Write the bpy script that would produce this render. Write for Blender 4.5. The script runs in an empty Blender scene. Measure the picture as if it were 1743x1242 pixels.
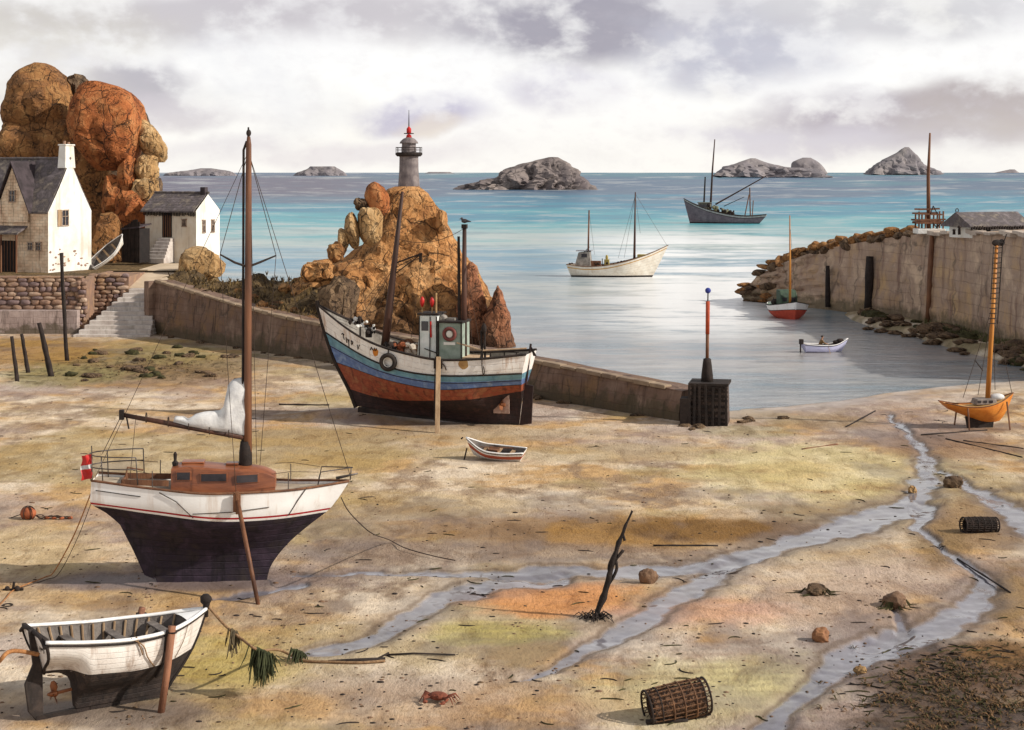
import bpy, bmesh, math, random
import numpy as np
from mathutils import Vector, Matrix, Euler, noise

random.seed(7)
rng = np.random.default_rng(11)
SC = bpy.context.scene
COL = SC.collection
CH, F, CX, HY = 14.6, 2800.0, 871.5, 293.0      # eye height, focal length in photo pixels, image centre column, horizon row
R = math.radians

def P(px, py, z=0.0):
    """point of the photo seen at height z"""
    d = (CH - z) * F / (py - HY)
    return Vector(((px - CX) * d / F, d, z))

def Q(px, py, d):
    """point of the photo at depth d"""
    return Vector(((px - CX) * d / F, d, CH - (py - HY) * d / F))

def lin(c):
    return tuple(((v / 255) / 12.92 if v / 255 <= .04045 else ((v / 255 + .055) / 1.055) ** 2.4) for v in c)

# ------------------------------------------------------------------ interpolation
def ci(pts, x):
    """smooth (cubic Hermite) interpolation through (x, y) points"""
    n = len(pts)
    if x <= pts[0][0]: return pts[0][1]
    if x >= pts[-1][0]: return pts[-1][1]
    for i in range(n - 1):
        if x <= pts[i + 1][0]: break
    x0, y0 = pts[i]; x1, y1 = pts[i + 1]; h = x1 - x0
    m = (y1 - y0) / h
    ma = m if i == 0 else ((y0 - pts[i - 1][1]) / (x0 - pts[i - 1][0]) + m) / 2
    mb = m if i == n - 2 else ((pts[i + 2][1] - y1) / (pts[i + 2][0] - x1) + m) / 2
    if i > 0 and (y0 - pts[i - 1][1]) * m <= 0: ma = 0
    if i < n - 2 and (pts[i + 2][1] - y1) * m <= 0: mb = 0
    t = (x - x0) / h
    return (2*t**3 - 3*t*t + 1) * y0 + (t**3 - 2*t*t + t) * h * ma + (-2*t**3 + 3*t*t) * y1 + (t**3 - t*t) * h * mb

def sm(a, b, x):
    t = max(0.0, min(1.0, (x - a) / (b - a)))
    return t * t * (3 - 2 * t)

def fb(v, o=4):
    return noise.fractal(v, 1.0, 2.0, o, noise_basis='PERLIN_ORIGINAL')

# ------------------------------------------------------------------ materials
MATS = {}
def nodes(name):
    m = bpy.data.materials.new(name); m.use_nodes = True
    nt = m.node_tree
    b = nt.nodes['Principled BSDF']
    return m, nt, b

def N(nt, t, **k):
    n = nt.nodes.new(t)
    for a, v in k.items():
        if a.startswith('i_'):
            n.inputs[int(a[2:]) if a[2:].isdigit() else a[2:]].default_value = v
        else:
            setattr(n, a, v)
    return n

def ramp(nt, stops, interp='LINEAR'):
    n = nt.nodes.new('ShaderNodeValToRGB'); cr = n.color_ramp; cr.interpolation = interp
    while len(cr.elements) > 1: cr.elements.remove(cr.elements[-1])
    cr.elements[0].position = stops[0][0]; cr.elements[0].color = (*stops[0][1], 1)
    for p, c in stops[1:]:
        e = cr.elements.new(p); e.color = (*c, 1)
    return n

def mixc(nt, fac, a, b, mode='MIX'):
    n = nt.nodes.new('ShaderNodeMix'); n.data_type = 'RGBA'; n.blend_type = mode; n.clamp_result = False
    for sock, v in ((n.inputs[0], fac), (n.inputs[6], a), (n.inputs[7], b)):
        if hasattr(v, 'is_output'): nt.links.new(v, sock)
        elif isinstance(v, tuple): sock.default_value = (*v[:3], 1)
        else: sock.default_value = v
    return n.outputs[2]

def math_(nt, op, a, b=None, clamp=False):
    n = nt.nodes.new('ShaderNodeMath'); n.operation = op; n.use_clamp = clamp
    for i, v in enumerate((a, b)):
        if v is None: continue
        if hasattr(v, 'is_output'): nt.links.new(v, n.inputs[i])
        else: n.inputs[i].default_value = v
    return n.outputs[0]

def maprange(nt, v, a, b, c=0.0, d=1.0, smooth=True):
    n = nt.nodes.new('ShaderNodeMapRange')
    if smooth: n.interpolation_type = 'SMOOTHSTEP'
    nt.links.new(v, n.inputs[0])
    for i, x in enumerate((a, b, c, d)): n.inputs[i + 1].default_value = x
    return n.outputs[0]

def noise_tex(nt, coord, scale, detail=5, rough=.6, stretch=None, dist=0):
    if stretch:
        mp = nt.nodes.new('ShaderNodeMapping'); mp.inputs['Scale'].default_value = stretch
        nt.links.new(coord, mp.inputs[0]); coord = mp.outputs[0]
    n = nt.nodes.new('ShaderNodeTexNoise')
    n.inputs['Scale'].default_value = scale; n.inputs['Detail'].default_value = detail
    n.inputs['Roughness'].default_value = rough; n.inputs['Distortion'].default_value = dist
    nt.links.new(coord, n.inputs['Vector'])
    return n.outputs['Fac']

def joints(nt, scale, width, zs=.55, warp=.9):
    """thin dark joints between irregular blocks, 0..1, in world space"""
    L = nt.links; gp = nt.nodes.new('ShaderNodeNewGeometry').outputs['Position']
    wn_ = nt.nodes.new('ShaderNodeTexNoise'); wn_.inputs['Scale'].default_value = scale * 2.2; wn_.inputs['Detail'].default_value = 4; L.new(gp, wn_.inputs['Vector'])
    sc_ = nt.nodes.new('ShaderNodeVectorMath'); sc_.operation = 'SCALE'; sc_.inputs['Scale'].default_value = warp / scale * .45; L.new(wn_.outputs['Color'], sc_.inputs[0])
    ad = nt.nodes.new('ShaderNodeVectorMath'); ad.operation = 'ADD'; L.new(gp, ad.inputs[0]); L.new(sc_.outputs[0], ad.inputs[1])
    mp = nt.nodes.new('ShaderNodeMapping'); mp.inputs['Scale'].default_value = (1, 1, zs); L.new(ad.outputs[0], mp.inputs[0])
    vo = nt.nodes.new('ShaderNodeTexVoronoi'); vo.feature = 'DISTANCE_TO_EDGE'; vo.inputs['Scale'].default_value = scale; L.new(mp.outputs[0], vo.inputs['Vector'])
    ln = maprange(nt, vo.outputs['Distance'], 0, width, 1, 0)
    gt = noise_tex(nt, gp, scale * 1.3, 3, .6)
    return math_(nt, 'MULTIPLY', ln, maprange(nt, gt, .40, .56, .1, 1))

def mat(name, c1, c2=None, c3=None, scale=2.0, rough=.75, bump=.25, bscale=25, stretch=None,
        streak=0.0, streakc=(60, 48, 38), stscale=3.0, planks=0, speck=.0, gain=.75, spec=.3, metal=0, lo=.35, hi=.65, bricks=None, tide=0, crk=0):
    """weathered surface: two or three tones, run-down stains, planks along the hull uv, fine bump"""
    if name in MATS: return MATS[name]
    m, nt, b = nodes(name)
    L = nt.links
    g = lambda c: tuple(v * gain for v in lin(c))
    tc = nt.nodes.new('ShaderNodeTexCoord').outputs['Object']
    c2 = c2 or tuple(int(v * .78) for v in c1)
    f = noise_tex(nt, tc, scale, 6, .62, stretch, .3)
    st = [(lo, g(c1)), (hi, g(c2))]
    if c3: st = [(lo - .05, g(c1)), (.5, g(c2)), (hi + .05, g(c3))]
    rp = ramp(nt, st); L.new(f, rp.inputs[0]); col = rp.outputs[0]
    if streak:
        s = noise_tex(nt, tc, stscale, 5, .65, (1, 1, .12))
        col = mixc(nt, maprange(nt, s, .5, .72, 0, streak), col, g(streakc))
    if speck:
        s = noise_tex(nt, tc, bscale * .9, 3, .7)
        col = mixc(nt, maprange(nt, s, .55, .7, 0, speck), col, tuple(v * .35 for v in g(c1)))
    h = noise_tex(nt, tc, bscale, 5, .65, stretch)
    if bricks:      # stone courses along a wall: (direction x, y, block length, course height, strength)
        gp = nt.nodes.new('ShaderNodeNewGeometry'); sx = nt.nodes.new('ShaderNodeSeparateXYZ'); L.new(gp.outputs['Position'], sx.inputs[0])
        al = math_(nt, 'ADD', math_(nt, 'MULTIPLY', sx.outputs[0], bricks[0]), math_(nt, 'MULTIPLY', sx.outputs[1], bricks[1]))
        wob_ = noise_tex(nt, gp.outputs['Position'], .7, 3, .6)
        cbx = nt.nodes.new('ShaderNodeCombineXYZ'); L.new(al, cbx.inputs[0]); L.new(math_(nt, 'ADD', sx.outputs[2], math_(nt, 'MULTIPLY', wob_, .35)), cbx.inputs[1])
        bt = nt.nodes.new('ShaderNodeTexBrick'); L.new(cbx.outputs[0], bt.inputs['Vector'])
        bt.inputs['Scale'].default_value = 1; bt.inputs['Brick Width'].default_value = bricks[2]; bt.inputs['Row Height'].default_value = bricks[3]
        bt.inputs['Mortar Size'].default_value = .035; bt.inputs['Mortar Smooth'].default_value = .6; bt.inputs['Bias'].default_value = 0
        bt.inputs['Color1'].default_value = (.72, .72, .72, 1); bt.inputs['Color2'].default_value = (1.12, 1.1, 1.08, 1); bt.inputs['Mortar'].default_value = (.45, .42, .4, 1)
        gate_ = maprange(nt, noise_tex(nt, gp.outputs['Position'], .35, 4, .6), .38, .6, .25, 1)
        col = mixc(nt, math_(nt, 'MULTIPLY', gate_, bricks[4]), col, mixc(nt, 1.0, col, bt.outputs['Color'], 'MULTIPLY'))
        h = math_(nt, 'SUBTRACT', h, math_(nt, 'MULTIPLY', bt.outputs['Fac'], .5))
    if crk:
        jn_ = joints(nt, crk, .035, .35, 1.2)
        col = mixc(nt, math_(nt, 'MULTIPLY', jn_, .75), col, tuple(v * .22 for v in g(c1))); h = math_(nt, 'SUBTRACT', h, math_(nt, 'MULTIPLY', jn_, .6))
    if tide:
        gp = nt.nodes.new('ShaderNodeNewGeometry'); sx = nt.nodes.new('ShaderNodeSeparateXYZ'); L.new(gp.outputs['Position'], sx.inputs[0])
        hz_ = math_(nt, 'ADD', sx.outputs[2], math_(nt, 'MULTIPLY', math_(nt, 'SUBTRACT', noise_tex(nt, gp.outputs['Position'], .9, 5, .65), .5), 3.5))
        col = mixc(nt, maprange(nt, hz_, tide, tide * .35, 0, .7), col, g((84, 76, 52)))
    if planks:
        uv = nt.nodes.new('ShaderNodeUVMap'); sp = nt.nodes.new('ShaderNodeSeparateXYZ')
        L.new(uv.outputs[0], sp.inputs[0])
        fr = math_(nt, 'FRACT', math_(nt, 'MULTIPLY', sp.outputs[1], planks))
        e = math_(nt, 'ABSOLUTE', math_(nt, 'SUBTRACT', fr, .5))
        ln = maprange(nt, e, .40, .5)
        brk = noise_tex(nt, tc, 3.0, 3, .6)
        col = mixc(nt, math_(nt, 'MULTIPLY', ln, maprange(nt, brk, .35, .65, .05, .6)), col, tuple(v * .28 for v in g(c1)))
        h = math_(nt, 'SUBTRACT', math_(nt, 'MULTIPLY', h, .4), math_(nt, 'MULTIPLY', ln, .8))
    L.new(col, b.inputs['Base Color'])
    bp = N(nt, 'ShaderNodeBump', i_Strength=bump, i_Distance=.06)
    L.new(h, bp.inputs['Height']); L.new(bp.outputs[0], b.inputs['Normal'])
    b.inputs['Roughness'].default_value = rough
    b.inputs['Specular IOR Level'].default_value = spec
    b.inputs['Metallic'].default_value = metal
    MATS[name] = m
    return m

def rock_mat(name, c1, c2, c3, dark=(52, 42, 36), sc=.35, crack=.9, gain=.72, bump=.9, tide=0, joint=True):
    if name in MATS: return MATS[name]
    m, nt, b = nodes(name); L = nt.links
    g = lambda c: tuple(v * gain for v in lin(c))
    tc = nt.nodes.new('ShaderNodeTexCoord').outputs['Object']
    f = noise_tex(nt, tc, sc, 7, .62, None, .6)
    rp = ramp(nt, [(.32, g(c1)), (.5, g(c2)), (.68, g(c3))]); L.new(f, rp.inputs[0]); col = rp.outputs[0]
    # rain and lichen streaks
    s = noise_tex(nt, tc, sc * 2.6, 6, .7, (1, 1, .22), .5)
    col = mixc(nt, maprange(nt, s, .5, .7, 0, .75), col, tuple(v * .5 for v in g(c2)))
    li = noise_tex(nt, tc, sc * 6, 5, .7)
    col = mixc(nt, maprange(nt, li, .56, .7, 0, .5), col, tuple(min(1, v * 1.5) for v in g(c1)))
    # joints: where a warped noise crosses its mean
    k = noise_tex(nt, tc, sc * 1.5, 5, .6, None, 1.5)
    e = math_(nt, 'ABSOLUTE', math_(nt, 'SUBTRACT', k, .5))
    cr = maprange(nt, e, .0, .026, 1, 0)
    gate = noise_tex(nt, tc, sc * 2.2, 3, .5)
    cr = math_(nt, 'MULTIPLY', cr, maprange(nt, gate, .42, .58))
    col = mixc(nt, math_(nt, 'MULTIPLY', cr, crack), col, g(dark))
    if tide:
        gp = nt.nodes.new('ShaderNodeNewGeometry'); zz = nt.nodes.new('ShaderNodeSeparateXYZ'); L.new(gp.outputs['Position'], zz.inputs[0])
        h2 = math_(nt, 'ADD', zz.outputs[2], math_(nt, 'MULTIPLY', math_(nt, 'SUBTRACT', s, .5), 9.0))
        col = mixc(nt, maprange(nt, h2, tide, tide - 2.2, 0, .72), col, g((92, 72, 56)))
    # crease shade painted into the colour: hollows of the mesh darkened
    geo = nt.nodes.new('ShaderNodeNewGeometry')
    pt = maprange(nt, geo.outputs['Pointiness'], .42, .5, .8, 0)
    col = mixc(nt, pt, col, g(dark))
    jn1 = joints(nt, sc * 1.1, .035); jn2 = joints(nt, sc * 2.7, .045, .7)
    jj = math_(nt, 'MAXIMUM', jn1, math_(nt, 'MULTIPLY', jn2, .6))
    if joint: col = mixc(nt, math_(nt, 'MULTIPLY', jj, .85), col, g(dark))
    L.new(col, b.inputs['Base Color'])
    h = noise_tex(nt, tc, sc * 7, 9, .72)
    h = math_(nt, 'SUBTRACT', h, math_(nt, 'MULTIPLY', cr, .35))
    if joint: h = math_(nt, 'SUBTRACT', h, math_(nt, 'MULTIPLY', jj, .55))
    bp = N(nt, 'ShaderNodeBump', i_Strength=bump, i_Distance=.35)
    L.new(h, bp.inputs['Height']); L.new(bp.outputs[0], b.inputs['Normal'])
    b.inputs['Roughness'].default_value = .9; b.inputs['Specular IOR Level'].default_value = .2
    MATS[name] = m
    return m

# ------------------------------------------------------------------ mesh builder
def cls(o):
    return o

def tag(o, label=None, cat=None, group=None, kind=None):
    if label: o['label'] = label
    if cat: o['category'] = cat
    if group: o['group'] = group
    if kind: o['kind'] = kind
    return o

WM = {}
def wm(o):
    m = Matrix.LocRotScale(o.location, o.rotation_euler, o.scale)
    return wm(o.parent) @ m if o.parent else m

def empty(name, loc=(0, 0, 0), rz=0, rx=0, ry=0, label=None, cat=None, group=None):
    o = bpy.data.objects.new(name, None); COL.objects.link(o)
    o.location = loc; o.rotation_euler = (rx, ry, rz); o.empty_display_size = .3
    return tag(o, label, cat, group)

class MB:
    def __init__(s): s.v, s.f, s.m, s.uv = [], [], [], {}
    def add(s, vs, fs, m=0, uvs=None):
        o = len(s.v); s.v += [Vector(v) for v in vs]
        for k, f in enumerate(fs):
            if uvs: s.uv[len(s.f)] = uvs[k]
            s.f.append([o + i for i in f]); s.m.append(m)
    def box(s, c, sz, rot=(0, 0, 0), m=0, taper=1.0):
        M_ = Matrix.Translation(Vector(c)) @ Euler(rot).to_matrix().to_4x4()
        x, y, z = [a / 2 for a in sz]
        vs = [M_ @ Vector((i * x * (taper if k > 0 else 1), j * y * (taper if k > 0 else 1), k * z)) for k in (-1, 1) for j in (-1, 1) for i in (-1, 1)]
        s.add(vs, [(0, 2, 3, 1), (4, 5, 7, 6), (0, 1, 5, 4), (2, 6, 7, 3), (0, 4, 6, 2), (1, 3, 7, 5)], m)
    def beam(s, a, b, w, h=None, m=0, up=(0, 0, 1)):
        a, b = Vector(a), Vector(b); h = h or w
        t = (b - a).normalized(); u = Vector(up)
        if abs(t.dot(u)) > .98: u = Vector((0, 1, 0))
        r = t.cross(u).normalized(); u = r.cross(t)
        vs = [p + r * i * w / 2 + u * j * h / 2 for p in (a, b) for i, j in ((-1, -1), (1, -1), (1, 1), (-1, 1))]
        s.add(vs, [(3, 2, 1, 0), (4, 5, 6, 7), (0, 1, 5, 4), (1, 2, 6, 5), (2, 3, 7, 6), (3, 0, 4, 7)], m)
    def tube(s, pts, r, n=7, m=0, cap=True, jit=0.0):
        pts = [Vector(p) for p in pts]; k = len(pts)
        rr = r if isinstance(r, (list, tuple)) else [r] * k
        vs = []; u = None
        for i, p in enumerate(pts):
            t = (pts[min(i + 1, k - 1)] - pts[max(i - 1, 0)])
            t = t.normalized() if t.length > 1e-6 else Vector((0, 0, 1))
            if u is None: u = t.cross(Vector((.13, .97, .2))).normalized()
            u = (u - t * u.dot(t)).normalized(); w = t.cross(u)
            for j in range(n):
                a = 2 * math.pi * j / n
                q = rr[i] * (1 + (jit * (noise.noise(p * 3 + u * j * 2)) if jit else 0))
                vs.append(p + (u * math.cos(a) + w * math.sin(a)) * q)
        fs = [(i * n + j, i * n + (j + 1) % n, (i + 1) * n + (j + 1) % n, (i + 1) * n + j) for i in range(k - 1) for j in range(n)]
        if cap: fs += [tuple(range(n - 1, -1, -1)), tuple((k - 1) * n + j for j in range(n))]
        s.add(vs, fs, m)
    def ball(s, c, r, m=0, seg=12, rg=8):
        r = r if isinstance(r, (tuple, list)) else (r, r, r); c = Vector(c)
        vs = [c + Vector((0, 0, r[2]))]
        for i in range(1, rg):
            a = math.pi * i / rg
            for j in range(seg):
                b = 2 * math.pi * j / seg
                vs.append(c + Vector((r[0] * math.sin(a) * math.cos(b), r[1] * math.sin(a) * math.sin(b), r[2] * math.cos(a))))
        vs.append(c - Vector((0, 0, r[2]))); e = len(vs) - 1
        fs = [(0, 1 + j, 1 + (j + 1) % seg) for j in range(seg)]
        for i in range(rg - 2):
            for j in range(seg):
                fs.append((1 + i * seg + j, 1 + (i + 1) * seg + j, 1 + (i + 1) * seg + (j + 1) % seg, 1 + i * seg + (j + 1) % seg))
        fs += [(e, 1 + (rg - 2) * seg + (j + 1) % seg, 1 + (rg - 2) * seg + j) for j in range(seg)]
        s.add(vs, fs, m)
    def lathe(s, prof, c=(0, 0, 0), n=20, m=0, axis='Z', cap=True):
        c = Vector(c); vs = []
        for r, z in prof:
            for j in range(n):
                a = 2 * math.pi * j / n; x, y = r * math.cos(a), r * math.sin(a)
                vs.append(c + (Vector((x, y, z)) if axis == 'Z' else Vector((z, x, y)) if axis == 'X' else Vector((x, z, y))))
        k = len(prof)
        fs = [(i * n + j, i * n + (j + 1) % n, (i + 1) * n + (j + 1) % n, (i + 1) * n + j) for i in range(k - 1) for j in range(n)]
        if cap: fs += [tuple(range(n - 1, -1, -1)), tuple((k - 1) * n + j for j in range(n))]
        s.add(vs, fs, m)
    def torus(s, c, R_, r, axis='Y', n=24, k=8, m=0, M_=None):
        pts = []; c = Vector(c); vs = []
        for i in range(n):
            a = 2 * math.pi * i / n
            for j in range(k):
                b = 2 * math.pi * j / k; q = R_ + r * math.cos(b)
                p = Vector((q * math.cos(a), r * math.sin(b), q * math.sin(a)))
                if axis == 'Z': p = Vector((p.x, p.z, p.y))
                if axis == 'X': p = Vector((p.y, p.x, p.z))
                if M_ is not None: p = M_ @ p
                vs.append(c + p)
        s.add(vs, [(i * k + j, i * k + (j + 1) % k, ((i + 1) % n) * k + (j + 1) % k, ((i + 1) % n) * k + j) for i in range(n) for j in range(k)], m)
    def prism(s, poly, vec, m=0):
        poly = [Vector(p) for p in poly]; n = len(poly); vec = Vector(vec)
        s.add(poly + [p + vec for p in poly], [tuple(range(n))[::-1], tuple(range(n, 2 * n))] + [(i, (i + 1) % n, n + (i + 1) % n, n + i) for i in range(n)], m)
    def build(s, name, mats, parent=None, smooth=False, world=False, bevel=0, auto=None):
        me = bpy.data.meshes.new(name)
        vs = s.v
        if world and parent is not None:
            inv = wm(parent).inverted(); vs = [inv @ v for v in vs]
        me.from_pydata([tuple(v) for v in vs], [], s.f)
        mats = mats if isinstance(mats, (list, tuple)) else [mats]
        for m in mats: me.materials.append(m)
        me.polygons.foreach_set('material_index', s.m)
        if s.uv:
            ul = me.uv_layers.new(name='UVMap')
            for p in me.polygons:
                if p.index in s.uv:
                    for li, u in zip(p.loop_indices, s.uv[p.index]): ul.data[li].uv = u
        me.validate(); me.update()
        bm = bmesh.new(); bm.from_mesh(me); bmesh.ops.recalc_face_normals(bm, faces=bm.faces); bm.to_mesh(me); bm.free()
        if smooth: me.polygons.foreach_set('use_smooth', [True] * len(me.polygons))
        o = bpy.data.objects.new(name, me); COL.objects.link(o)
        if parent is not None: o.parent = parent
        if bevel:
            b = o.modifiers.new('Bevel', 'BEVEL'); b.width = bevel; b.segments = 2; b.limit_method = 'ANGLE'
        if auto:
            try:
                me.set_sharp_from_angle(angle=R(auto))
            except Exception: pass
        return o

def top(mb, name, mats, label, cat, group=None, smooth=False, base=None, bevel=0, auto=None):
    """a thing that is one mesh: origin at its base"""
    c = Vector(base) if base is not None else Vector((sum(v.x for v in mb.v) / len(mb.v), sum(v.y for v in mb.v) / len(mb.v), min(v.z for v in mb.v)))
    mb.v = [v - c for v in mb.v]
    o = mb.build(name, mats, None, smooth, bevel=bevel, auto=auto); o.location = c
    return tag(o, label, cat, group)

def sag(a, b, drop, n=14):
    a, b = Vector(a), Vector(b)
    return [a.lerp(b, i / n) - Vector((0, 0, drop * 4 * (i / n) * (1 - i / n))) for i in range(n + 1)]

def poly_smooth(pts, k=6):
    """Catmull-Rom through 3-D points"""
    pts = [Vector(p) for p in pts]; out = []
    for i in range(len(pts) - 1):
        p0, p1, p2, p3 = pts[max(i - 1, 0)], pts[i], pts[i + 1], pts[min(i + 2, len(pts) - 1)]
        for j in range(k):
            t = j / k
            out.append(.5 * ((2 * p1) + (p2 - p0) * t + (2 * p0 - 5 * p1 + 4 * p2 - p3) * t * t + (3 * p1 - p0 - 3 * p2 + p3) * t ** 3))
    out.append(pts[-1]); return out

# ------------------------------------------------------------------ rocks
ICO = {}
def ico(sub):
    if sub not in ICO:
        bm = bmesh.new(); bmesh.ops.create_icosphere(bm, subdivisions=sub, radius=1)
        ICO[sub] = ([v.co.copy() for v in bm.verts], [tuple(v.index for v in f.verts) for f in bm.faces]); bm.free()
    return ICO[sub]

def rock_pts(size, rot, seed, sub=4, rough=.28, facets=7, sq=.8):
    vs, fs = ico(sub); rd = random.Random(seed); off = Vector((seed * 3.17 % 97, seed * 1.31 % 53, seed * 7.7 % 71))
    pl = []
    for _ in range(facets):
        n = Vector((rd.uniform(-1, 1), rd.uniform(-1, 1), rd.uniform(-1, 1))).normalized()
        pl.append((n, rd.uniform(.72, .92)))
    Rm = Euler(rot).to_matrix(); out = []
    for v in vs:
        p = Vector([math.copysign(abs(c) ** sq, c) for c in v])
        p *= 1 / max(.6, p.length ** .6)
        for n, h in pl:
            d = p.dot(n)
            if d > h: p -= n * (d - h) * .85
        k = 1 + rough * fb(v * 1.1 + off, 3) + rough * .35 * fb(v * 3.5 + off, 4)
        rdg = abs(noise.noise(v * 1.7 + off * 1.3))
        k -= .12 * max(0, 1 - rdg / .08) * (rough / .28) + rough * .22 * (noise.ridged_multi_fractal(v * 1.6 + off, 1.0, 2.1, 4, 1.0, 2.0) - .8)
        p *= k
        out.append(Rm @ Vector((p.x * size[0], p.y * size[1], p.z * size[2])))
    return out, fs

def chisel(o, ratio, ang=24):
    """break the smooth skin into flat fractured faces"""
    if ratio >= 1: return o
    m = o.modifiers.new('Decimate', 'DECIMATE'); m.ratio = ratio
    dg_ = bpy.context.evaluated_depsgraph_get(); nm = bpy.data.meshes.new_from_object(o.evaluated_get(dg_)); o.modifiers.clear(); o.data = nm
    nm.polygons.foreach_set('use_smooth', [True] * len(nm.polygons)); nm.set_sharp_from_angle(angle=R(ang))
    return o

def boulder(name, bbox, d, thick, mt, label, cat='boulder', group=None, tilt=0, seed=1, sub=4, rough=.28, facets=7, sq=.8):
    x0, y0, x1, y1 = bbox
    c = Q((x0 + x1) / 2, (y0 + y1) / 2, d); s = d / F
    a = (x1 - x0) / 2 * s; b = (y1 - y0) / 2 * s
    vs, fs = rock_pts((1, 1, 1), (0, 0, seed), seed, sub, rough, facets, sq)
    Rt = Matrix.Rotation(R(tilt), 3, 'Y')
    vs = [Vector(v) for v in vs]
    if tilt:
        t = R(tilt); ca, sa = abs(math.cos(t)), abs(math.sin(t))
        # semi-axes so that the tilted ellipsoid still fills its box
        A2, B2 = a * a, b * b; D = ca ** 4 - sa ** 4
        if abs(D) > .15:
            u = (A2 * ca * ca - B2 * sa * sa) / D; w = (B2 * ca * ca - A2 * sa * sa) / D
            if u > .02 and w > .02: a, b = math.sqrt(u), math.sqrt(w)
    vs = [Rt @ Vector((v.x * a, v.y * thick, v.z * b)) for v in vs]
    # fit exactly to the box
    lx, hx = min(v.x for v in vs), max(v.x for v in vs); lz, hz = min(v.z for v in vs), max(v.z for v in vs)
    W_, H_ = (x1 - x0) * s, (y1 - y0) * s
    vs = [Vector(((v.x - (lx + hx) / 2) * W_ / (hx - lx), v.y, (v.z - (lz + hz) / 2) * H_ / (hz - lz))) + c for v in vs]
    mb = MB(); mb.add(vs, fs)
    return chisel(top(mb, name, mt, label, cat, group, smooth=True), .30)

def massif(name, rows, d, dr, mt, label=None, cat=None, kind=None, seed=3, n=120, lev=60, amp=.07, group=None, base=None, blocky=.5, nf=.35, dome=0, ridge=.45, dec=.16):
    """rock mass lofted through its outline: rows = (py, x_left, x_right), bottom last"""
    rows = sorted(rows); y0, y1 = rows[0][0], rows[-1][0]
    s = d / F; vs = []; off = Vector((seed * 5.1, seed * 2.3, seed * .7))
    for i in range(lev + 1):
        py = y0 + (y1 - y0) * (i / lev) ** .9
        xl = ci([(r[0], r[1]) for r in rows], py); xr = ci([(r[0], r[2]) for r in rows], py)
        c = Q((xl + xr) / 2, py, d); a = max(.02, (xr - xl) / 2 * s); b = dr(a) if callable(dr) else a * dr
        if dome: b = dome * math.sin(math.pi * min(1, max(.02, .06 + .88 * i / lev))) ** .6
        for j in range(n):
            t = 2 * math.pi * j / n
            e = .75
            cx = math.copysign(abs(math.cos(t)) ** e, math.cos(t)); sy = math.copysign(abs(math.sin(t)) ** e, math.sin(t))
            p = Vector((c.x + cx * a, c.y + sy * b, c.z))
            q = p * nf + off
            k = fb(q, 5) * 1.1
            wq = Vector((q.x, q.y, q.z * .55)) * 1.1 + Vector((fb(q * 1.3, 2), fb(q * 1.3 + off, 2), 0)) * .35
            vo = noise.voronoi(wq)[0]
            k += blocky * (min(.5, vo[1] - vo[0]) * 1.6) - blocky * .45 + .22 * fb(q * 5, 4) + ridge * (.5 - min(1.6, noise.ridged_multi_fractal(q * 1.4 + off, 1.0, 2.1, 5, 1.0, 2.0)))
            side = abs(math.sin(t)) ** .5 * .75 + .25
            k *= a * amp * 2.2 * side + .12
            dirv = Vector((cx, sy, .25)).normalized()
            vs.append(p + dirv * k)
    fs = [(i * n + j, i * n + (j + 1) % n, (i + 1) * n + (j + 1) % n, (i + 1) * n + j) for i in range(lev) for j in range(n)]
    fs.append(tuple(range(n))); fs.append(tuple(lev * n + j for j in range(n - 1, -1, -1)))
    mb = MB(); mb.add(vs, fs)
    o = top(mb, name, mt, label, cat, group, smooth=True, base=base)
    if kind: o['kind'] = kind
    return chisel(o, dec)
# ================================================================== camera, light, sky
SC.render.resolution_x, SC.render.resolution_y = 1024, 730
cam = bpy.data.cameras.new('camera'); co = bpy.data.objects.new('camera', cam); COL.objects.link(co)
cam.sensor_width = 36; cam.lens = 36 * F / 1743.0
co.location = (0, 0, CH); co.rotation_euler = (R(90), 0, 0)
cam.shift_y = (HY - 621.0) / 1743.0
cam.clip_start = .5; cam.clip_end = 90000
SC.camera = co
SC.view_settings.view_transform = 'Standard'; SC.view_settings.look = 'None'
SC.view_settings.exposure = 0; SC.view_settings.gamma = 1

SUN = Vector((.84, -.22, .54)).normalized()
sl = bpy.data.lights.new('sun', 'SUN'); so = bpy.data.objects.new('sun', sl); COL.objects.link(so)
sl.energy = 4.7; sl.angle = R(.9); sl.color = (1, .94, .85)
so.rotation_euler = (-SUN).to_track_quat('-Z', 'Y').to_euler(); so.location = SUN * 100

w = bpy.data.worlds.new('World'); SC.world = w; w.use_nodes = True
nt = w.node_tree; L = nt.links
bg = nt.nodes['Background']; bg.inputs['Strength'].default_value = .1
sky = nt.nodes.new('ShaderNodeTexSky'); sky.sky_type = 'NISHITA'; sky.sun_disc = False
sky.sun_elevation = math.asin(SUN.z); sky.sun_rotation = math.atan2(SUN.x, SUN.y)
tc = nt.nodes.new('ShaderNodeTexCoord').outputs['Generated']
sp = nt.nodes.new('ShaderNodeSeparateXYZ'); L.new(tc, sp.inputs[0])
hyp = math_(nt, 'POWER', math_(nt, 'ADD', math_(nt, 'POWER', sp.outputs[0], 2), math_(nt, 'POWER', sp.outputs[1], 2)), .5)
hyp = math_(nt, 'MAXIMUM', hyp, .05)
az = math_(nt, 'ARCTAN2', sp.outputs[0], sp.outputs[1])
el = math_(nt, 'DIVIDE', sp.outputs[2], hyp)
cb = nt.nodes.new('ShaderNodeCombineXYZ'); L.new(az, cb.inputs[0]); L.new(el, cb.inputs[1])
uv = cb.outputs[0]
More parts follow.
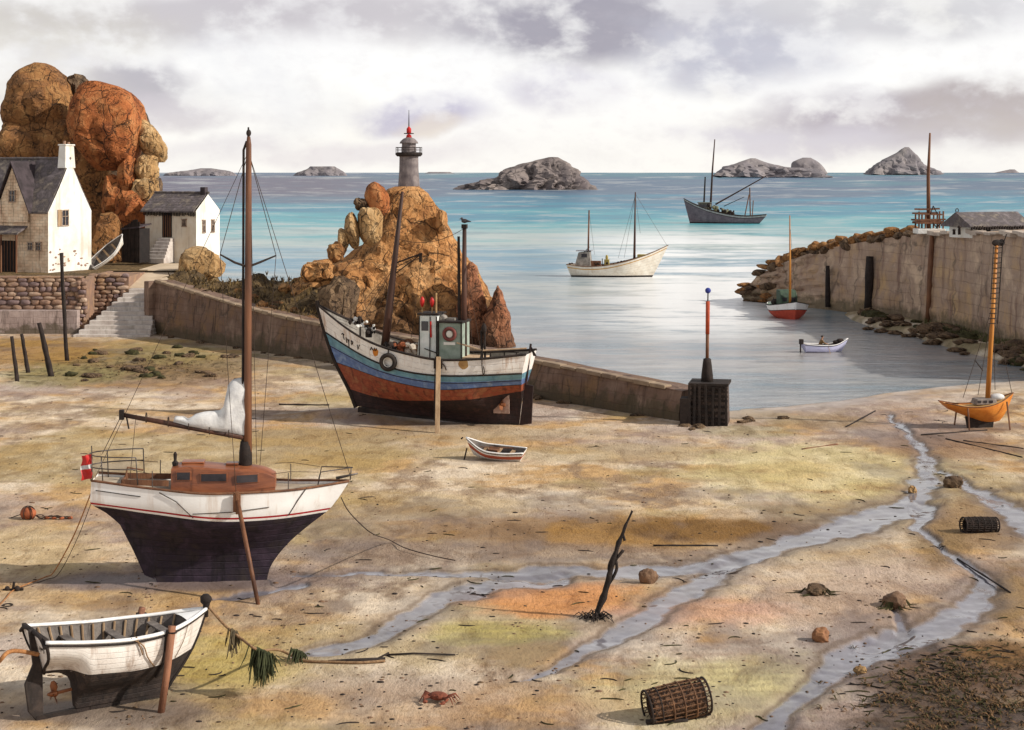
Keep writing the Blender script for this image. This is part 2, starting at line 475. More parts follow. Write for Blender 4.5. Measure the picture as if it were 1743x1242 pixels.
# slow billows and their ragged rims
def wn(scale, detail, rough, stretch, dist=0.0):
    return noise_tex(nt, uv, scale, detail, rough, stretch, dist)
big = wn(9, 8, .5, (1, 1.7, 1), .0)
mid = wn(22, 8, .55, (1, 1.5, 1), .1)
fine = wn(70, 6, .6, (1, 1.6, 1), .0)
wx = math_(nt, 'MULTIPLY', math_(nt, 'SUBTRACT', mid, .5), .055)
wy = math_(nt, 'MULTIPLY', math_(nt, 'SUBTRACT', big, .5), .05)
wc = nt.nodes.new('ShaderNodeCombineXYZ'); L.new(wx, wc.inputs[0]); L.new(wy, wc.inputs[1])
va = nt.nodes.new('ShaderNodeVectorMath'); va.operation = 'ADD'; L.new(uv, va.inputs[0]); L.new(wc.outputs[0], va.inputs[1])
wuv = va.outputs[0]
def bank(px, py, rx, ry, soft=.6):
    """a cloud bank standing at a bearing and elevation; returns its 0..1 density"""
    mp = nt.nodes.new('ShaderNodeMapping'); mp.vector_type = 'POINT'
    cxp, cyp = math.atan((px - CX) / F), (HY - py) / F
    sx, sy = F / rx, F / ry
    mp.inputs['Location'].default_value = (-cxp * sx, -cyp * sy, 0); mp.inputs['Scale'].default_value = (sx, sy, 1)
    L.new(wuv, mp.inputs[0])
    ln = nt.nodes.new('ShaderNodeVectorMath'); ln.operation = 'LENGTH'; L.new(mp.outputs[0], ln.inputs[0])
    return maprange(nt, ln.outputs['Value'], 1 + soft * .4, 1 - soft, 0, 1)
g10 = lambda c, k=1.0: tuple(v * 10 * k for v in lin(c))
base = ramp(nt, [(0, g10((240, 238, 240))), (.3, g10((253, 252, 252), 1.04)), (.7, g10((255, 254, 252), 1.06)), (1, g10((250, 248, 244), 1.02))])
L.new(maprange(nt, big, .3, .7, 0, 1, False), base.inputs[0]); skyc = base.outputs[0]
tex = maprange(nt, mid, .36, .56, .35, 1.1)
for (px, py, rx, ry, c, k) in [
    (430, 30, 520, 55, (202, 196, 202), .8), (60, 60, 260, 70, (214, 208, 200), .7),
    (990, 40, 260, 75, (172, 168, 180), .95), (1260, 90, 190, 75, (196, 196, 210), .85), (1500, 25, 330, 60, (206, 204, 210), .7),
    (235, 150, 110, 45, (192, 188, 196), .9), (300, 190, 120, 30, (205, 198, 208), .7),
    (1560, 215, 330, 55, (176, 168, 184), .95), (1700, 190, 200, 60, (186, 176, 178), .9), (1350, 240, 220, 30, (206, 202, 220), .8),
    (720, 195, 120, 34, (192, 188, 214), .95), (740, 210, 60, 20, (236, 222, 205), .6), (960, 150, 110, 50, (212, 208, 222), .7),
    (560, 255, 330, 30, (226, 220, 230), .7), (60, 200, 160, 120, (236, 228, 214), .5)]:
    dn = math_(nt, 'MULTIPLY', bank(px, py, rx, ry), math_(nt, 'MULTIPLY', tex, k))
    skyc = mixc(nt, dn, skyc, g10(c))
# thin mauve veils all round, so the sky away from the view is clouded too
rov = ramp(nt, [(0, (1.04, 1.04, 1.04)), (.14, (.98, .98, .98)), (.40, (.56, .56, .58)), (1, (.44, .45, .48))]); L.new(maprange(nt, el, 0, 1.2, 0, 1, False), rov.inputs[0]); ramp_over = rov.outputs[0]
veil = maprange(nt, wn(6, 8, .55, (1, 1.8, 1), .1), .52, .70, 0, .45)
skyc = mixc(nt, veil, skyc, g10((216, 216, 226)))
skyc = mixc(nt, maprange(nt, el, .06, .0, 0, .38), skyc, g10((254, 247, 232)))
skyc = mixc(nt, maprange(nt, fine, .45, .7, 0, .12), skyc, g10((210, 200, 208)))
# a little blue of the clear sky between the clouds, more of it high up
gap = maprange(nt, el, .15, 1.2, .06, .30)
skyc = mixc(nt, gap, skyc, sky.outputs[0])
# the overcast is brightest low down and duller overhead
skyc = mixc(nt, 1.0, skyc, ramp_over, 'MULTIPLY')
L.new(skyc, bg.inputs['Color'])

# ================================================================== ground: one sheet out to the horizon
def vnoise(x, y, seed=0):
    xi, yi = np.floor(x).astype(np.int64), np.floor(y).astype(np.int64)
    xf, yf = x - xi, y - yi
    def h(a, b):
        n = (a * 374761393 + b * 668265263 + seed * 982451653) & 0x7fffffff
        n = ((n ^ (n >> 13)) * 1274126177) & 0x7fffffff
        return ((n ^ (n >> 16)) & 0xffff) / 65535.0
    u, v = xf * xf * (3 - 2 * xf), yf * yf * (3 - 2 * yf)
    return (h(xi, yi) * (1 - u) + h(xi + 1, yi) * u) * (1 - v) + (h(xi, yi + 1) * (1 - u) + h(xi + 1, yi + 1) * u) * v
def vfbm(x, y, o=5, seed=0, g=.5):
    s, a, t = 0, 1, 0
    for i in range(o):
        s = s + a * vnoise(x * 2 ** i + 17.3 * i, y * 2 ** i - 9.1 * i, seed + i); t += a; a *= g
    return s / t
def sstep(a, b, x):
    t = np.clip((x - a) / (b - a), 0, 1); return t * t * (3 - 2 * t)

rows_py = np.concatenate([np.linspace(1500, 560, 620), np.linspace(558, 400, 70), np.array([380, 350, 330, 315, 305, 299, 295.5, 294.0])])
cols_px = np.linspace(-620, 2360, 1000)
PX, PY = np.meshgrid(cols_px, rows_py)
DY = CH * F / (PY - HY)
GX, GY = (PX - CX) * DY / F, DY

shore_pts = [(-700, 545), (110, 545), (262, 560), (270, 567), (550, 597), (900, 676), (1180, 720), (1240, 697), (1340, 691), (1430, 682), (1500, 668), (1600, 657), (1743, 648), (2400, 620)]
d_shore = CH * F / (np.interp(PX, [p[0] for p in shore_pts], [p[1] for p in shore_pts]) - HY)
n1 = vfbm(GX * .12, GY * .12, 5, 3); n2 = vfbm(GX * .5, GY * .5, 4, 9); n3 = vfbm(GX * 2.2, GY * 2.2, 3, 21)
s_sh = d_shore - GY + (n1 - .5) * 3.0 * (PX > 1260)
Z = np.clip(s_sh * .045, -3.0, 0.0)
Z = np.where(s_sh < 0, Z - .02, Z)
Z = Z - .09 * sstep(6, 0, s_sh) * (PX > 1200)
# spit of sand and stones along the foot of the right-hand quay
up_pts = [(1380, 520), (1480, 556), (1560, 575), (1640, 600), (1743, 625), (2400, 720)]
d_up = CH * F / (np.interp(PX, [p[0] for p in up_pts], [p[1] for p in up_pts]) - HY)
s_up = GY - d_up + (n1 - .5) * 1.0
spit = sstep(-1.5, 4.5, s_up) * sstep(1400, 1480, PX) * sstep(55, 0, GY - d_up)
Z = np.where(spit > .01, np.maximum(Z, -.6 + spit * .95 * (.8 + .5 * n2)), Z)
# relief of the flats
flat = sstep(-1, 4, s_sh)
Z = Z + flat * ((n1 - .5) * .12 + (n2 - .5) * .07 + (n3 - .5) * .035)

def seg_dist(px, py, pl, ys=1.9):
    """distance in photo pixels (rows weighted) to a polyline with a width per point -> 0..1 inside"""
    best = np.full(px.shape, 9.0)
    for (x0, y0, w0), (x1, y1, w1) in zip(pl[:-1], pl[1:]):
        ax, ay = px - x0, (py - y0) * ys; bx, by = x1 - x0, (y1 - y0) * ys
        t = np.clip((ax * bx + ay * by) / (bx * bx + by * by + 1e-9), 0, 1)
        dd = np.hypot(ax - t * bx, ay - t * by) / (w0 + (w1 - w0) * t)
        best = np.minimum(best, dd * 1.26)
    return best
wob = (vfbm(GX * .9, GY * .9, 4, 5) - .5)
QX, QY = PX + wob * 26, PY + (vfbm(GX * .9, GY * .9, 4, 55) - .5) * 16
streams = [
    [(1518, 705, 8), (1548, 742, 12), (1578, 780, 24), (1582, 815, 34), (1545, 858, 50), (1440, 896, 44), (1330, 925, 36), (1240, 955, 40), (1150, 968, 40), (1050, 972, 34), (930, 972, 28), (800, 975, 20), (640, 975, 14), (500, 980, 8)],
    [(1250, 958, 34), (1180, 1000, 40), (1110, 1040, 44), (1060, 1075, 40), (1000, 1105, 34), (950, 1135, 22), (890, 1155, 8)],
    [(960, 985, 26), (850, 990, 30), (760, 1015, 38), (700, 1045, 34), (650, 1080, 34), (580, 1100, 26), (500, 1110, 8)],
    [(1600, 800, 8), (1650, 830, 16), (1700, 858, 26), (1760, 895, 60), (1850, 920, 90)],
    [(1578, 860, 26), (1558, 895, 16), (1600, 930, 8), (1650, 962, 14), (1676, 990, 34), (1664, 1030, 58), (1600, 1066, 60), (1530, 1090, 70), (1440, 1125, 60), (1390, 1160, 44), (1340, 1200, 40), (1290, 1260, 40)],
    [(1510, 1010, 2), (1540, 1075, 20), (1480, 1095, 30)],
    [(520, 1000, 10), (420, 1010, 16), (360, 1018, 6)]]
wet = np.zeros(PX.shape)
for k, sln in enumerate(streams):
    dd = seg_dist(QX, QY, sln)
    wet = np.maximum(wet, sstep(.84, .52, dd + (vfbm(GX * .55, GY * .5, 5, 91, .6) - .5) * 1.1) * (1 if k != 1 else 1))
    Z = Z - .10 * sstep(1.35, .5, dd) * flat
bank_ = np.zeros(PX.shape)
for sln in streams[:5]:
    dd = seg_dist(QX, QY, sln) + (vfbm(GX * .55, GY * .5, 5, 91, .6) - .5) * 1.1; bank_ = np.maximum(bank_, sstep(.70, .84, dd) * sstep(1.15, .88, dd))

def LC(c, k=.83): return np.array(lin(c)) * k
warp_ = (vfbm(GX * .55, GY * .5, 5, 91, .6) - .5) * 1.1
damp_shade = np.zeros(PX.shape)
for sln in streams: damp_shade = np.maximum(damp_shade, sstep(2.3, 1.0, seg_dist(QX, QY, sln) / 1.0 + warp_ * 1.5))
for (px, py, rx, ry) in [(360, 994, 150, 16), (250, 990, 200, 18), (740, 716, 190, 14), (600, 700, 110, 9), (185, 1208, 175, 22), (1670, 728, 80, 9), (1600, 742, 90, 7), (840, 784, 60, 7), (1010, 1056, 60, 12)]:  # under and left of the hulls: damp scour plus boat shade put into the colour
    damp_shade = np.maximum(damp_shade, sstep(1.15, .5, np.hypot((PX - px) / rx, (PY - py) / ry) + warp_ * .5))
damp_shade = np.maximum(damp_shade, .8 * sstep(.56, .66, vfbm(GX * .16 + 5, GY * .10 + 31, 6, 81, .62)))
t1 = vfbm(GX * .10 + 3, GY * .09, 5, 31); t2 = vfbm(GX * .30, GY * .38, 6, 41, .6); t3 = vfbm(GX * 1.1, GY * 1.0, 5, 51, .62)
sand = LC((226, 200, 166)); ochre = LC((208, 164, 106)); mauve = LC((186, 162, 146)); pale = LC((248, 232, 210))
C = np.ones(PX.shape + (3,)) * sand
def blend(C, m, c): return C * (1 - m[..., None]) + c * m[..., None]
C = blend(C, sstep(.45, .64, t1) * .75, mauve)
C = blend(C, sstep(.50, .66, t2) * .80, ochre)
C = blend(C, sstep(.50, .34, t2) * .60, pale)
C = blend(C, sstep(.55, .74, t3) * .45, LC((165, 138, 110)))
t4 = vfbm(GX * .22 + 40, GY * .16, 6, 61, .62)
C = blend(C, sstep(.53, .62, t4) * sstep(.72, .63, t4) * .75, LC((156, 130, 106)))
t5 = vfbm(GX * .13 + 90, GY * .10 + 7, 6, 71, .6)
C = blend(C, sstep(.54, .66, t5) * .6, LC((178, 154, 102)))
C = blend(C, sstep(.44, .34, t5) * .55, LC((172, 152, 146)))
def blob(px, py, rx, ry, c, k, j=.55):
    global C
    q = np.hypot((PX - px) / rx, (PY - py) / ry) + (t2 - .5) * 1.6 * j + (t3 - .5) * 1.2 * j
    C = blend(C, sstep(1.15, .55, q) * k, LC(c))
for b_ in [(1050, 905, 420, 34, (160, 118, 60), .9), (1200, 900, 200, 20, (130, 94, 48), .8), (700, 940, 500, 22, (150, 128, 112), .7), (330, 985, 330, 26, (140, 120, 112), .85), (720, 740, 330, 18, (176, 150, 112), .6), (1000, 770, 420, 16, (186, 162, 120), .6), (650, 860, 260, 26, (178, 146, 84), .5),
           (1400, 800, 240, 50, (226, 210, 150), .55), (960, 1018, 170, 34, (222, 150, 88), .85), (1190, 1040, 190, 30, (222, 170, 146), .6),
           (850, 1080, 130, 24, (190, 176, 92), .65), (1180, 1180, 220, 60, (226, 212, 150), .55), (1300, 1150, 120, 40, (228, 214, 146), .45),
           (250, 615, 230, 34, (150, 132, 84), .85), (250, 640, 190, 26, (140, 110, 78), .7), (60, 600, 160, 30, (172, 128, 60), .75), (100, 640, 120, 20, (150, 140, 92), .7),
           (600, 680, 140, 18, (190, 172, 120), .5), (420, 620, 110, 14, (150, 128, 100), .5), (600, 780, 140, 26, (188, 156, 96), .4),
           (240, 1015, 260, 22, (192, 150, 86), .55), (280, 990, 230, 20, (150, 130, 124), .7), (60, 930, 130, 60, (222, 194, 142), .5),
           (360, 1120, 140, 60, (196, 172, 80), .6), (200, 1215, 260, 28, (150, 132, 118), .75), (750, 1200, 420, 40, (196, 156, 112), .5),
           (640, 1170, 150, 30, (170, 150, 136), .5), (1620, 760, 140, 26, (160, 124, 92), .8), (1660, 900, 110, 50, (160, 128, 92), .85), (1600, 935, 60, 40, (140, 112, 72), .7),
           (1715, 1010, 60, 60, (156, 124, 76), .85), (1400, 720, 110, 14, (160, 136, 106), .6), (1290, 735, 110, 12, (150, 138, 96), .5),
           (1640, 1150, 170, 62, (118, 86, 54), 1.0), (1650, 1230, 200, 40, (84, 62, 42), 1.0), (1560, 1200, 90, 30, (110, 84, 56), .8), (1700, 1110, 90, 30, (132, 98, 60), .9),
           (1400, 940, 190, 26, (186, 168, 140), .5), (1450, 1000, 160, 60, (206, 180, 156), .5), (1640, 560, 200, 40, (140, 130, 88), .75), (1720, 600, 90, 16, (214, 196, 168), .6)]:
    blob(*b_)
weedm = np.zeros(PX.shape)
for (px, py, rx, ry) in [(1640, 1150, 170, 66), (1650, 1235, 210, 46), (260, 625, 190, 30), (60, 640, 90, 16)]:
    weedm = np.maximum(weedm, sstep(1.1, .6, np.hypot((PX - px) / rx, (PY - py) / ry) + (t2 - .5) * .9))
Z = Z + weedm * (.10 * n3 + .05) * flat
# a low bar of sand carries the bow of the blue and white boat
Z = Z + .35 * sstep(3.6, .8, np.hypot((GX + 9.0) / 1.6, GY - 98.6)) 
C = blend(C, sstep(.55, .7, vfbm(GX * 2.5, GY * 4, 3, 77)) * weedm * .6, LC((70, 58, 36)))
C = C * (1 - damp_shade * flat * .24)[..., None]
C = blend(C, damp_shade * .30 * flat, LC((128, 116, 116), .8))
C = blend(C, bank_ * .62 * flat, LC((104, 84, 66)))
C = blend(C, wet * .72, LC((140, 142, 156), .66))
C = blend(C, wet * sstep(.5, .62, t3) * .5, LC((130, 126, 138), .6))
shorewet = sstep(9, 1, s_sh) * (PX > 1200) * (s_sh > -2) * (1 - sstep(.2, .5, spit))
C = blend(C, shorewet * .45, LC((170, 156, 146)))
C = blend(C, sstep(.2, -.5, s_sh), LC((120, 118, 108)))
C = blend(C, sstep(.25, .6, spit), LC((196, 176, 146)))
C = blend(C, sstep(.25, .6, spit) * sstep(.42, .6, n2) * .8, LC((134, 122, 88)))
C = blend(C, sstep(.25, .6, spit) * sstep(.45, .3, n2) * .7, LC((238, 226, 206)))
C = blend(C, sstep(2.2, .2, np.abs(s_sh - .2)) * (PX > 1230) * sstep(.45, .6, n2) * .5, LC((226, 214, 204)))

nr, nc = PX.shape
verts = np.stack([GX, GY, Z], -1).reshape(-1, 3).astype(np.float32)
ii = (np.arange(nr - 1)[:, None] * nc + np.arange(nc - 1)[None]).reshape(-1)
faces = np.stack([ii, ii + 1, ii + nc + 1, ii + nc], -1).astype(np.int32)
me = bpy.data.meshes.new('ground')
me.vertices.add(len(verts)); me.vertices.foreach_set('co', verts.ravel())
me.loops.add(faces.size); me.loops.foreach_set('vertex_index', faces.ravel())
me.polygons.add(len(faces)); me.polygons.foreach_set('loop_start', np.arange(0, faces.size, 4, dtype=np.int32)); me.polygons.foreach_set('loop_total', np.full(len(faces), 4, np.int32))
me.update(); me.validate()
me.polygons.foreach_set('use_smooth', np.ones(len(me.polygons), bool))
ca = me.color_attributes.new('Col', 'FLOAT_COLOR', 'POINT')
ca.data.foreach_set('color', np.concatenate([C.reshape(-1, 3), np.ones((nr * nc, 1))], 1).astype(np.float32).ravel())
wa = me.attributes.new('wet', 'FLOAT', 'POINT'); wa.data.foreach_set('value', np.maximum(np.maximum(wet, shorewet * .6), damp_shade * .42).ravel().astype(np.float32))
m, nt, b = nodes('sand'); L = nt.links
at = N(nt, 'ShaderNodeAttribute', attribute_name='Col'); aw = N(nt, 'ShaderNodeAttribute', attribute_name='wet')
tc = nt.nodes.new('ShaderNodeTexCoord').outputs['Object']
s1 = noise_tex(nt, tc, .9, 8, .7, (1, .45, 1), .6); s2 = noise_tex(nt, tc, 9, 6, .7, (1, .45, 1)); s3 = noise_tex(nt, tc, 45, 3, .6)
c = mixc(nt, 1.0, at.outputs['Color'], ramp(nt, [(0, (1, 1, 1))]).outputs[0], 'MULTIPLY')
rp = ramp(nt, [(.30, (.62, .56, .50)), (.5, (1, 1, 1)), (.70, (1.18, 1.18, 1.17))]); L.new(s1, rp.inputs[0])
c = mixc(nt, 1.0, at.outputs['Color'], rp.outputs[0], 'MULTIPLY')
rp2 = ramp(nt, [(.32, (.52, .44, .37)), (.46, (1, 1, 1)), (.7, (1.12, 1.12, 1.10))]); L.new(s2, rp2.inputs[0])
dryf = math_(nt, 'SUBTRACT', 1.0, aw.outputs['Fac'])
c = mixc(nt, math_(nt, 'MULTIPLY', dryf, .75), c, mixc(nt, 1.0, c, rp2.outputs[0], 'MULTIPLY'))
sp3 = maprange(nt, s3, .32, .40, .55, 0)
c = mixc(nt, math_(nt, 'MULTIPLY', sp3, dryf), c, (.08, .06, .045))
L.new(c, b.inputs['Base Color'])
rgh = maprange(nt, aw.outputs['Fac'], 0, 1, .9, .07); L.new(rgh, b.inputs['Roughness'])
L.new(maprange(nt, aw.outputs['Fac'], 0, 1, .15, .35), b.inputs['Specular IOR Level'])
wv = nt.nodes.new('ShaderNodeTexWave'); wv.bands_direction = 'Y'; wv.inputs['Scale'].default_value = .55; wv.inputs['Distortion'].default_value = 5; wv.inputs['Detail'].default_value = 3; wv.inputs['Detail Scale'].default_value = .5
L.new(tc, wv.inputs['Vector'])
sY = nt.nodes.new('ShaderNodeSeparateXYZ'); L.new(tc, sY.inputs[0])
wg = math_(nt, 'MULTIPLY', maprange(nt, noise_tex(nt, tc, .12, 4, .5), .46, .6, 0, 1), maprange(nt, sY.outputs[1], 50, 66, 1, 0))
rip = math_(nt, 'MULTIPLY', wv.outputs['Fac'], math_(nt, 'MULTIPLY', wg, dryf))
c = mixc(nt, math_(nt, 'MULTIPLY', math_(nt, 'MULTIPLY', math_(nt, 'SUBTRACT', 1.0, wv.outputs['Fac']), wg), math_(nt, 'MULTIPLY', dryf, .22)), c, (.22, .16, .11))
L.new(c, b.inputs['Base Color'])
hh = math_(nt, 'ADD', math_(nt, 'ADD', math_(nt, 'MULTIPLY', s1, .5), math_(nt, 'MULTIPLY', rip, .12)), math_(nt, 'MULTIPLY', s2, .25))
bp = N(nt, 'ShaderNodeBump', i_Distance=.30); L.new(hh, bp.inputs['Height']); L.new(math_(nt, 'ADD', math_(nt, 'MULTIPLY', dryf, .75), .025), bp.inputs['Strength'])
L.new(bp.outputs[0], b.inputs['Normal'])
me.materials.append(m)
go = bpy.data.objects.new('ground', me); COL.objects.link(go); tag(go, 'tan beach of wet sand bared at low tide with shallow rivulets', None, None, 'structure')

def gz(x, y):
    """height of the sand near a point of the flats"""
    py = HY + CH * F / y; px = CX + x * F / y
    i = int(np.argmin(np.abs(rows_py - py))); j = int(np.clip(round((px + 620) / (2980 / 999)), 0, nc - 1))
    return float(Z[i, j])
def G(px, py, dz=0.0):
    p = P(px, py); p.z = gz(p.x, p.y) + dz; return p

# ================================================================== water
mb = MB()
ys = [96 * (1.045 ** k) for k in range(150)]
xs = np.linspace(-1, 1, 41)
gv = [Vector((x * y * 1.3, y, -.13)) for y in ys for x in xs]
gf = [(i * 41 + j, i * 41 + j + 1, (i + 1) * 41 + j + 1, (i + 1) * 41 + j) for i in range(len(ys) - 1) for j in range(40)]
mb.add(gv, gf)
m, nt, b = nodes('sea_water'); L = nt.links
geo = nt.nodes.new('ShaderNodeNewGeometry'); sp = nt.nodes.new('ShaderNodeSeparateXYZ'); L.new(geo.outputs['Position'], sp.inputs[0])
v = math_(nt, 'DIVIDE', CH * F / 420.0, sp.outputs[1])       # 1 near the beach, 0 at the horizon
brg = math_(nt, 'DIVIDE', sp.outputs[0], sp.outputs[1])
# wind lanes: noise in (bearing, log distance) so that they stay readable far out
cb = nt.nodes.new('ShaderNodeCombineXYZ'); L.new(math_(nt, 'MULTIPLY', brg, 5), cb.inputs[0])
L.new(math_(nt, 'MULTIPLY', v, 30.0), cb.inputs[1])
lane = noise_tex(nt, cb.outputs[0], 1.0, 7, .6, (1, 1, 1), .4)
cb2 = nt.nodes.new('ShaderNodeCombineXYZ'); L.new(math_(nt, 'MULTIPLY', brg, 22), cb2.inputs[0]); L.new(math_(nt, 'MULTIPLY', v, 80.0), cb2.inputs[1])
lane2 = noise_tex(nt, cb2.outputs[0], 1.0, 6, .65)
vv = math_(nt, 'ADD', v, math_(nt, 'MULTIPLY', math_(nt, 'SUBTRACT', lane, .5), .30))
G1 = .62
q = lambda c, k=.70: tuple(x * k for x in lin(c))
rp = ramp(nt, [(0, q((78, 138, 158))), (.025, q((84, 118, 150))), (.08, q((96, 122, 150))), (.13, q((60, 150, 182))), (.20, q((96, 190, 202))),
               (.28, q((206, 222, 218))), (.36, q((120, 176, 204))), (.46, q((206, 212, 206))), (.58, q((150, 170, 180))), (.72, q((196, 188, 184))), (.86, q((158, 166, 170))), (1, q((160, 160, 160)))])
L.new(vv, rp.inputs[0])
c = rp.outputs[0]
# violet-grey lane to the left, far out
lf = math_(nt, 'MULTIPLY', maprange(nt, brg, -.02, -.12), math_(nt, 'MULTIPLY', maprange(nt, v, .0, .03), maprange(nt, v, .16, .07)))
c = mixc(nt, math_(nt, 'MULTIPLY', lf, .85), c, q((104, 92, 116)))
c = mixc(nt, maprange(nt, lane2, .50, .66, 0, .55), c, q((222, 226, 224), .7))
c = mixc(nt, maprange(nt, lane2, .48, .34, 0, .45), c, q((104, 140, 160)))
pt_ = noise_tex(nt, cb2.outputs[0], .35, 6, .6, (1, .8, 1), .3)
near_ = maprange(nt, v, .28, .42)
c = mixc(nt, math_(nt, 'MULTIPLY', near_, maprange(nt, pt_, .50, .60, 0, .55)), c, q((112, 152, 172)))
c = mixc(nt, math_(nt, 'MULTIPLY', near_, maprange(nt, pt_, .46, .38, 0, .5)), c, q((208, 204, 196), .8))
glare = math_(nt, 'MULTIPLY', math_(nt, 'MULTIPLY', maprange(nt, brg, .01, .09), maprange(nt, brg, .20, .13)), math_(nt, 'MULTIPLY', maprange(nt, v, .20, .30), maprange(nt, v, .70, .60)))  # white sky glare painted into the water colour, right of centre
glare = math_(nt, 'MULTIPLY', glare, maprange(nt, math_(nt, 'ADD', lane, math_(nt, 'MULTIPLY', lane2, .6)), .66, .90, 0, .95))
c = mixc(nt, glare, c, (.98, .98, .96))
p2 = math_(nt, 'MULTIPLY', math_(nt, 'MULTIPLY', maprange(nt, brg, .055, .11), maprange(nt, brg, .180, .14)), math_(nt, 'MULTIPLY', maprange(nt, v, .34, .48), maprange(nt, v, .72, .58)))  # second glare patch, nearer the beach, also painted into the colour
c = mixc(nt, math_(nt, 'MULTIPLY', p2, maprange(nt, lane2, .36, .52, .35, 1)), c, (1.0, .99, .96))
w1 = noise_tex(nt, geo.outputs['Position'], .9, 6, .6, (.35, 1, 1), .4)
w2 = noise_tex(nt, geo.outputs['Position'], 3.5, 4, .6, (.4, 1, 1))
bp = N(nt, 'ShaderNodeBump', i_Strength=.55, i_Distance=.4); L.new(math_(nt, 'ADD', math_(nt, 'MULTIPLY', w1, .6), math_(nt, 'MULTIPLY', w2, .2)), bp.inputs['Height'])
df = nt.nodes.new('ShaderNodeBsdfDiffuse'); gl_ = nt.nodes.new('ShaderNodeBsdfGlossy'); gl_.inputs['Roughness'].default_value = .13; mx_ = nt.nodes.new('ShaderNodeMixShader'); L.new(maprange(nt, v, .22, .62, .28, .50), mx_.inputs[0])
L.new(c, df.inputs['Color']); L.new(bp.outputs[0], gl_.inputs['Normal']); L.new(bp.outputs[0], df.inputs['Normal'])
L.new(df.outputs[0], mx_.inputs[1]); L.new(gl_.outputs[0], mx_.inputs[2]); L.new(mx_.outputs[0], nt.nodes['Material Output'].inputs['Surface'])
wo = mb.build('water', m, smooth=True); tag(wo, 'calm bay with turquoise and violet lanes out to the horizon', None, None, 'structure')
# ================================================================== materials of the shore
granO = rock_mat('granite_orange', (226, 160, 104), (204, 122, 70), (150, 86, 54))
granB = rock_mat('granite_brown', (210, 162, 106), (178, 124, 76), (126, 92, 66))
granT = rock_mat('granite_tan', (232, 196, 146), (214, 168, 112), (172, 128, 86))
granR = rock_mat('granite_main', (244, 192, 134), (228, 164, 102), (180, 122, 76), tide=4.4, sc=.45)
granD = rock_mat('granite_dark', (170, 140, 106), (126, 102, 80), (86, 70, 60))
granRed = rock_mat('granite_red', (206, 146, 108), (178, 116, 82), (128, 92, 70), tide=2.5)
isleM = rock_mat('island_rock_hazed', (172, 158, 150), (146, 134, 130), (120, 110, 112), sc=.04, bump=.3, dark=(92, 84, 82), crack=.5)  # greyed rock: distance haze is put into the colour
isleF = rock_mat('island_far_hazed', (172, 162, 158), (156, 148, 150), (138, 132, 136), sc=.01, bump=.15, dark=(112, 106, 112), crack=.3, joint=False)  # paler still, with more haze painted into the rock colour
scrubM = rock_mat('headland_scrub', (176, 146, 100), (140, 114, 78), (98, 82, 56), sc=.5)
pathM = mat('path_stone', (236, 214, 184), (214, 190, 160), scale=.6, bump=.3, bscale=8)
stepM = mat('step_stone', (232, 222, 212), (200, 186, 176), scale=1.2, bump=.3, bscale=12, streak=.5, streakc=(110, 100, 80))
dryM = mat('dry_stone', (188, 146, 116), (152, 124, 108), (200, 160, 118), scale=.5, bump=.5, bscale=9, speck=.4)
dryM2 = mat('dry_stone_pale', (214, 186, 160), (180, 150, 128), scale=.8, bump=.5, bscale=9, speck=.3)
dryM3 = mat('dry_stone_grey', (158, 134, 130), (120, 100, 98), scale=.8, bump=.5, bscale=9, speck=.3)
plinthM = mat('plinth', (206, 186, 178), (172, 152, 144), scale=.8, bump=.4, bscale=9, streak=.8, streakc=(80, 64, 54), bricks=(1, 0, 1.3, .55, .7), tide=.9)
jettyM = mat('jetty_stone', (176, 148, 128), (136, 108, 92), (158, 122, 84), scale=.35, bump=.6, bscale=6, streak=.85, streakc=(62, 46, 38), stscale=1.8, gain=.7, bricks=(.63, -.78, 1.5, .62, .5), tide=1.3, crk=.35)
copeM = mat('coping', (184, 160, 132), (140, 118, 98), scale=.8, bump=.4, bscale=8)
blackM = mat('tarred_wood', (64, 52, 46), (38, 32, 30), scale=2, bump=.5, bscale=14, rough=.85)
brownM = mat('weathered_wood', (150, 104, 74), (104, 70, 52), scale=2.5, bump=.4, bscale=18, stretch=(1, 1, .2))
paleM = mat('pale_wood', (206, 176, 140), (160, 128, 96), scale=2.5, bump=.3, bscale=18, stretch=(1, 1, .2))
whiteM = mat('limewash', (250, 248, 242), (228, 222, 210), scale=.6, bump=.5, bscale=4, gain=.86, streak=.5, streakc=(190, 172, 140), stscale=1.0)
wallTan = mat('rubble_front', (250, 232, 206), (232, 204, 172), (204, 168, 138), scale=.8, bump=.6, bscale=4, gain=.95, bricks=(.9, -.42, .6, .3, .6), streak=.6, streakc=(80, 58, 46), stscale=2.5)
slateM = mat('slate', (150, 138, 138), (98, 90, 90), (170, 156, 140), scale=1.0, bump=.8, bscale=7, streak=.4, streakc=(60, 50, 54))
slateD = mat('slate_dark', (86, 74, 78), (52, 44, 46), scale=1.2, bump=.6, bscale=7)
darkM = mat('dark_opening', (46, 38, 36), (28, 24, 24), scale=3, bump=.1)
glassM = mat('window_glass', (70, 66, 72), (40, 38, 44), scale=1.5, bump=.05, rough=.15, spec=.6)
frameM = mat('window_frame', (210, 190, 170), (150, 120, 96), scale=4, bump=.2)
stoneM = mat('beach_stone', (150, 116, 88), (110, 84, 66), scale=3, bump=.5, bscale=20, speck=.4)
weedM = mat('seaweed', (88, 84, 54), (50, 46, 30), scale=4, bump=.4, bscale=30, rough=.85, spec=.1)
weedG = mat('seaweed_green', (84, 88, 60), (48, 52, 36), scale=4, bump=.4, bscale=30, rough=.8, spec=.1)

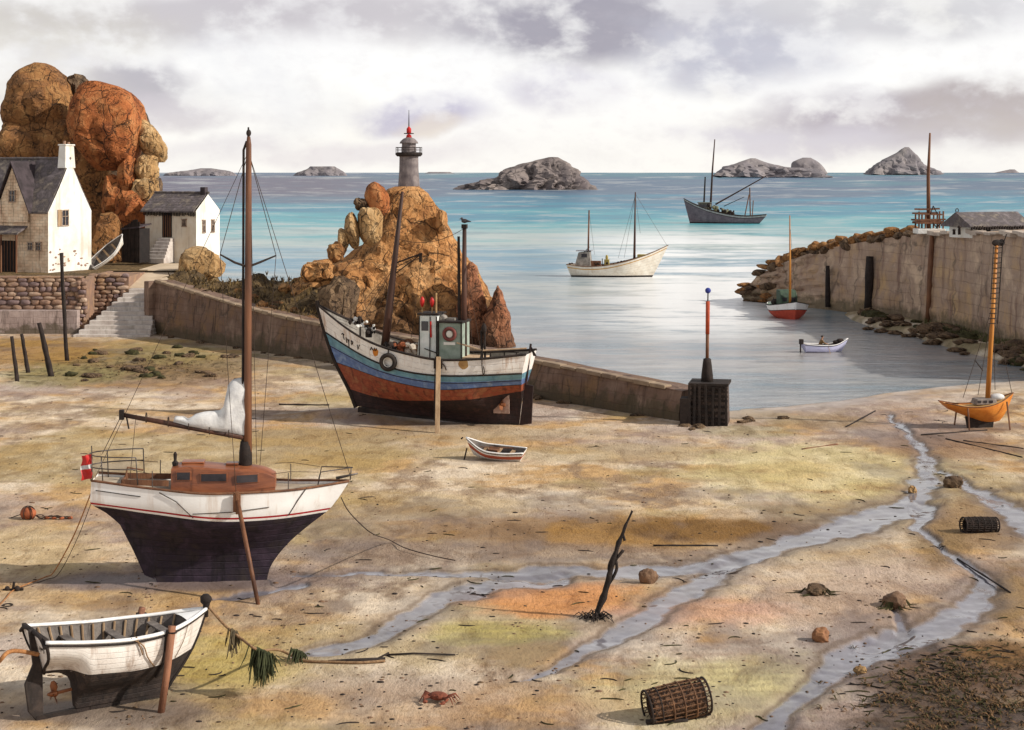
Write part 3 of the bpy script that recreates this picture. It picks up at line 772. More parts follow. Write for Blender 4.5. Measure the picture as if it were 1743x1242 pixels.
# ================================================================== headland behind the walls
JA, JB = P(262, 567.2), P(1160, 715.5)                         # foot of the jetty face, left and right end
jdir = Vector((JB.x - JA.x, JB.y - JA.y, 0)).normalized(); jn = Vector((-jdir.y, jdir.x, 0))  # jn points out to sea
def jt(p): return (Vector((p[0], p[1], 0)) - Vector((JA.x, JA.y, 0))).dot(jdir)
JL = (Vector((JB.x, JB.y, 0)) - Vector((JA.x, JA.y, 0))).length
def jtop(s): return ci([(0, 4.75), (JL * .33, 3.0), (JL * .70, 2.45), (JL, 1.75)], s)
mb = MB(); NXg, NYg = 190, 130; vs = []
def land_z(x, y):
    px = CX + x * F / y
    n = fb(Vector((x * .12, y * .12, 1.3)), 5); n2 = fb(Vector((x * .5, y * .5, 7.7)), 4)
    flat_ = sm(-28, -33, x)
    z = 5.0 * flat_ + (1 - flat_) * (4.7 + 2.4 * n)
    s = jt((x, y)); off = (Vector((x, y, 0)) - Vector((JA.x, JA.y, 0))).dot(jn)
    if s > 0:
        zj = jtop(min(s, JL)); k = sm(2.5, 10, off)
        z = z * k + (zj - .35) * (1 - k)
    z += n2 * (.6 * (1 - flat_) + .03)
    right = sm(520, 640, px)
    z = z * (1 - right) + (-1.2) * right
    back = sm(186, 205, y) if x > -34 else sm(235, 260, y)
    if x > -34: b0_ = 150 + max(0, -x - 27.5) * 4; back = max(back, sm(b0_ + 12 * n, b0_ + 16 + 12 * n, y))
    if y > 176: back = max(back, sm(270, 330, px))
    z = z * (1 - back) - 1.4 * back
    return z
xs = np.linspace(-92, -4, NXg); yy = np.linspace(119, 262, NYg)
LZ = [[land_z(x, y) for x in xs] for y in yy]
idx = {}
def inside_land(x, y):
    s = jt((x, y)); off = (Vector((x, y, 0)) - Vector((JA.x, JA.y, 0))).dot(jn)
    if s > -1.0: return off > 1.3
    if -39.4 < x < -31.4: return y > 160.5
    return y > 151.2
for j, y in enumerate(yy):
    for i, x in enumerate(xs): vs.append((x, y, LZ[j][i]))
fs = []
for j in range(NYg - 1):
    for i in range(NXg - 1):
        if inside_land((xs[i] + xs[i + 1]) / 2, (yy[j] + yy[j + 1]) / 2): fs.append((j * NXg + i, j * NXg + i + 1, (j + 1) * NXg + i + 1, (j + 1) * NXg + i))
mb.add(vs, fs)
o = mb.build('headland', scrubM, smooth=True); tag(o, 'brown scrubby headland behind the sea walls', None, None, 'structure')

# ------------------------------------------------------------------ dry-stone terrace wall and its plinth
def stones_face(mb, x0, x1, y, z0, z1, sx=.62, sz=.30, seed=1, push=.12, m=0):
    rd = random.Random(seed); z = z0
    vs0, fs0 = ico(2)
    while z < z1:
        h = sz * rd.uniform(.75, 1.35); x = x0 - rd.random() * sx
        while x < x1:
            w_ = sx * rd.uniform(.55, 1.5)
            off = Vector((rd.random() * 90, rd.random() * 90, 0))
            vs = []
            for v in vs0:
                p = Vector([math.copysign(abs(c) ** .75, c) for c in v]) * (1 + .22 * noise.noise(v * 1.6 + off))
                vs.append((x + w_ / 2 + p.x * w_ * .5, y + rd.uniform(-.0, .0) + p.y * (.22 + push * (off.x % 1)), z + h / 2 + p.z * h * .52))
            if x + w_ < x1 + .2: mb.add(vs, fs0, rd.choice((0, 0, 1, 2)))
            x += w_ * .98
        z += h * .93
t = empty('terrace_wall', (-46, 150, 0), label='dry stone terrace wall under the white gabled house, set on a pale plinth', cat='wall')
mb = MB(); mb.box((-56.5, 150.6, 2.45), (34.5, 1.0, 4.95)); stones_face(mb, -73, -39.35, 150.1, 2.05, 4.95, .85, .42, seed=5)
mb.build('rubble_wall', [dryM, dryM2, dryM3], t, smooth=True, world=True, auto=45)
mb = MB(); mb.box((-56.8, 149.6, .95), (35, 1.6, 2.3)); mb.build('plinth', plinthM, t, world=True, bevel=.06)
mb = MB()
x = -73
while x < -39.6:
    w_ = random.uniform(.9, 1.6); mb.box((x + w_ / 2, 150.45, 5.02), (w_ - .04, 1.15, .17 + random.uniform(-.03, .03)), (0, 0, random.uniform(-.02, .02))); x += w_
mb.build('coping', dryM, t, world=True, bevel=.03)

# ------------------------------------------------------------------ stairs up from the beach
t = empty('stone_stairs', (-35, 149, 0), label='broad pale stone stairs climbing from the beach between the terrace wall and the jetty', cat='stairs')
NS = 11
for k in range(NS):
    f = k / (NS - 1); y0 = 145.6 + 6.6 * f; z1 = .22 + (3.8 - .22) * f
    xl = -38.9 + f * 3.4; xr = -32.0 - f * .9
    mb = MB(); mb.box(((xl + xr) / 2, (y0 + 153.4) / 2, z1 / 2 - .2), (xr - xl + random.uniform(-.12, .12), 153.4 - y0, z1 + .4))
    mb.build('step', stepM, t, world=True, bevel=.05)
mb = MB(); y = 146.2
mb.prism([(-39.3, 149.9, -.2), (-39.3, 161, -.2), (-39.3, 161, 5.0), (-39.3, 152, 5.0), (-39.3, 149.9, 4.4)], (.5, 0, 0))
mb.prism([(-32.3, 149.5, -.2), (-32.3, 160.5, -.2), (-32.3, 160.5, 5.0), (-32.3, 149.5, 4.2)], (.45, 0, 0))
mb.prism([(-38.9, 153.2, -.2), (-35.7, 153.2, -.2), (-35.7, 153.2, 4.9), (-38.9, 153.2, 4.9)], (0, 7.6, 0))
stones_face(mb, -38.95, -35.6, 153.1, .3, 4.9, .8, .4, seed=8); stones_face(mb, -39.3, -38.8, 149.85, .3, 4.3, .5, .4, seed=9)
mb.build('flank_wall', [dryM, dryM2, dryM3], t, world=True)
mb = MB()
mb.prism([(-35.7, 153.4, 0), (-35.7, 161.5, 0), (-35.7, 161.5, 5.06), (-35.7, 153.4, 3.84)], (3.4, 0, 0))
mb.prism([(-36.6, 161.5, 4.6), (-36.6, 171.5, 4.6), (-36.6, 171.5, 5.12), (-36.6, 161.5, 5.06)], (5.2, 0, 0))
o = mb.build('path', pathM); tag(o, 'pale path leading from the stairs to the low white house', None, None, 'structure')

# ------------------------------------------------------------------ jetty
t = empty('jetty', (JA.x, JA.y, 0), label='long dark stone jetty sloping down behind the blue and white boat to the beacon', cat='jetty')
mb = MB(); n = 90; wd = 2.0; prev = None; vs = []
for i in range(n + 1):
    s = JL * i / n; p = Vector((JA.x, JA.y, 0)) + jdir * s; z = jtop(s)
    for k, (o_, zz) in enumerate(((-.25, -1.5), (-.22, z * .2), (-.15, z * .45), (-.05, z * .75), (.05, z), (wd / 2, z + .03), (wd, z), (wd + .3, z * .5), (wd + .5, -1.5))):
        q_ = p + jn * o_; q_.z = zz
        if 0 < k < 5: q_ -= jn * (.10 * fb(Vector((s * .7, zz * .9, 3)), 4))
        if k in (4, 5, 6): q_.z += .07 * noise.noise(Vector((s * .6, k * .3, 9)))
        vs.append(q_)
fs = [(i * 9 + k, i * 9 + k + 1, (i + 1) * 9 + k + 1, (i + 1) * 9 + k) for i in range(n) for k in range(8)] + [tuple(range(9)), tuple(n * 9 + k for k in range(8, -1, -1))]
mb.add(vs, fs); mb.build('quay_wall', jettyM, t, smooth=True, world=True, auto=35)
mb = MB(); s = .2
while s < JL - 1.5:
    l_ = random.uniform(.9, 1.9); p = Vector((JA.x, JA.y, 0)) + jdir * (s + l_ / 2) + jn * .22; z = jtop(s + l_ / 2)
    mb.box((p.x, p.y, z + .02), (l_ - .05, .62 + random.uniform(-.1, .1), .22 + random.uniform(-.05, .09)), (0, math.atan2(jtop(s) - jtop(s + l_), l_), math.atan2(jdir.y, jdir.x) + random.uniform(-.03, .03)))
    s += l_
mb.build('coping', copeM, t, world=True, bevel=.05)
mb = MB(); mb.box((JA.x - .15, JA.y - .05, 2.3), (.9, 1.2, 4.9), (0, 0, math.atan2(jdir.y, jdir.x))); mb.build('end_pillar', jettyM, t, world=True, bevel=.08)
for i in range(34):
    s = random.uniform(1, JL - 2); p = Vector((JA.x, JA.y, 0)) + jdir * s - jn * random.uniform(.25, .9)
    c_, f_ = rock_pts((random.uniform(.2, .55), random.uniform(.15, .35), random.uniform(.08, .22)), (0, 0, random.random() * 6), i + 500, 2)
    mb = MB(); mb.add([v + Vector((p.x, p.y, .05)) for v in c_], f_)
    top(mb, 'stone', granD, 'small dark stone lying along the foot of the jetty wall', 'stone', 'stones along the foot of the jetty', smooth=True)

# ------------------------------------------------------------------ beacon at the end of the jetty
bc = P(1207, 722); sB = 2800 / bc.y
t = empty('beacon', (bc.x, bc.y, 0), R(-12), label='beacon with red pole and blue ball on a dark block at the jetty end', cat='beacon')
mb = MB(); mb.box((0, .6, 1.0), (2.15, 2.2, 2.6), taper=.94); mb.build('base_block', mat('crib_stone', (112, 94, 84), (76, 62, 58), scale=2, bump=.8, bscale=8), t, bevel=.12)
mb = MB()
for k, z in enumerate((.12, .42, .78, 1.05, 1.40, 1.72, 2.02, 2.2)):
    mb.beam((-1.15, -.56, z + .06 * math.sin(k * 2.1)), (1.12, -.56, z - .07 * math.sin(k * 1.3)), .12, .13)
for k, x in enumerate((-1.08, -.82, -.5, -.1, .25, .62, 1.05)): mb.beam((x, -.64, -.2), (x + .06 * math.sin(k * 1.7), -.6, 2.3 + .1 * math.sin(k)), .15, .15)
mb.box((-1.35, -.2, .8), (.55, 1.0, 1.5)); mb.box((0, .5, 2.36), (2.3, 2.3, .16))
mb.build('timber_crib', blackM, t, bevel=.02)
mb = MB(); mb.lathe([(.36, 2.4), (.34, 2.8), (.27, 3.4), (.22, 3.75), (.1, 3.8)], (-.15, .4, 0), 12); mb.build('pillar', blackM, t, smooth=True)
mb = MB(); mb.tube([(-.15, .4, 3.7), (-.13, .4, 5.2)], .1, 8); mb.build('pole', brownM, t, smooth=True)
mb = MB(); mb.tube([(-.13, .4, 5.2), (-.11, .4, 7.1)], .12, 8); mb.build('red_pole', mat('red_paint', (206, 92, 56), (170, 70, 44), scale=5, bump=.2), t, smooth=True)
mb = MB(); mb.tube([(-.11, .4, 7.1), (-.1, .4, 7.6)], .04, 6); mb.build('spike', blackM, t)
mb = MB(); mb.ball((-.1, .4, 7.72), .17); mb.build('blue_ball', mat('blue_paint', (70, 84, 170), (50, 60, 140), bump=.1), t, smooth=True)

# ================================================================== houses
def window(parent, mtx, x, z, w_, h_, shutters=False, lintel=True):
    """window set in a wall: local x along the wall, -y out of the wall"""
    f = MB()
    for a, b_, c_, d_ in ((0, h_ / 2, w_ + .16, .09), (0, -h_ / 2, w_ + .16, .09), (-w_ / 2, 0, .09, h_), (w_ / 2, 0, .09, h_), (0, 0, .05, h_), (0, .1 * h_, w_, .05)):
        f.box((x + a, -.05, z + b_), (c_, .10, d_))
    f.v = [mtx @ v for v in f.v]; fo = f.build('window', frameM, parent)
    p = MB(); p.box((x, -.012, z), (w_ - .02, .03, h_ - .02)); p.v = [mtx @ v for v in p.v]; p.build('pane', glassM, fo)
    if shutters:
        s_ = MB(); s_.box((x - w_ * .82, -.06, z), (w_ * .55, .06, h_ + .1)); s_.v = [mtx @ v for v in s_.v]; s_.build('shutter', paleM, fo)
    return fo

def gable_house(t, Lx, W, eave, ridge, front, side, roofm, over=.25, bulge=0.0):
    """front wall along -x from the origin, gable end back along +y; returns matrices"""
    mb = MB(); n = 14
    pts = [(-Lx, 0), (0, 0), (0, W), (-Lx, W)]
    mb.add([(-Lx, 0, -.3), (0, 0, -.3), (0, 0, eave), (-Lx, 0, eave)], [(0, 1, 2, 3)], 0)
    mb.add([(-Lx, W, -.3), (0, W, -.3), (0, W, eave), (-Lx, W, eave)], [(3, 2, 1, 0)], 0)
    prof = [(0, W / 2 - i * W / 2 / 8, 0) for i in range(9)]
    for x, mi in ((0, 1), (-Lx, 0)):
        pl = [(x, 0, -.3), (x, 0, eave)]
        for i in range(1, 8): pl.append((x, W / 2 * i / 8, eave + (ridge - eave) * (i / 8 + bulge * math.sin(math.pi * i / 8))))
        pl.append((x, W / 2, ridge))
        for i in range(7, 0, -1): pl.append((x, W - W / 2 * i / 8, eave + (ridge - eave) * (i / 8 + bulge * math.sin(math.pi * i / 8))))
        pl += [(x, W, eave), (x, W, -.3)]
        mb.add(pl, [tuple(range(len(pl)))], mi)
    mb.build('wall', [front, side], t)
    mb = MB()
    for sgn in (0, 1):
        nx, ny = 26, 14; vs = []
        for j in range(ny + 1):
            for i in range(nx + 1):
                f = j / ny; x = -Lx - over + (Lx + over * .55) * i / nx
                y = (W / 2) * f - over * (1 - f); z = eave - over * .9 * (1 - f) * (ridge - eave) / (W / 2) * .6 + (ridge - eave) * f + .10
                z += .05 * noise.noise(Vector((x * .5, f * 3, 4))) + (.035 if j % 2 else 0)
                if sgn: y = W - y
                vs.append((x, y, z))
        fs = [(j * (nx + 1) + i, j * (nx + 1) + i + 1, (j + 1) * (nx + 1) + i + 1, (j + 1) * (nx + 1) + i) for j in range(ny) for i in range(nx)]
        k = len(vs); vs2 = vs + [(v[0], v[1], v[2] - .16) for v in vs]
        fs2 = fs + [tuple(a + k for a in f[::-1]) for f in fs]
        rim = [i for i in range(nx)]
        fs2 += [(i, i + 1, k + i + 1, k + i) for i in range(nx)]
        fs2 += [(j * (nx + 1) + nx, (j + 1) * (nx + 1) + nx, k + (j + 1) * (nx + 1) + nx, k + j * (nx + 1) + nx) for j in range(ny)]
        fs2 += [(j * (nx + 1), (j + 1) * (nx + 1), k + (j + 1) * (nx + 1), k + j * (nx + 1)) for j in range(ny)]
        mb.add(vs2, fs2)
    mb.tube([(-Lx - over + i * (Lx + over * 1.4) / 8, W / 2, ridge + .16 + .03 * (i % 2)) for i in range(9)], .13, 6)
    return mb.build('roof', roofm, t)

C0 = Q(82, 466, 157.0)
t = empty('gabled_house', C0, R(-25), label='tall stone house with a bright white gable end and chimney on the terrace', cat='house')
Lx, W, EV, RG = 10.5, 6.3, 5.9, 10.9
rf = gable_house(t, Lx, W, EV, RG, wallTan, whiteM, slateM, over=.12, bulge=-.03)
mb = MB(); mb.box((-.45, W / 2, RG + .3), (1.0, 1.5, 2.2), taper=.82); mb.box((-.45, W / 2, RG + 1.45), (1.0, 1.4, .16)); ch = mb.build('chimney', whiteM, rf, bevel=.06)
for dy, h_ in ((-.3, 1.85), (.3, 1.75)): mb = MB(); mb.tube([(-.45, W / 2 + dy, RG + 1.5), (-.45, W / 2 + dy, RG + h_)], .13, 8); mb.build('chimney_pot', dryM, ch)
Mg = Matrix.Translation((0, 0, 0)) @ Matrix.Rotation(R(90), 4, 'Z')          # gable: local x -> +y
window(t, Mg, 2.35, 5.3, .95, 1.5, True)
window(t, Matrix.Identity(4), -1.15, 2.6, .6, .75); window(t, Matrix.Identity(4), -2.15, 2.6, .6, .75)
# cross gable on the front
mb = MB(); cxg, hw = -4.15, 1.9
mb.prism([(cxg - hw, -.25, EV - 1.0), (cxg + hw, -.25, EV - 1.0), (cxg + hw, -.25, EV + .3), (cxg, -.25, EV + 4.4), (cxg - hw, -.25, EV + .3)], (0, 2.9, 0))
mb.build('cross_gable', wallTan, t)
mb = MB()
for sg in (-1, 1):
    a = [(cxg, -.55, EV + 4.65), (cxg + sg * (hw + .35), -.55, EV - .15), (cxg + sg * (hw + .35), .4, EV - .15), (cxg, 2.95, EV + 4.65)]
    mb.prism(a, (0, 0, .22) if sg > 0 else (0, 0, .23))
mb.build('dormer_roof', slateD, t)
window(t, Matrix.Translation((0, -.25, 0)), cxg, EV + 1.5, .75, 1.1)
mb = MB(); mb.prism([(-9.5, -1.5, 3.75), (-9.5, .1, 4.45), (-9.5, .1, 4.6), (-9.5, -1.5, 3.92)], (7.0, 0, 0)); mb.build('porch_roof', slateM, t)
mb = MB()
for x in (-2.7, -4.6, -6.4, -8.8): mb.box((x, -1.35, 1.85), (.14, .14, 3.75))
mb.build('porch_post', brownM, t)
mb = MB(); mb.box((-5.3, -.03, 1.6), (2.6, .07, 3.0)); dr = mb.build('door', darkM, t)
mb = MB()
for k in range(7): mb.box((-6.4 + k * .37, -.10, 1.6), (.05, .06, 3.0))
mb.build('door_board', brownM, dr)
mb = MB()
for k in range(24):
    z = random.uniform(.3, 2.4); y = random.uniform(.3, 5.8)
    c_, f_ = rock_pts((.03, random.uniform(.12, .3), random.uniform(.06, .13)), (0, 0, 0), k + 60, 1); mb.add([v + Vector((0, y, z)) for v in c_], f_)
mb.build('bare_stone', dryM, t)

C1 = Q(334, 444, 173.0)
t = empty('low_house', C1, R(-21), label='low house with white end wall, grey roof and steps to its door above the jetty', cat='house')
Lx, W, EV, RG = 6.3, 4.7, 5.3, 7.0
rf = gable_house(t, Lx, W, EV, RG, mat('cream_render', (250, 240, 222), (236, 218, 192), scale=.7, bump=.3, bscale=6, streak=.3, streakc=(150, 116, 90), gain=.8), whiteM, slateM, over=.35)
mb = MB(); mb.box((-.5, W / 2, RG + .3), (.6, .6, .9)); mb.build('chimney', slateD, rf, bevel=.04)
window(t, Mg, 1.45, 3.6, .55, 1.35); window(t, Mg, 3.25, 3.6, .55, 1.35)
window(t, Matrix.Identity(4), -1.45, 4.0, .5, .8)
mb = MB(); mb.box((-3.55, -.04, 3.75), (1.15, .08, 2.6)); dr = mb.build('door', darkM, t)
mb = MB(); 
for k in range(4): mb.box((-3.95 + k * .27, -.11, 3.75), (.06, .06, 2.55))
mb.build('door_board', brownM, dr)
mb = MB()
for k in range(34):
    x = -6.3 + k * .19; mb.box((x, -.2, EV - .32 + random.uniform(-.1, .05)), (.07, .12, .42))
mb.build('eaves_batten', darkM, rf)
for k in range(7):
    z1 = 2.35 - k * .33; w_ = 1.6 + k * .13
    mb = MB(); mb.box((-3.5 + k * .02, -.35 - k * .34, z1 / 2 - .1), (w_, .7, z1 + .2), (0, 0, random.uniform(-.02, .02))); mb.build('step', stepM, t, bevel=.04)

t = empty('plank_shed', Q(219, 446, 170), R(-18), label='dark plank shed with a slanting top left of the low house', cat='shed')
mb = MB()
for k in range(10):
    h_ = 3.6 + .12 * k if k < 8 else 4.4 - .22 * (k - 8)
    mb.box((-.7 + k * .21, .03 * (k % 2), h_ / 2), (.19, .08, h_ + random.uniform(-.1, .1)))
mb.build('plank', blackM, t)
mb = MB(); mb.box((.25, 1.1, 1.7), (1.9, 2.1, 3.5)); mb.build('body', darkM, t)
mb = MB(); mb.box((.25, 1.05, 3.66), (2.2, 2.5, .14), (.12, -.1, 0)); mb.build('roof', slateD, t)

# ================================================================== granite pile on the left
LG = 'granite boulders piled behind the houses'
MS = dict(n=150, lev=70)
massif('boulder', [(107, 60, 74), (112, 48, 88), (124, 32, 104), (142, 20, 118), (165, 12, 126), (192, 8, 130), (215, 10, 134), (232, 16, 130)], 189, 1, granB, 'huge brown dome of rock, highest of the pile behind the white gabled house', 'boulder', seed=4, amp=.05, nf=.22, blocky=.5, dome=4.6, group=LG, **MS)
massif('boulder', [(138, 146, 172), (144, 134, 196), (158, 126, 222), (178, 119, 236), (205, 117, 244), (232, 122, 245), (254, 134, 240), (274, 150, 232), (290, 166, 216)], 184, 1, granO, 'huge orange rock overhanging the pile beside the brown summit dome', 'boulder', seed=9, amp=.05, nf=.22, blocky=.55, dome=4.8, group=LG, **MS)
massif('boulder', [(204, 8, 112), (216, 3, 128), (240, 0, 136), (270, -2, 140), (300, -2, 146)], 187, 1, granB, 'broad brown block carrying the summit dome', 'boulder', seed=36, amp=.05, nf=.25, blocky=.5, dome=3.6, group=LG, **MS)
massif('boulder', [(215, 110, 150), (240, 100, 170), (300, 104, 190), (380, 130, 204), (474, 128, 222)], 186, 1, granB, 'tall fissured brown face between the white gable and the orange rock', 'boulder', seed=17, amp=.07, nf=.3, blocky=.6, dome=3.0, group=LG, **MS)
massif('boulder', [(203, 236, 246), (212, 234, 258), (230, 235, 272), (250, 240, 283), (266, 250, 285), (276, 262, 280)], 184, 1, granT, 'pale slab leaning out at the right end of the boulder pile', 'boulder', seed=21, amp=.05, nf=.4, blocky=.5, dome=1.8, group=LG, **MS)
for nm, bb, d, th, mt, lb, kw in [
    ('boulder', (108, 126, 152, 185), 191, 2.5, granD, 'dark wedged stone in the cleft between the two biggest boulders', dict(seed=31, sq=.6)),
    ('boulder', (198, 262, 234, 348), 181.5, 1.5, granO, 'slim orange standing stone under the overhanging rock', dict(seed=12, rough=.2, sq=.6, facets=10)),
    ('boulder', (172, 296, 214, 378), 181, 1.5, granO, 'orange stone low in the dark cleft of the pile', dict(seed=14, rough=.2, sq=.6, facets=10)),
    ('boulder', (228, 262, 272, 312), 182, 1.5, granT, 'rounded tan stone under the leaning slab', dict(seed=15, rough=.2, sq=.65, facets=9)),
    ('boulder', (220, 300, 276, 360), 181, 1.6, granT, 'tan stone just above the roof of the low house', dict(seed=16, rough=.2, sq=.65, facets=9)),
    ('boulder', (186, 322, 250, 450), 179, 2.0, granO, 'tall orange stone beside the plank shed', dict(seed=18, rough=.24, sq=.6, facets=10)),
    ('boulder', (138, 360, 216, 478), 176, 2.2, granB, 'brown rock behind the small white dinghy', dict(seed=22, sq=.6, rough=.24, facets=10)),
    ('boulder', (303, 418, 383, 486), 160.5, 2.4, granT, 'tan boulder with a flat underside in front of the low house', dict(seed=25, rough=.16, sq=.7))]:
    boulder(nm, bb, d, th, mt, lb, 'boulder', LG, **kw)
massif('rock_outcrop', [(150, 60, 210), (175, 40, 238), (205, 20, 252), (240, 4, 264), (300, 0, 270), (380, -10, 268), (452, -20, 266)], 201, .35, granD, 'dark rock mass that backs the pile of boulders', 'rock', seed=8)
massif('rock_outcrop', [(230, -160, -20), (300, -190, 10), (452, -230, 30)], 210, .5, granD, 'brown rock mass at the left edge behind the houses', 'rock', seed=28)

# ================================================================== central rock with its lighthouse
DR = 146.5
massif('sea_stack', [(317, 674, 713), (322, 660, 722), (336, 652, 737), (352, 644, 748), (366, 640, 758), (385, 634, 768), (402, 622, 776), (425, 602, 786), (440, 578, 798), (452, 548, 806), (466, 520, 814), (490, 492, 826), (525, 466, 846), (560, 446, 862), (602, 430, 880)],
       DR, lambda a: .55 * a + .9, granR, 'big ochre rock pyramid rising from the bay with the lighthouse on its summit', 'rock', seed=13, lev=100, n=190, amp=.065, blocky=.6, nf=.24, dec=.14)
RG_ = 'rocks clustered on the big ochre rock'
for bb, d, th, mt, lb, kw in [
    ((620, 309, 664, 366), 142.5, 1.4, granO, 'pointed orange slab leaning left below the lighthouse', dict(seed=41, tilt=-25, rough=.10)),
    ((602, 336, 628, 360), 142.0, .8, granD, 'small dark round stone perched on the left shoulder of the big rock', dict(seed=42)),
    ((608, 352, 652, 420), 140.8, 1.5, granT, 'large upright egg shaped boulder on the left shoulder of the big rock', dict(seed=43, rough=.10, tilt=-8)),
    ((586, 360, 612, 424), 140.5, 1.2, granT, 'slim upright tan stone left of the egg shaped boulder', dict(seed=44, tilt=-10, rough=.1)),
    ((574, 388, 594, 424), 140.3, .9, granT, 'short tan stone at the outer left of the row on the shoulder', dict(seed=45, tilt=-10, rough=.1)),
    ((556, 410, 590, 448), 140.0, 1.3, granB, 'brown stone at the left foot of the standing row', dict(seed=46)),
    ((512, 440, 570, 480), 138.0, 1.8, granR, 'flat ochre slab low on the left ridge', dict(seed=47, sq=.6)),
    ((740, 356, 762, 398), 144.0, 1.2, granR, 'square ledge block on the right side of the summit', dict(seed=48, sq=.5, rough=.1)),
    ((540, 470, 612, 560), 136.5, 2.2, granD, 'dark brown hump at the left foot of the big rock', dict(seed=51))]:
    o = boulder('boulder', bb, d, th, mt, lb, 'boulder', RG_, **kw)
    if 'pinnacle' in lb:      # taper to a point
        me_ = o.data; zs = [v.co.z for v in me_.vertices]; h = max(zs)
        for v in me_.vertices:
            f = max(0, v.co.z / h); k = (1 - f) ** .8 * 1.02 + .05
            k = k / max(.35, math.sqrt(max(.02, 1 - (2 * f - 1) ** 2))) if f > .5 else 1.0 * (1 - .25 * f)
            v.co.x *= min(1.1, k); v.co.y *= min(1.1, k)

massif('pinnacle', [(446, 799, 804), (456, 794, 810), (480, 789, 817), (520, 780, 828), (565, 772, 840), (614, 764, 850)], 140.5, 1, granRed, 'pointed red brown pinnacle behind the aft mast of the blue and white boat', 'rock', seed=49, amp=.10, nf=.45, blocky=.7, dome=1.9, group=RG_)
massif('pinnacle', [(486, 844, 849), (496, 839, 855), (516, 833, 861), (550, 824, 869), (585, 816, 876), (614, 808, 884)], 139, 1, granRed, 'red triangular pinnacle at the right end of the big rock', 'rock', seed=50, amp=.10, nf=.45, blocky=.7, dome=2.0, group=RG_)
lb_ = Q(696, 325, DR); u = DR / F
t = empty('lighthouse', lb_, label='small round grey lighthouse with red lamp on top of the ochre rock', cat='lighthouse')
lgM = mat('lighthouse_stone', (158, 146, 142), (112, 102, 102), scale=1.5, bump=.4, bscale=9, streak=.7, streakc=(90, 80, 84))
mb = MB(); mb.lathe([(21 * u, -.6), (19 * u, 0), (16.5 * u, 35 * u), (16 * u, 58 * u), (18 * u, 60 * u)], n=24); mb.build('tower', lgM, t, smooth=True, auto=40)
mb = MB(); mb.lathe([(20 * u, 59 * u), (23 * u, 62 * u), (23 * u, 65 * u), (20 * u, 66 * u)], n=24); gl = mb.build('gallery', blackM, t)
mb = MB()
for a in range(12): mb.tube([(22 * u * math.cos(a * math.pi / 6), 22 * u * math.sin(a * math.pi / 6), z) for z in (65 * u, 75 * u)], .025, 5)
mb.torus((0, 0, 74 * u), 22 * u, .03, 'Z', 24, 5); mb.torus((0, 0, 70 * u), 22 * u, .02, 'Z', 24, 5); mb.build('railing', blackM, gl)
mb = MB(); mb.lathe([(12 * u, 65 * u), (12 * u, 82 * u)], n=14); mb.build('lantern', lgM, t)
mb = MB(); mb.lathe([(16 * u, 81 * u), (15 * u, 84 * u), (10 * u, 89 * u), (3 * u, 92 * u)], n=18); mb.build('dome', lgM, t, smooth=True)
mb = MB(); mb.lathe([(5 * u, 91 * u), (4 * u, 95 * u), (2 * u, 97 * u), (4 * u, 99 * u), (4 * u, 106 * u), (1 * u, 110 * u)], n=12); mb.build('red_lamp', mat('signal_red', (214, 44, 40), (180, 36, 34), bump=.1), t, smooth=True)
mb = MB(); mb.tube([(0, 0, 105 * u), (0, 0, 138 * u)], [.06, .02], 6); mb.torus((0, 0, 98 * u), 8 * u, .04, 'Z', 16, 5); mb.build('aerial', blackM, t)

# ================================================================== islands
def island(rows, d, mt, lb, seed, name='island', **kw): massif(name, rows, d, .45, mt, lb, None, 'structure', seed=seed, **kw)
island([(267, 934, 950), (273, 912, 961), (279, 888, 970), (285, 868, 974), (292, 858, 985), (300, 842, 992), (308, 815, 1000), (315, 792, 1006), (321, 776, 1014), (324, 772, 1018)], 1400, isleM, 'grey brown island with a craggy summit in the middle of the bay', 61, amp=.085, nf=.06, blocky=.9, dec=.35)
island([(269, 1277, 1286), (276, 1256, 1305), (282, 1240, 1330), (288, 1226, 1375), (293, 1218, 1398), (298, 1214, 1412), (300, 1212, 1424)], 4600, isleF, 'long low grey island on the horizon right of centre', 62, amp=.06, nf=.022, blocky=.7)
island([(268, 1366, 1380), (275, 1350, 1392), (284, 1346, 1402), (296, 1340, 1410)], 4700, isleF, 'small knoll joined to the long grey island', 63, amp=.03, nf=.03)
island([(250, 1540, 1547), (256, 1531, 1553), (263, 1520, 1560), (272, 1502, 1567), (282, 1484, 1578), (291, 1474, 1600), (296, 1470, 1606)], 9000, isleF, 'pointed grey island on the horizon at the right', 64, amp=.08, nf=.010)
island([(286, 342, 360), (290, 318, 386), (294, 286, 398), (299, 278, 404)], 7000, isleF, 'flat grey islet on the horizon left of the yacht mast', 65, amp=.04, nf=.02)
island([(283, 528, 570), (288, 522, 578), (293, 506, 588), (299, 498, 592)], 7000, isleF, 'low table shaped islet on the horizon right of the yacht mast', 66, amp=.04, nf=.02)
island([(292.3, 730, 765), (295, 722, 775)], 9000, isleF, 'thin line of reef beside the lighthouse', 67, amp=.01, nf=.01)
island([(288, 1719, 1727), (294, 1690, 1735)], 9000, isleF, 'tiny rock on the horizon at the far right', 68, amp=.03, nf=.01)

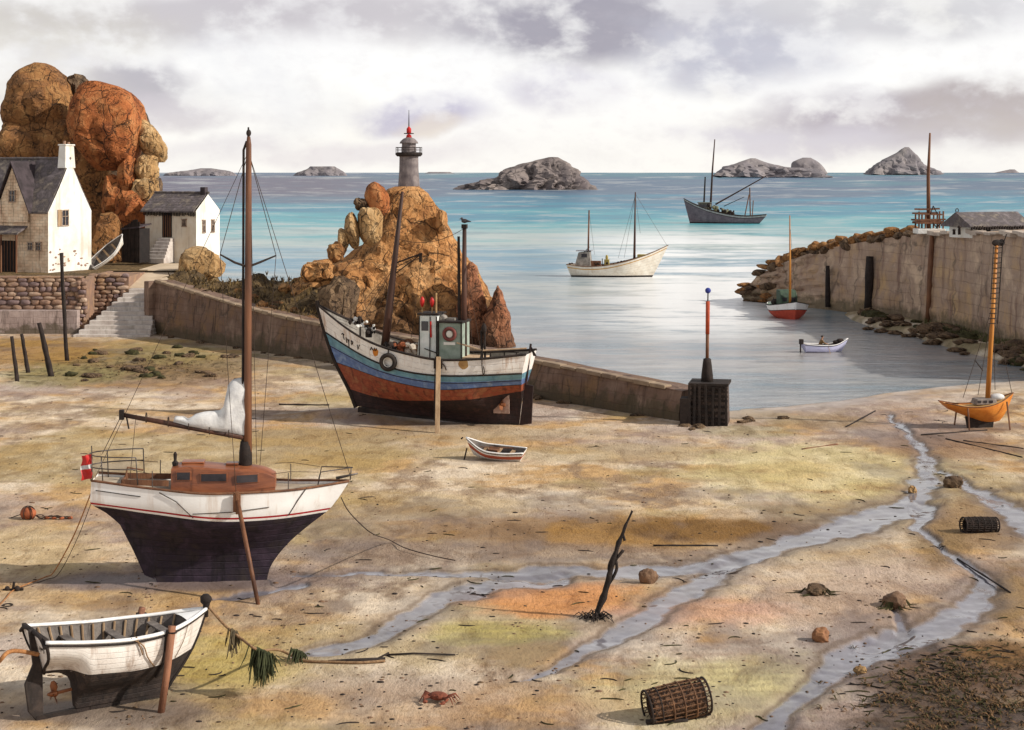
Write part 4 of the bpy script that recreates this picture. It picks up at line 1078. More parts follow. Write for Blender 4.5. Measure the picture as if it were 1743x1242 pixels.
# ================================================================== right-hand quay
quayM = mat('quay_masonry', (204, 178, 150), (158, 134, 116), (184, 152, 112), scale=.3, bump=.9, bscale=3, streak=.8, streakc=(112, 84, 72), stscale=.9, speck=.3, gain=1.12, bricks=(.27, -.96, 2.4, .95, .35), tide=1.6, crk=.22)
base_line = [(1268, 509), (1350, 517), (1460, 530), (1560, 546), (1660, 568), (1743, 594), (1900, 650)]
top_z = [(1268, 1.0), (1290, 2.9), (1320, 4.0), (1350, 5.0), (1400, 6.2), (1460, 7.2), (1560, 8.5), (1743, 9.5), (1900, 9.7)]
t = empty('quay', P(1560, 546), label='long high mauve stone quay wall along the right side of the harbour', cat='quay')
mb = MB(); n = 150; m_ = 26; vs = []; facep = []
for i in range(n + 1):
    px = 1268 + (1900 - 1268) * i / n; p = P(px, ci(base_line, px)); zt = ci(top_z, px)
    out = Vector((-.62, -.78, 0))
    col = []
    for j in range(m_ + 1):
        z = -1.2 + (zt + 1.2) * j / m_; k = 1 - j / m_
        q_ = Vector((p.x, p.y, z)) + out * (.9 * k) - out * .0
        rr = sm(1480, 1300, px)
        q_ -= out * ((.22 + .75 * rr) * fb(Vector((px * .035, z * (.8 + rr), 2)), 5) + (.03 if (int((z + 9) / .72) % 2) else 0))
        col.append(q_)
    ln = len(col)
    q2 = Vector((p.x, p.y, zt)) - out * 8.5; col.append(Vector((q2.x, q2.y, zt + .1))); col.append(Vector((q2.x, q2.y, -2)))
    vs += col; facep.append((px, p, zt))
k = m_ + 3
fs = [(i * k + j, i * k + j + 1, (i + 1) * k + j + 1, (i + 1) * k + j) for i in range(n) for j in range(k - 1)] + [tuple(range(k))]
mb.add(vs, fs); mb.build('wall_face', quayM, t, smooth=True, world=True, auto=50)
mb = MB(); rd = random.Random(5); s = 1585
while s < 1880:
    p = P(s, ci(base_line, s)); z = ci(top_z, s); p2 = P(s + 12, ci(base_line, s + 12)); L_ = (p2 - p).length
    q_ = p.lerp(p2, .5); q_.z = z + .06 + rd.uniform(-.12, .08)
    mb.box(q_ + Vector((rd.uniform(-.15, .1), 0, 0)), (L_ - .06, .9 + rd.uniform(-.2, .2), .3 + rd.uniform(-.1, .12)), (rd.uniform(-.05, .05), rd.uniform(-.05, .05), math.atan2(p2.y - p.y, p2.x - p.x))); s += 12
mb.build('coping', mat('quay_coping', (226, 210, 192), (186, 166, 150), scale=.5, bump=.3, bscale=5), t, world=True, bevel=.05)
QG = 'loose blocks along the broken end of the right quay'
words = ['long', 'squat', 'angular', 'rounded', 'tilted', 'flat']
rd = random.Random(9)
for i in range(34):
    px = 1292 + (1548 - 1292) * (i / 33) ** .95 + rd.uniform(-4, 4); p = P(px, ci(base_line, px)); z = ci(top_z, px)
    w_ = rd.uniform(.7, 1.5); h_ = rd.uniform(.3, .6)
    c_, f_ = rock_pts((w_, rd.uniform(.6, 1.0), h_), (rd.uniform(-.2, .2), rd.uniform(-.35, .25), rd.random() * 3), i + 300, 3, .2, 10, .6)
    mb = MB(); o_ = rd.uniform(.0, 1.6)
    mb.add([v + Vector((p.x + .62 * o_, p.y + .78 * o_, z + .12 + (i % 3) * .28 - o_ * .05)) for v in c_], f_)
    top(mb, 'quay_block', granB if i % 3 else granD, 'rough brown block in the tumbled row on the broken left end of the quay', 'rock', QG, smooth=True, auto=40)
for i in range(16):
    px = 1268 + rd.uniform(0, 60); py = ci(base_line, px) - rd.uniform(-2, 26)
    q_ = P(px, ci(base_line, px)); z = max(.1, (ci(base_line, px) - py) / 14.5)
    c_, f_ = rock_pts((rd.uniform(.9, 1.7), .8, rd.uniform(.25, .45)), (0, rd.uniform(-.15, .15), rd.random()), i + 350, 3, .2, 10, .55)
    mb = MB(); mb.add([v + Vector((q_.x, q_.y + .3, z)) for v in c_], f_)
    top(mb, 'quay_block', granB if i % 2 else granD, 'flat layered slab at the seaward tip of the quay', 'rock', 'slabs at the seaward tip of the quay', smooth=True, auto=40)
# fender piles against the face
def pile(px, y0, y1, r, lb, lean=0, mt=blackM):
    p = P(px, ci(base_line, px)); d = p.y - 1.4; a = Q(px + lean, y0, d); b_ = Q(px, y1, d); b_.z -= .4
    mb = MB(); mb.tube([b_, b_.lerp(a, .33), b_.lerp(a, .66), a], [r * 1.15, r, r * .95, r * .8], 9, jit=.3)
    return top(mb, 'mooring_pile', mt, lb, 'post', 'timber piles standing against the right quay', smooth=True, base=b_)
pile(1409, 452, 516, .26, 'shortest dark pile against the quay, nearest its broken end')
pile(1478, 436, 528, .42, 'thick dark pile in the middle of the quay face', 3)
pile(1579, 400, 545, .26, 'tall leaning brown pile on the quay below the timber platform', 8, brownM)
# signal mast with timber platform
p = P(1580, ci(base_line, 1580)); mp_ = Vector((p.x + .9, p.y + 1.3, ci(top_z, 1580)))
d = mp_.y; s = d / F
t = empty('signal_mast', mp_, label='tall signal mast rising from a rickety timber platform on the quay', cat='mast')
zq = lambda py: Q(0, py, d).z - mp_.z
xq = lambda px: (px - CX) * s - mp_.x
mb = MB(); mb.tube([(xq(1581), 0, 0), (xq(1580), 0, zq(300)), (xq(1583), 0, zq(226))], [.22, .17, .09], 9); mb.build('pole', brownM, t, smooth=True)
for px in (1561, 1572, 1592, 1602):
    for dy in (-.7, .7):
        mb = MB(); mb.tube([(xq(px), dy, 0), (xq(px) + .03, dy, zq(362) + random.uniform(-.2, .2))], .085, 6); mb.build('post', brownM, t)
mb = MB()
for py, a, b_ in ((374, 1554, 1606), (363, 1556, 1600), (356, 1560, 1596), (379, 1556, 1608)):
    for dy in (-.78, .78): mb.beam((xq(a), dy, zq(py)), (xq(b_), dy, zq(py) + random.uniform(-.1, .1)), .12, .16)
mb.box((xq(1580), 0, zq(377)), (2.7, 1.6, .12)); mb.build('platform', brownM, t)
mb = MB(); mb.beam((xq(1584), -.8, zq(378)), (xq(1600), -.8, zq(398)), .09); mb.beam((xq(1598), -.8, zq(378)), (xq(1582), -.8, zq(398)), .09); mb.beam((xq(1585), -.8, zq(350)), (xq(1592), -.8, zq(364)), .08); mb.beam((xq(1585), -.8, zq(350)), (xq(1580), -.8, zq(364)), .08)
mb.build('brace', blackM, t)
mb = MB(); mb.box((xq(1581), -.1, .2), (2.7, 2.0, .5)); mb.build('plinth', whiteM, t, bevel=.05)
# shed
sh = Q(1696, 401, 150)
t = empty('quay_shed', sh, R(24), label='low pale shed with a grey slate roof on top of the quay at the right', cat='shed')
mb = MB(); mb.box((.3, 1.8, .35), (5.6, 3.4, 1.1)); mb.build('wall', whiteM, t)
mb = MB(); mb.prism([(-3.2, -.3, .95), (-3.2, 1.8, 2.15), (-3.2, 3.9, .95), (-3.2, 3.9, .8), (-3.2, -.3, .8)], (7.2, 0, 0)); rf = mb.build('roof', slateM, t, bevel=.03)
mb = MB()
for k in range(24): mb.box((-3.0 + k * .29, -.26, .74 + random.uniform(-.05, .05)), (.12, .2, .3))
mb.build('eaves_batten', blackM, rf)
mb = MB(); mb.torus((-3.0, 1.8, 2.3), .16, .04); mb.build('ridge_ring', blackM, rf)
mb = MB()
for x, w_ in ((-1.9, .5), (-1.0, .8)): mb.box((x, .08, .35), (w_, .05, .7))
mb.build('opening', darkM, t)
for px, h_, lb in ((1624, .5, 'stubby bollard near the timber platform on the quay'), (1633, .8, 'taller leaning bollard on the quay beside the stubby one')):
    b0 = Q(px, 399, 146); mb = MB(); mb.lathe([(.14, 0), (.12, h_ * .7), (.19, h_ * .8), (.1, h_)], n=10); mb.v = [v + b0 for v in mb.v]
    top(mb, 'bollard', blackM, lb, 'bollard', smooth=True, base=b0)
# ================================================================== hulls
class Hull:
    """skin lofted from sheer, keel, stern and bow profiles; x forward, +-y beam, z up"""
    def __init__(s, stern, bow, sheer, keel, beam, sect):
        s.stern, s.bow, s.sheer, s.keel, s.beam, s.sect = stern, bow, sheer, keel, beam, sect
    def zs(s, t): return ci(s.sheer, t)
    def zk(s, t): return ci(s.keel, t)
    def x(s, t, z): return ci(s.stern, z) * (1 - t) + ci(s.bow, z) * t
    def y(s, t, z):
        v = (z - s.zk(t)) / max(.01, s.zs(t) - s.zk(t)); v = max(0, min(1.1, v))
        return ci(s.beam, t) * s.sect(v, t)
    def pt(s, t, z, side=1, off=0.0): return Vector((s.x(t, z), side * (s.y(t, z) + off), z))
    def ptx(s, x, z, side=1, off=0.0):
        a, b = ci(s.stern, z), ci(s.bow, z); return s.pt(max(0, min(1, (x - a) / (b - a))), z, side, off)
    def skin(s, bands, ns=48, sub=(6,), rake=True):
        """bands: list of z-curves between sheer and keel (top to bottom); material index = band"""
        mb = MB(); curves = [s.sheer] + bands + [s.keel]; nb = len(curves) - 1
        sub = list(sub) + [sub[-1]] * (nb - len(sub))
        T = [(i / ns) for i in range(ns + 1)]
        T = [t - .04 * math.sin(2 * math.pi * t) for t in T]
        rows = []
        for b in range(nb):
            for k in range(sub[b]): rows.append((b, k / sub[b]))
        rows.append((nb - 1, 1.0))
        for side in (1, -1):
            vs = []; uvs = []
            for t in T:
                zz = [ci(c, t) for c in curves]
                for i in range(1, len(zz)): zz[i] = min(zz[i], zz[i - 1] - .004)
                for b, f in rows:
                    z = zz[b] * (1 - f) + zz[b + 1] * f
                    vs.append(s.pt(t, z, side)); uvs.append((t * 4, (z - s.zk(t)) / (s.zs(t) - s.zk(t))))
            k = len(rows)
            for i in range(ns):
                for j in range(k - 1):
                    a = [i * k + j, i * k + j + 1, (i + 1) * k + j + 1, (i + 1) * k + j]
                    s_ = len(mb.v)
                    mb.add([vs[q] for q in a], [(0, 1, 2, 3)], rows[j][0], [[uvs[q] for q in a]])
        # transom and stem
        for t, in ((0.0,), (1.0,)):
            zz = [ci(c, t) for c in curves]
            for i in range(1, len(zz)): zz[i] = min(zz[i], zz[i - 1] - .004)
            rz = [(b, zz[b] * (1 - f) + zz[b + 1] * f) for b, f in rows]
            for j in range(len(rz) - 1):
                a = [s.pt(t, rz[j][1], 1), s.pt(t, rz[j][1], -1), s.pt(t, rz[j + 1][1], -1), s.pt(t, rz[j + 1][1], 1)]
                mb.add(a, [(0, 1, 2, 3)], rz[j][0], [[(0, .5)] * 4])
        # keel bottom
        for i in range(ns):
            a = [s.pt(T[i], s.zk(T[i]), 1), s.pt(T[i], s.zk(T[i]), -1), s.pt(T[i + 1], s.zk(T[i + 1]), -1), s.pt(T[i + 1], s.zk(T[i + 1]), 1)]
            mb.add(a, [(0, 1, 2, 3)], nb - 1, [[(0, .5)] * 4])
        return mb
    def weld(s, mb, name, mats, parent, auto=40):
        o = mb.build(name, mats, parent, smooth=True)
        bm = bmesh.new(); bm.from_mesh(o.data); bmesh.ops.remove_doubles(bm, verts=bm.verts, dist=.0015); bmesh.ops.recalc_face_normals(bm, faces=bm.faces); bm.to_mesh(o.data); bm.free()
        o.data.set_sharp_from_angle(angle=R(auto)); return o
    def edge(s, curve, off=0.0, dz=0.0, side=1, t0=0.0, t1=1.0, n=40):
        return [s.pt(t0 + (t1 - t0) * i / n, ci(curve, t0 + (t1 - t0) * i / n) + dz, side, off) for i in range(n + 1)]
    def rail(s, curve, r, off=0.0, dz=0.0, sides=(1, -1), t0=0, t1=1, n=40, wide=1.0):
        mb = MB()
        for sd in sides:
            p = s.edge(curve, off, dz, sd, t0, t1, n)
            k = 6; vs = []
            for q in p:
                for j in range(k):
                    a = 2 * math.pi * (j + .5) / k; vs.append(q + Vector((0, math.cos(a) * r * wide, math.sin(a) * r)))
            mb.add(vs, [(i * k + j, i * k + (j + 1) % k, (i + 1) * k + (j + 1) % k, (i + 1) * k + j) for i in range(n) for j in range(k)] + [tuple(range(k)), tuple(n * k + j for j in range(k))])
        return mb
    def deck(s, drop, t0=.0, t1=1.0, n=30, inset=.02, dzf=None):
        mb = MB(); vs = []
        for i in range(n + 1):
            t = t0 + (t1 - t0) * i / n; z = s.zs(t) - (dzf(t) if dzf else drop); y = max(.01, s.y(t, z) - inset); x = s.x(t, z)
            for j in range(7):
                f = -1 + 2 * j / 6; vs.append((x, f * y, z + .05 * (1 - f * f)))
        mb.add(vs, [(i * 7 + j, i * 7 + j + 1, (i + 1) * 7 + j + 1, (i + 1) * 7 + j) for i in range(n) for j in range(6)])
        return mb
    def inner(s, th, floor, t0=0.02, t1=.97, n=30, m=8):
        """inside skin of an open boat down to its bottom boards"""
        mb = MB()
        vs = []
        for i in range(n + 1):
            t = t0 + (t1 - t0) * i / n; a = s.zs(t) - .01; fz = max(s.zk(t) + .06, min(floor, a - .1))
            line = []
            for j in range(m + 1):
                z = a + (fz - a) * j / m; line.append(Vector((s.x(t, z), max(.01, s.y(t, z) - th), z)))
            row = line + [Vector((p.x, -p.y, p.z)) for p in line[::-1]]
            vs += row
        k = 2 * (m + 1)
        mb.add(vs, [(i * k + j, i * k + j + 1, (i + 1) * k + j + 1, (i + 1) * k + j) for i in range(n) for j in range(k - 1)] + [tuple(range(k)), tuple(n * k + j for j in range(k - 1, -1, -1))])
        return mb
    def patch(s, x, z, rx, rz, side, off=.006, n=14, seed=0):
        mb = MB(); vs = [s.ptx(x, z, side, off)]
        for rr in (.5, 1):
            for i in range(n):
                a = 2 * math.pi * i / n; k = rr * (1 + .3 * noise.noise(Vector((math.cos(a) * 1.5, math.sin(a) * 1.5, seed))))
                vs.append(s.ptx(x + rx * k * math.cos(a), z + rz * k * math.sin(a), side, off))
        mb.add(vs, [(0, 1 + i, 1 + (i + 1) % n) for i in range(n)] + [(1 + i, 1 + n + i, 1 + n + (i + 1) % n, 1 + (i + 1) % n) for i in range(n)])
        return mb

def curve(*p): return [(a, b) for a, b in p]
ropeM = mat('rope', (186, 150, 110), (130, 98, 70), scale=12, bump=.5, bscale=60)
ropeD = mat('dark_rope', (84, 66, 52), (54, 42, 36), scale=12, bump=.5, bscale=60)
ropeO = mat('tan_rope', (214, 150, 92), (160, 106, 64), scale=12, bump=.5, bscale=60)
whiteP = mat('white_planking', (250, 247, 242), (230, 224, 218), scale=1.4, bump=.25, bscale=18, planks=11, rough=.5, gain=.9, streak=.7, streakc=(170, 124, 84), stscale=2.6, speck=.35, spec=.35)
whiteY = mat('white_topsides', (252, 251, 248), (238, 234, 230), scale=.8, bump=.1, bscale=14, rough=.4, gain=.92, streak=.5, streakc=(190, 160, 130), stscale=2.2, spec=.4)
redP = mat('red_stripe', (196, 44, 48), (170, 36, 44), bump=.1, rough=.4)
darkP = mat('dark_antifouling', (80, 64, 80), (50, 40, 52), (66, 56, 54), scale=1.4, bump=.5, bscale=14, streak=.8, streakc=(24, 20, 22), stscale=3.5, rough=.7, planks=14)
cabinP = mat('varnished_cabin', (172, 104, 66), (118, 66, 44), scale=2, bump=.15, bscale=24, rough=.35, stretch=(.3, 1, 1), spec=.5)
mastP = mat('spruce_mast', (142, 94, 64), (86, 56, 42), scale=2, bump=.3, bscale=14, stretch=(1, 1, .12), rough=.55)
mastD = mat('dark_mast', (96, 62, 48), (52, 38, 34), scale=2, bump=.3, bscale=14, stretch=(1, 1, .12), rough=.6)
mastY = mat('golden_mast', (226, 154, 70), (176, 108, 48), scale=2, bump=.3, bscale=14, stretch=(1, 1, .12), rough=.5)
deckM = mat('deck_boards', (206, 190, 166), (170, 150, 128), scale=1.5, bump=.3, bscale=14)
sailM = mat('sail_canvas', (238, 236, 232), (206, 204, 204), scale=2.4, bump=.35, bscale=9, gain=.8)
metalM = mat('dull_metal', (120, 112, 108), (80, 74, 70), scale=4, bump=.2, rough=.45, metal=.6)
redB = mat('float_red', (224, 50, 44), (190, 40, 36), bump=.1, rough=.4)

def thing(name, loc, rz, label, cat, group=None, rx=0, ry=0): return empty(name, loc, rz, rx, ry, label, cat, group)
def part(mb, name, m, t, **k): return mb.build(name, m, t, **k)
def tb(pts, r, **k):
    m_ = MB(); m_.tube(pts, r, **k); return m_

# ------------------------------------------------------------------ the yacht
root = G(360, 990); yp = root.y; K = F / 58.65
t = thing('yacht', (root.x, root.y + .0, 0), R(5), 'white yacht with red stripe and dark keel propped up on the sand at the left', 'sailing boat')
H = Hull(curve((0, -1.9), (.12, -1.95), (1.26, -2.55), (2.1, -3.15), (2.85, -3.95), (3.04, -4.12), (3.8, -4.08)),
         curve((0, 1.95), (.52, 2.1), (1.36, 2.75), (2.0, 3.5), (2.5, 4.15), (3.6, 4.95)),
         curve((0, 3.80), (.25, 3.55), (.5, 3.38), (.75, 3.38), (1, 3.50)), curve((0, 0), (1, 0)),
         curve((0, .78), (.2, 1.12), (.45, 1.4), (.7, 1.15), (.88, .6), (1, .05)),
         lambda v, t_: ci([(0, .06), (.22, .09), (.36, .22), (.5, .52), (.64, .83), (.78, .96), (1, 1)], v) * (1 if t_ > .22 else (1 - (1 - math.sin(max(.05, t_) / .22 * math.pi / 2)) * (1 - sm(.66, .80, v)))))
zr = curve((0, 3.06), (.25, 2.80), (.5, 2.56), (.75, 2.52), (1, 2.58))
hb = H.skin([zr, [(a, b - .07) for a, b in zr], [(a, b - .15) for a, b in zr]], sub=(8, 1, 1, 18))
H.weld(hb, 'hull', [whiteY, redP, whiteY, darkP], t)
part(H.deck(.1), 'deck', deckM, t)
part(H.rail(H.sheer, .045, .0, .02), 'toe_rail', brownM, t, smooth=True)
part(H.rail([(a, b - .30) for a, b in H.sheer], .016, .012, 0, sides=(-1,), t0=.02, t1=.2), 'stern_trim', blackM, t)
# rudder
mb = MB(); mb.prism([(-2.0, -.04, .15), (-1.85, -.04, 2.0), (-2.55, -.04, 2.2), (-3.2, -.04, 2.1), (-2.75, -.04, 1.2), (-2.35, -.04, .3)], (0, .08, 0)); part(mb, 'rudder', darkP, t)
# cabin
def hx(px): return (px - 360) / K / math.cos(R(5))
def hz(py): return (990 - py) / K
x0, x1 = hx(296), hx(468); mb = MB(); vs = []; n = 24
for i in range(n + 1):
    f = i / n; x = x0 + (x1 - x0) * f; tt = (x + 4.2) / 9.1
    zb = H.zs(tt) - .12; zt = ci([(0, 4.16), (.15, 4.22), (.5, 4.12), (.92, 3.96), (1, 3.80)], f); hw = ci([(0, .66), (.5, .70), (.88, .52), (1, .42)], f)
    vs += [(x, -hw - .06, zb), (x, -hw, zt - .06), (x, -hw + .06, zt), (x, 0, zt + .10), (x, hw - .06, zt), (x, hw, zt - .06), (x, hw + .06, zb)]
mb.add(vs, [(i * 7 + j, i * 7 + j + 1, (i + 1) * 7 + j + 1, (i + 1) * 7 + j) for i in range(n) for j in range(6)] + [tuple(range(7)), tuple(n * 7 + j for j in range(7))])
cab = part(mb, 'cabin', cabinP, t, smooth=True, auto=35)
for a, b_ in ((304, 330), (344, 390), (402, 442)):
    for sd in (-1, 1):
        xa, xb = hx(a), hx(b_); fa = ((xa + xb) / 2 - x0) / (x1 - x0)
        hw = ci([(0, .66), (.5, .70), (.88, .52), (1, .42)], fa); za = ci([(0, 4.16), (.15, 4.22), (.5, 4.12), (.92, 3.96), (1, 3.80)], fa); sl_ = math.atan2(ci([(0, .78), (.5, .82), (.85, .62), (1, .32)], min(1, fa + .08)) - ci([(0, .78), (.5, .82), (.85, .62), (1, .32)], fa - .08), (x1 - x0) * .16)
        w_ = MB(); w_.box(((xa + xb) / 2, sd * (hw + .045), za - .30), (xb - xa, .05, .33), (0, 0, sd * sl_)); wo_ = part(w_, 'window', cabinP, cab, bevel=.02)
        w_ = MB(); w_.box(((xa + xb) / 2, sd * (hw + .070), za - .30), (xb - xa - .10, .02, .26), (0, 0, sd * sl_)); part(w_, 'pane', glassM, wo_)
mb = MB(); mb.box((hx(395), 0, 4.22), (.45, .45, .07)); part(mb, 'hatch', cabinP, cab, bevel=.03)
mb = MB(); mb.box((hx(330), 0, 4.30), (.8, .6, .07)); part(mb, 'hatch', cabinP, cab, bevel=.03)
mb = MB(); mb.lathe([(.09, 0), (.12, .12), (.05, .2), (.07, .42), (.03, .5)], (hx(301), -.3, 4.2), 10); part(mb, 'cabin_vent', blackM, cab)
# cockpit
mb = MB()
for sd in (-1, 1): mb.beam((hx(215), sd * .62, 3.72), (hx(292), sd * .68, 3.66), .05, .2)
mb.box((hx(215), 0, 3.70), (.06, 1.24, .18)); part(mb, 'cockpit_coaming', brownM, t)
part(tb([(hx(215), 0, 3.65), (hx(220), 0, 4.12), (hx(246), 0, 4.02)], .035), 'tiller', brownM, t)
# mast and rigging
mx = hx(421)
mb = MB(); mb.tube([(mx, 0, 3.3), (mx, 0, 7), (mx + .02, 0, 12), (mx + .03, 0, hz(246)), (mx + .03, 0, hz(232))], [.15, .14, .125, .10, .06], 12)
mast = part(mb, 'mast', mastP, t, smooth=True)
part(tb([(mx - .19, 0, 4.6), (mx - .17, 0, 9), (mx - .15, 0, hz(255)), (mx - .04, 0, hz(240))], .045, n=6), 'sail_track', blackM, mast)
mb = MB(); mb.tube([(mx + .02, 0, hz(236)), (mx + .02, 0, hz(216))], [.05, .03], 6); mb.ball((mx + .03, 0, hz(226)), (.09, .09, .13)); part(mb, 'masthead', blackM, mast)
mb = MB(); mb.lathe([(.24, 3.5), (.23, 4.6), (.18, 5.0)], (mx - .08, 0, 0), 10); part(mb, 'mast_boot', blackM, mast, smooth=True)
zs_ = hz(452); sp1, sp2 = Vector((mx - .95, -.35, hz(432))), Vector((mx + .98, .35, hz(436)))
mb = MB(); mb.tube([sp1, (mx - .45, -.16, zs_ + .12), (mx, 0, zs_ - .05), (mx + .45, .16, zs_ + .12), sp2], [.03, .045, .05, .045, .03], 6); part(mb, 'crosstree', blackM, mast)
tip = Vector((mx + .02, 0, hz(258)))
for nm, a, b_, r_ in [('shroud', tip, sp1, .013), ('shroud', tip, sp2, .013), ('shroud', sp1, (mx - .3, -1.42, 3.4), .011), ('shroud', sp2, (mx + .3, 1.42, 3.4), .011),
                      ('forestay', tip, H.pt(1, 3.6), .012), ('backstay', tip, (H.x(0, 3.7), 0, 3.75), .010), ('halyard', tip + Vector((.05, 0, 0)), (mx + .32, -.12, 4.2), .010)]:
    part(tb([a, b_], r_, n=5), nm, ropeD, t)
# boom and bundled sail
bm0, bm1 = Vector((mx - .15, 0, hz(745))), Vector((hx(212), -.25, hz(702)))
part(tb([bm0, bm0.lerp(bm1, .5), bm1], [.10, .095, .08], n=9), 'boom', mastD, t, smooth=True)
mb = MB(); mb.box(bm1, (.16, .22, .34)); mb.tube([bm1 + Vector((.15, 0, 0)), bm1 + Vector((.25, 0, -.5))], .03, 5); part(mb, 'boom_end', blackM, t)
top_ = [(300, 706), (312, 707), (322, 711), (334, 704), (346, 700), (362, 699), (374, 698), (381, 692), (384, 672), (387, 656), (396, 646), (412, 642), (426, 646)]
mb = MB(); n = 40; m_ = 14; vs = []
for i in range(n + 1):
    f = i / n; j = f * (len(top_) - 1); a = int(min(j, len(top_) - 2)); q_ = j - a
    tx = hx(top_[a][0] * (1 - q_) + top_[a + 1][0] * q_); tz = hz(top_[a][1] * (1 - q_) + top_[a + 1][1] * q_)
    # lower edge runs along the boom, then up against the mast
    lx = hx(296) + (hx(424) - hx(296)) * min(1, f * 1.1); fb_ = (lx - bm0.x) / (bm1.x - bm0.x); lz = bm0.z + (bm1.z - bm0.z) * fb_ + .03; ly = bm1.y * fb_
    for k in range(m_):
        a_ = 2 * math.pi * k / m_; c_ = (1 - math.cos(a_)) / 2
        p = Vector((lx, ly, lz)).lerp(Vector((tx, ly * .6, tz)), c_)
        th = .20 * math.sin(math.pi * min(1, max(.04, f * .96 + .02))) ** .5 * (1 + .35 * fb(Vector((f * 4, c_ * 3, 2)), 2))
        p.y += math.sin(a_) * th + .06 * math.sin(c_ * 16 + f * 13 + 3 * noise.noise(Vector((f * 5, c_ * 4, 1)))) * (.3 + c_)
        p.x += .03 * fb(Vector((f * 6, c_ * 3, 5)), 2); vs.append(p)
mb.add(vs, [(i * m_ + k, i * m_ + (k + 1) % m_, (i + 1) * m_ + (k + 1) % m_, (i + 1) * m_ + k) for i in range(n) for k in range(m_)] + [tuple(range(m_)), tuple(n * m_ + k for k in range(m_))])
sail = part(mb, 'furled_sail', sailM, t, smooth=True)
for f in (.12, .28, .45, .62, .8):
    p = bm0.lerp(bm1, f); mb = MB(); mb.torus(p + Vector((0, 0, .06)), .17, .018, 'X', 12, 5); part(mb, 'sail_tie', ropeD, sail)
part(tb([bm1, H.pt(.03, 4.6, -1) * 1 if False else Vector((hx(182), -.5, hz(765)))], .014, n=5), 'mainsheet', ropeD, t)
part(tb([bm1 + Vector((.5, 0, 0)), (hx(226), -.3, 3.8)], .010, n=5), 'mainsheet', ropeD, t)
# stern rail, lifebuoy floats, bow rail, stanchions
mb = MB(); rl = []
for a in np.linspace(0, 1, 9):
    px = 240 - (240 - 157) * math.sin(a * math.pi / 2 * 1.0); rl.append((hx(px), -.95 * math.cos(a * math.pi / 2) - .0, hz(769)))
full = rl + [Vector((p[0], -p[1], p[2])) for p in rl[::-1]]
for dz in (0, -.42): mb.tube([Vector(p) + Vector((0, 0, dz)) for p in full], .022, 6)
for i in (0, 4, 8, 9, 13, 17): mb.tube([Vector(full[i]), Vector((full[i][0] + .05, full[i][1] * .9, 3.65))], .02, 5)
part(mb, 'stern_rail', metalM, t, smooth=True)
mb = MB(); mb.tube([(hx(164), -.45, hz(752)), (hx(165), -.45, hz(812))], .02, 5); part(mb, 'flagstaff', metalM, t)
mb = MB(); NF = 12
for j in range(NF + 1):
    for i in range(7):
        f = i / 6; mb.v.append(Vector((hx(164) - .36 * f + .03 * math.sin(j * .8), -.45 + .05 * math.sin(f * 7 + j * .4), hz(766) - .86 * j / NF - .06 * f)))
for j in range(NF):
    for i in range(6): mb.f.append([j * 7 + i, j * 7 + i + 1, (j + 1) * 7 + i + 1, (j + 1) * 7 + i]); mb.m.append(1 if j in (5, 6) else 0)
part(mb, 'flag', [redB, sailM], t, smooth=True)
mb = MB(); mb.tube([(hx(540), -.55, 3.5), (hx(545), -.55, 3.95), (hx(598), 0, 4.0), (hx(545), .55, 3.95), (hx(540), .55, 3.5)], .022, 6); mb.tube([(hx(596), 0, 4.0), (hx(594), 0, 3.55)], .022, 5); mb.tube([(hx(570), 0, 3.62), (hx(607), 0, 3.78)], [.06, .03], 6); part(mb, 'bow_rail', metalM, t, smooth=True)
for px in (494, 264):
    for sd in (-1, 1):
        tt = (hx(px) + 4.2) / 9.1; mb = MB(); mb.tube([H.pt(tt, H.zs(tt), sd, -.06), H.pt(tt, H.zs(tt), sd, -.06) + Vector((0, 0, .62))], .018, 5); part(mb, 'stanchion', metalM, t)
for sd in (-1, 1):
    part(tb([(hx(235), sd * .95, hz(790)), H.pt((hx(264) + 4.2) / 9.1, 0, sd, -.06) * 0 + Vector((hx(264), sd * 1.15, 4.1))], .01, n=4), 'lifeline', ropeD, t)
    part(tb([(mx + .9, sd * 1.1, 4.0), (hx(494), sd * .92, 4.05), (hx(542), sd * .55, 3.95)], .01, n=4), 'lifeline', ropeD, t)
# propping legs, one each side
for sd, foot, lean in ((-1, P(441, 1030), 0), (1, None, 0)):
    inv = wm(t).inverted(); tp = Vector((hx(409), sd * 1.46, 3.2))
    ft = inv @ Vector((foot.x, foot.y, gz(foot.x, foot.y) - .15)) if foot else Vector((hx(430), 2.6, -.1))
    mb = MB(); mb.tube([tp, tp.lerp(ft, .5), ft], [.085, .08, .07], 8, jit=.2); lg = part(mb, 'leg', mastP, t, smooth=True)
    mb = MB(); mb.box(tp + Vector((-.02, 0, -.12)), (.26, .12, .62)); mb.box(tp + Vector((0, sd * .06, -.1)), (.12, .05, .8)); part(mb, 'leg_bracket', brownM, lg, bevel=.02)
for a, b_ in (((280, 812), (336, 868)), ((522, 822), (491, 872))):
    tt = (hx(a[0]) + 4.2) / 9.1
    part(tb([H.ptx(hx(a[0]), 3.45, -1, .03), H.ptx(hx((a[0] + b_[0]) / 2), hz((a[1] + b_[1]) / 2), -1, .03), H.ptx(hx(b_[0]), hz(b_[1]), -1, .03)], .016, n=5), 'hanging_line', ropeD, t)
part(tb([H.ptx(hx(335), hz(861), -1, .02), H.ptx(hx(400), hz(859), -1, .06), H.ptx(hx(460), hz(854), -1, .03)], .014, n=5), 'leg_line', ropeD, t)

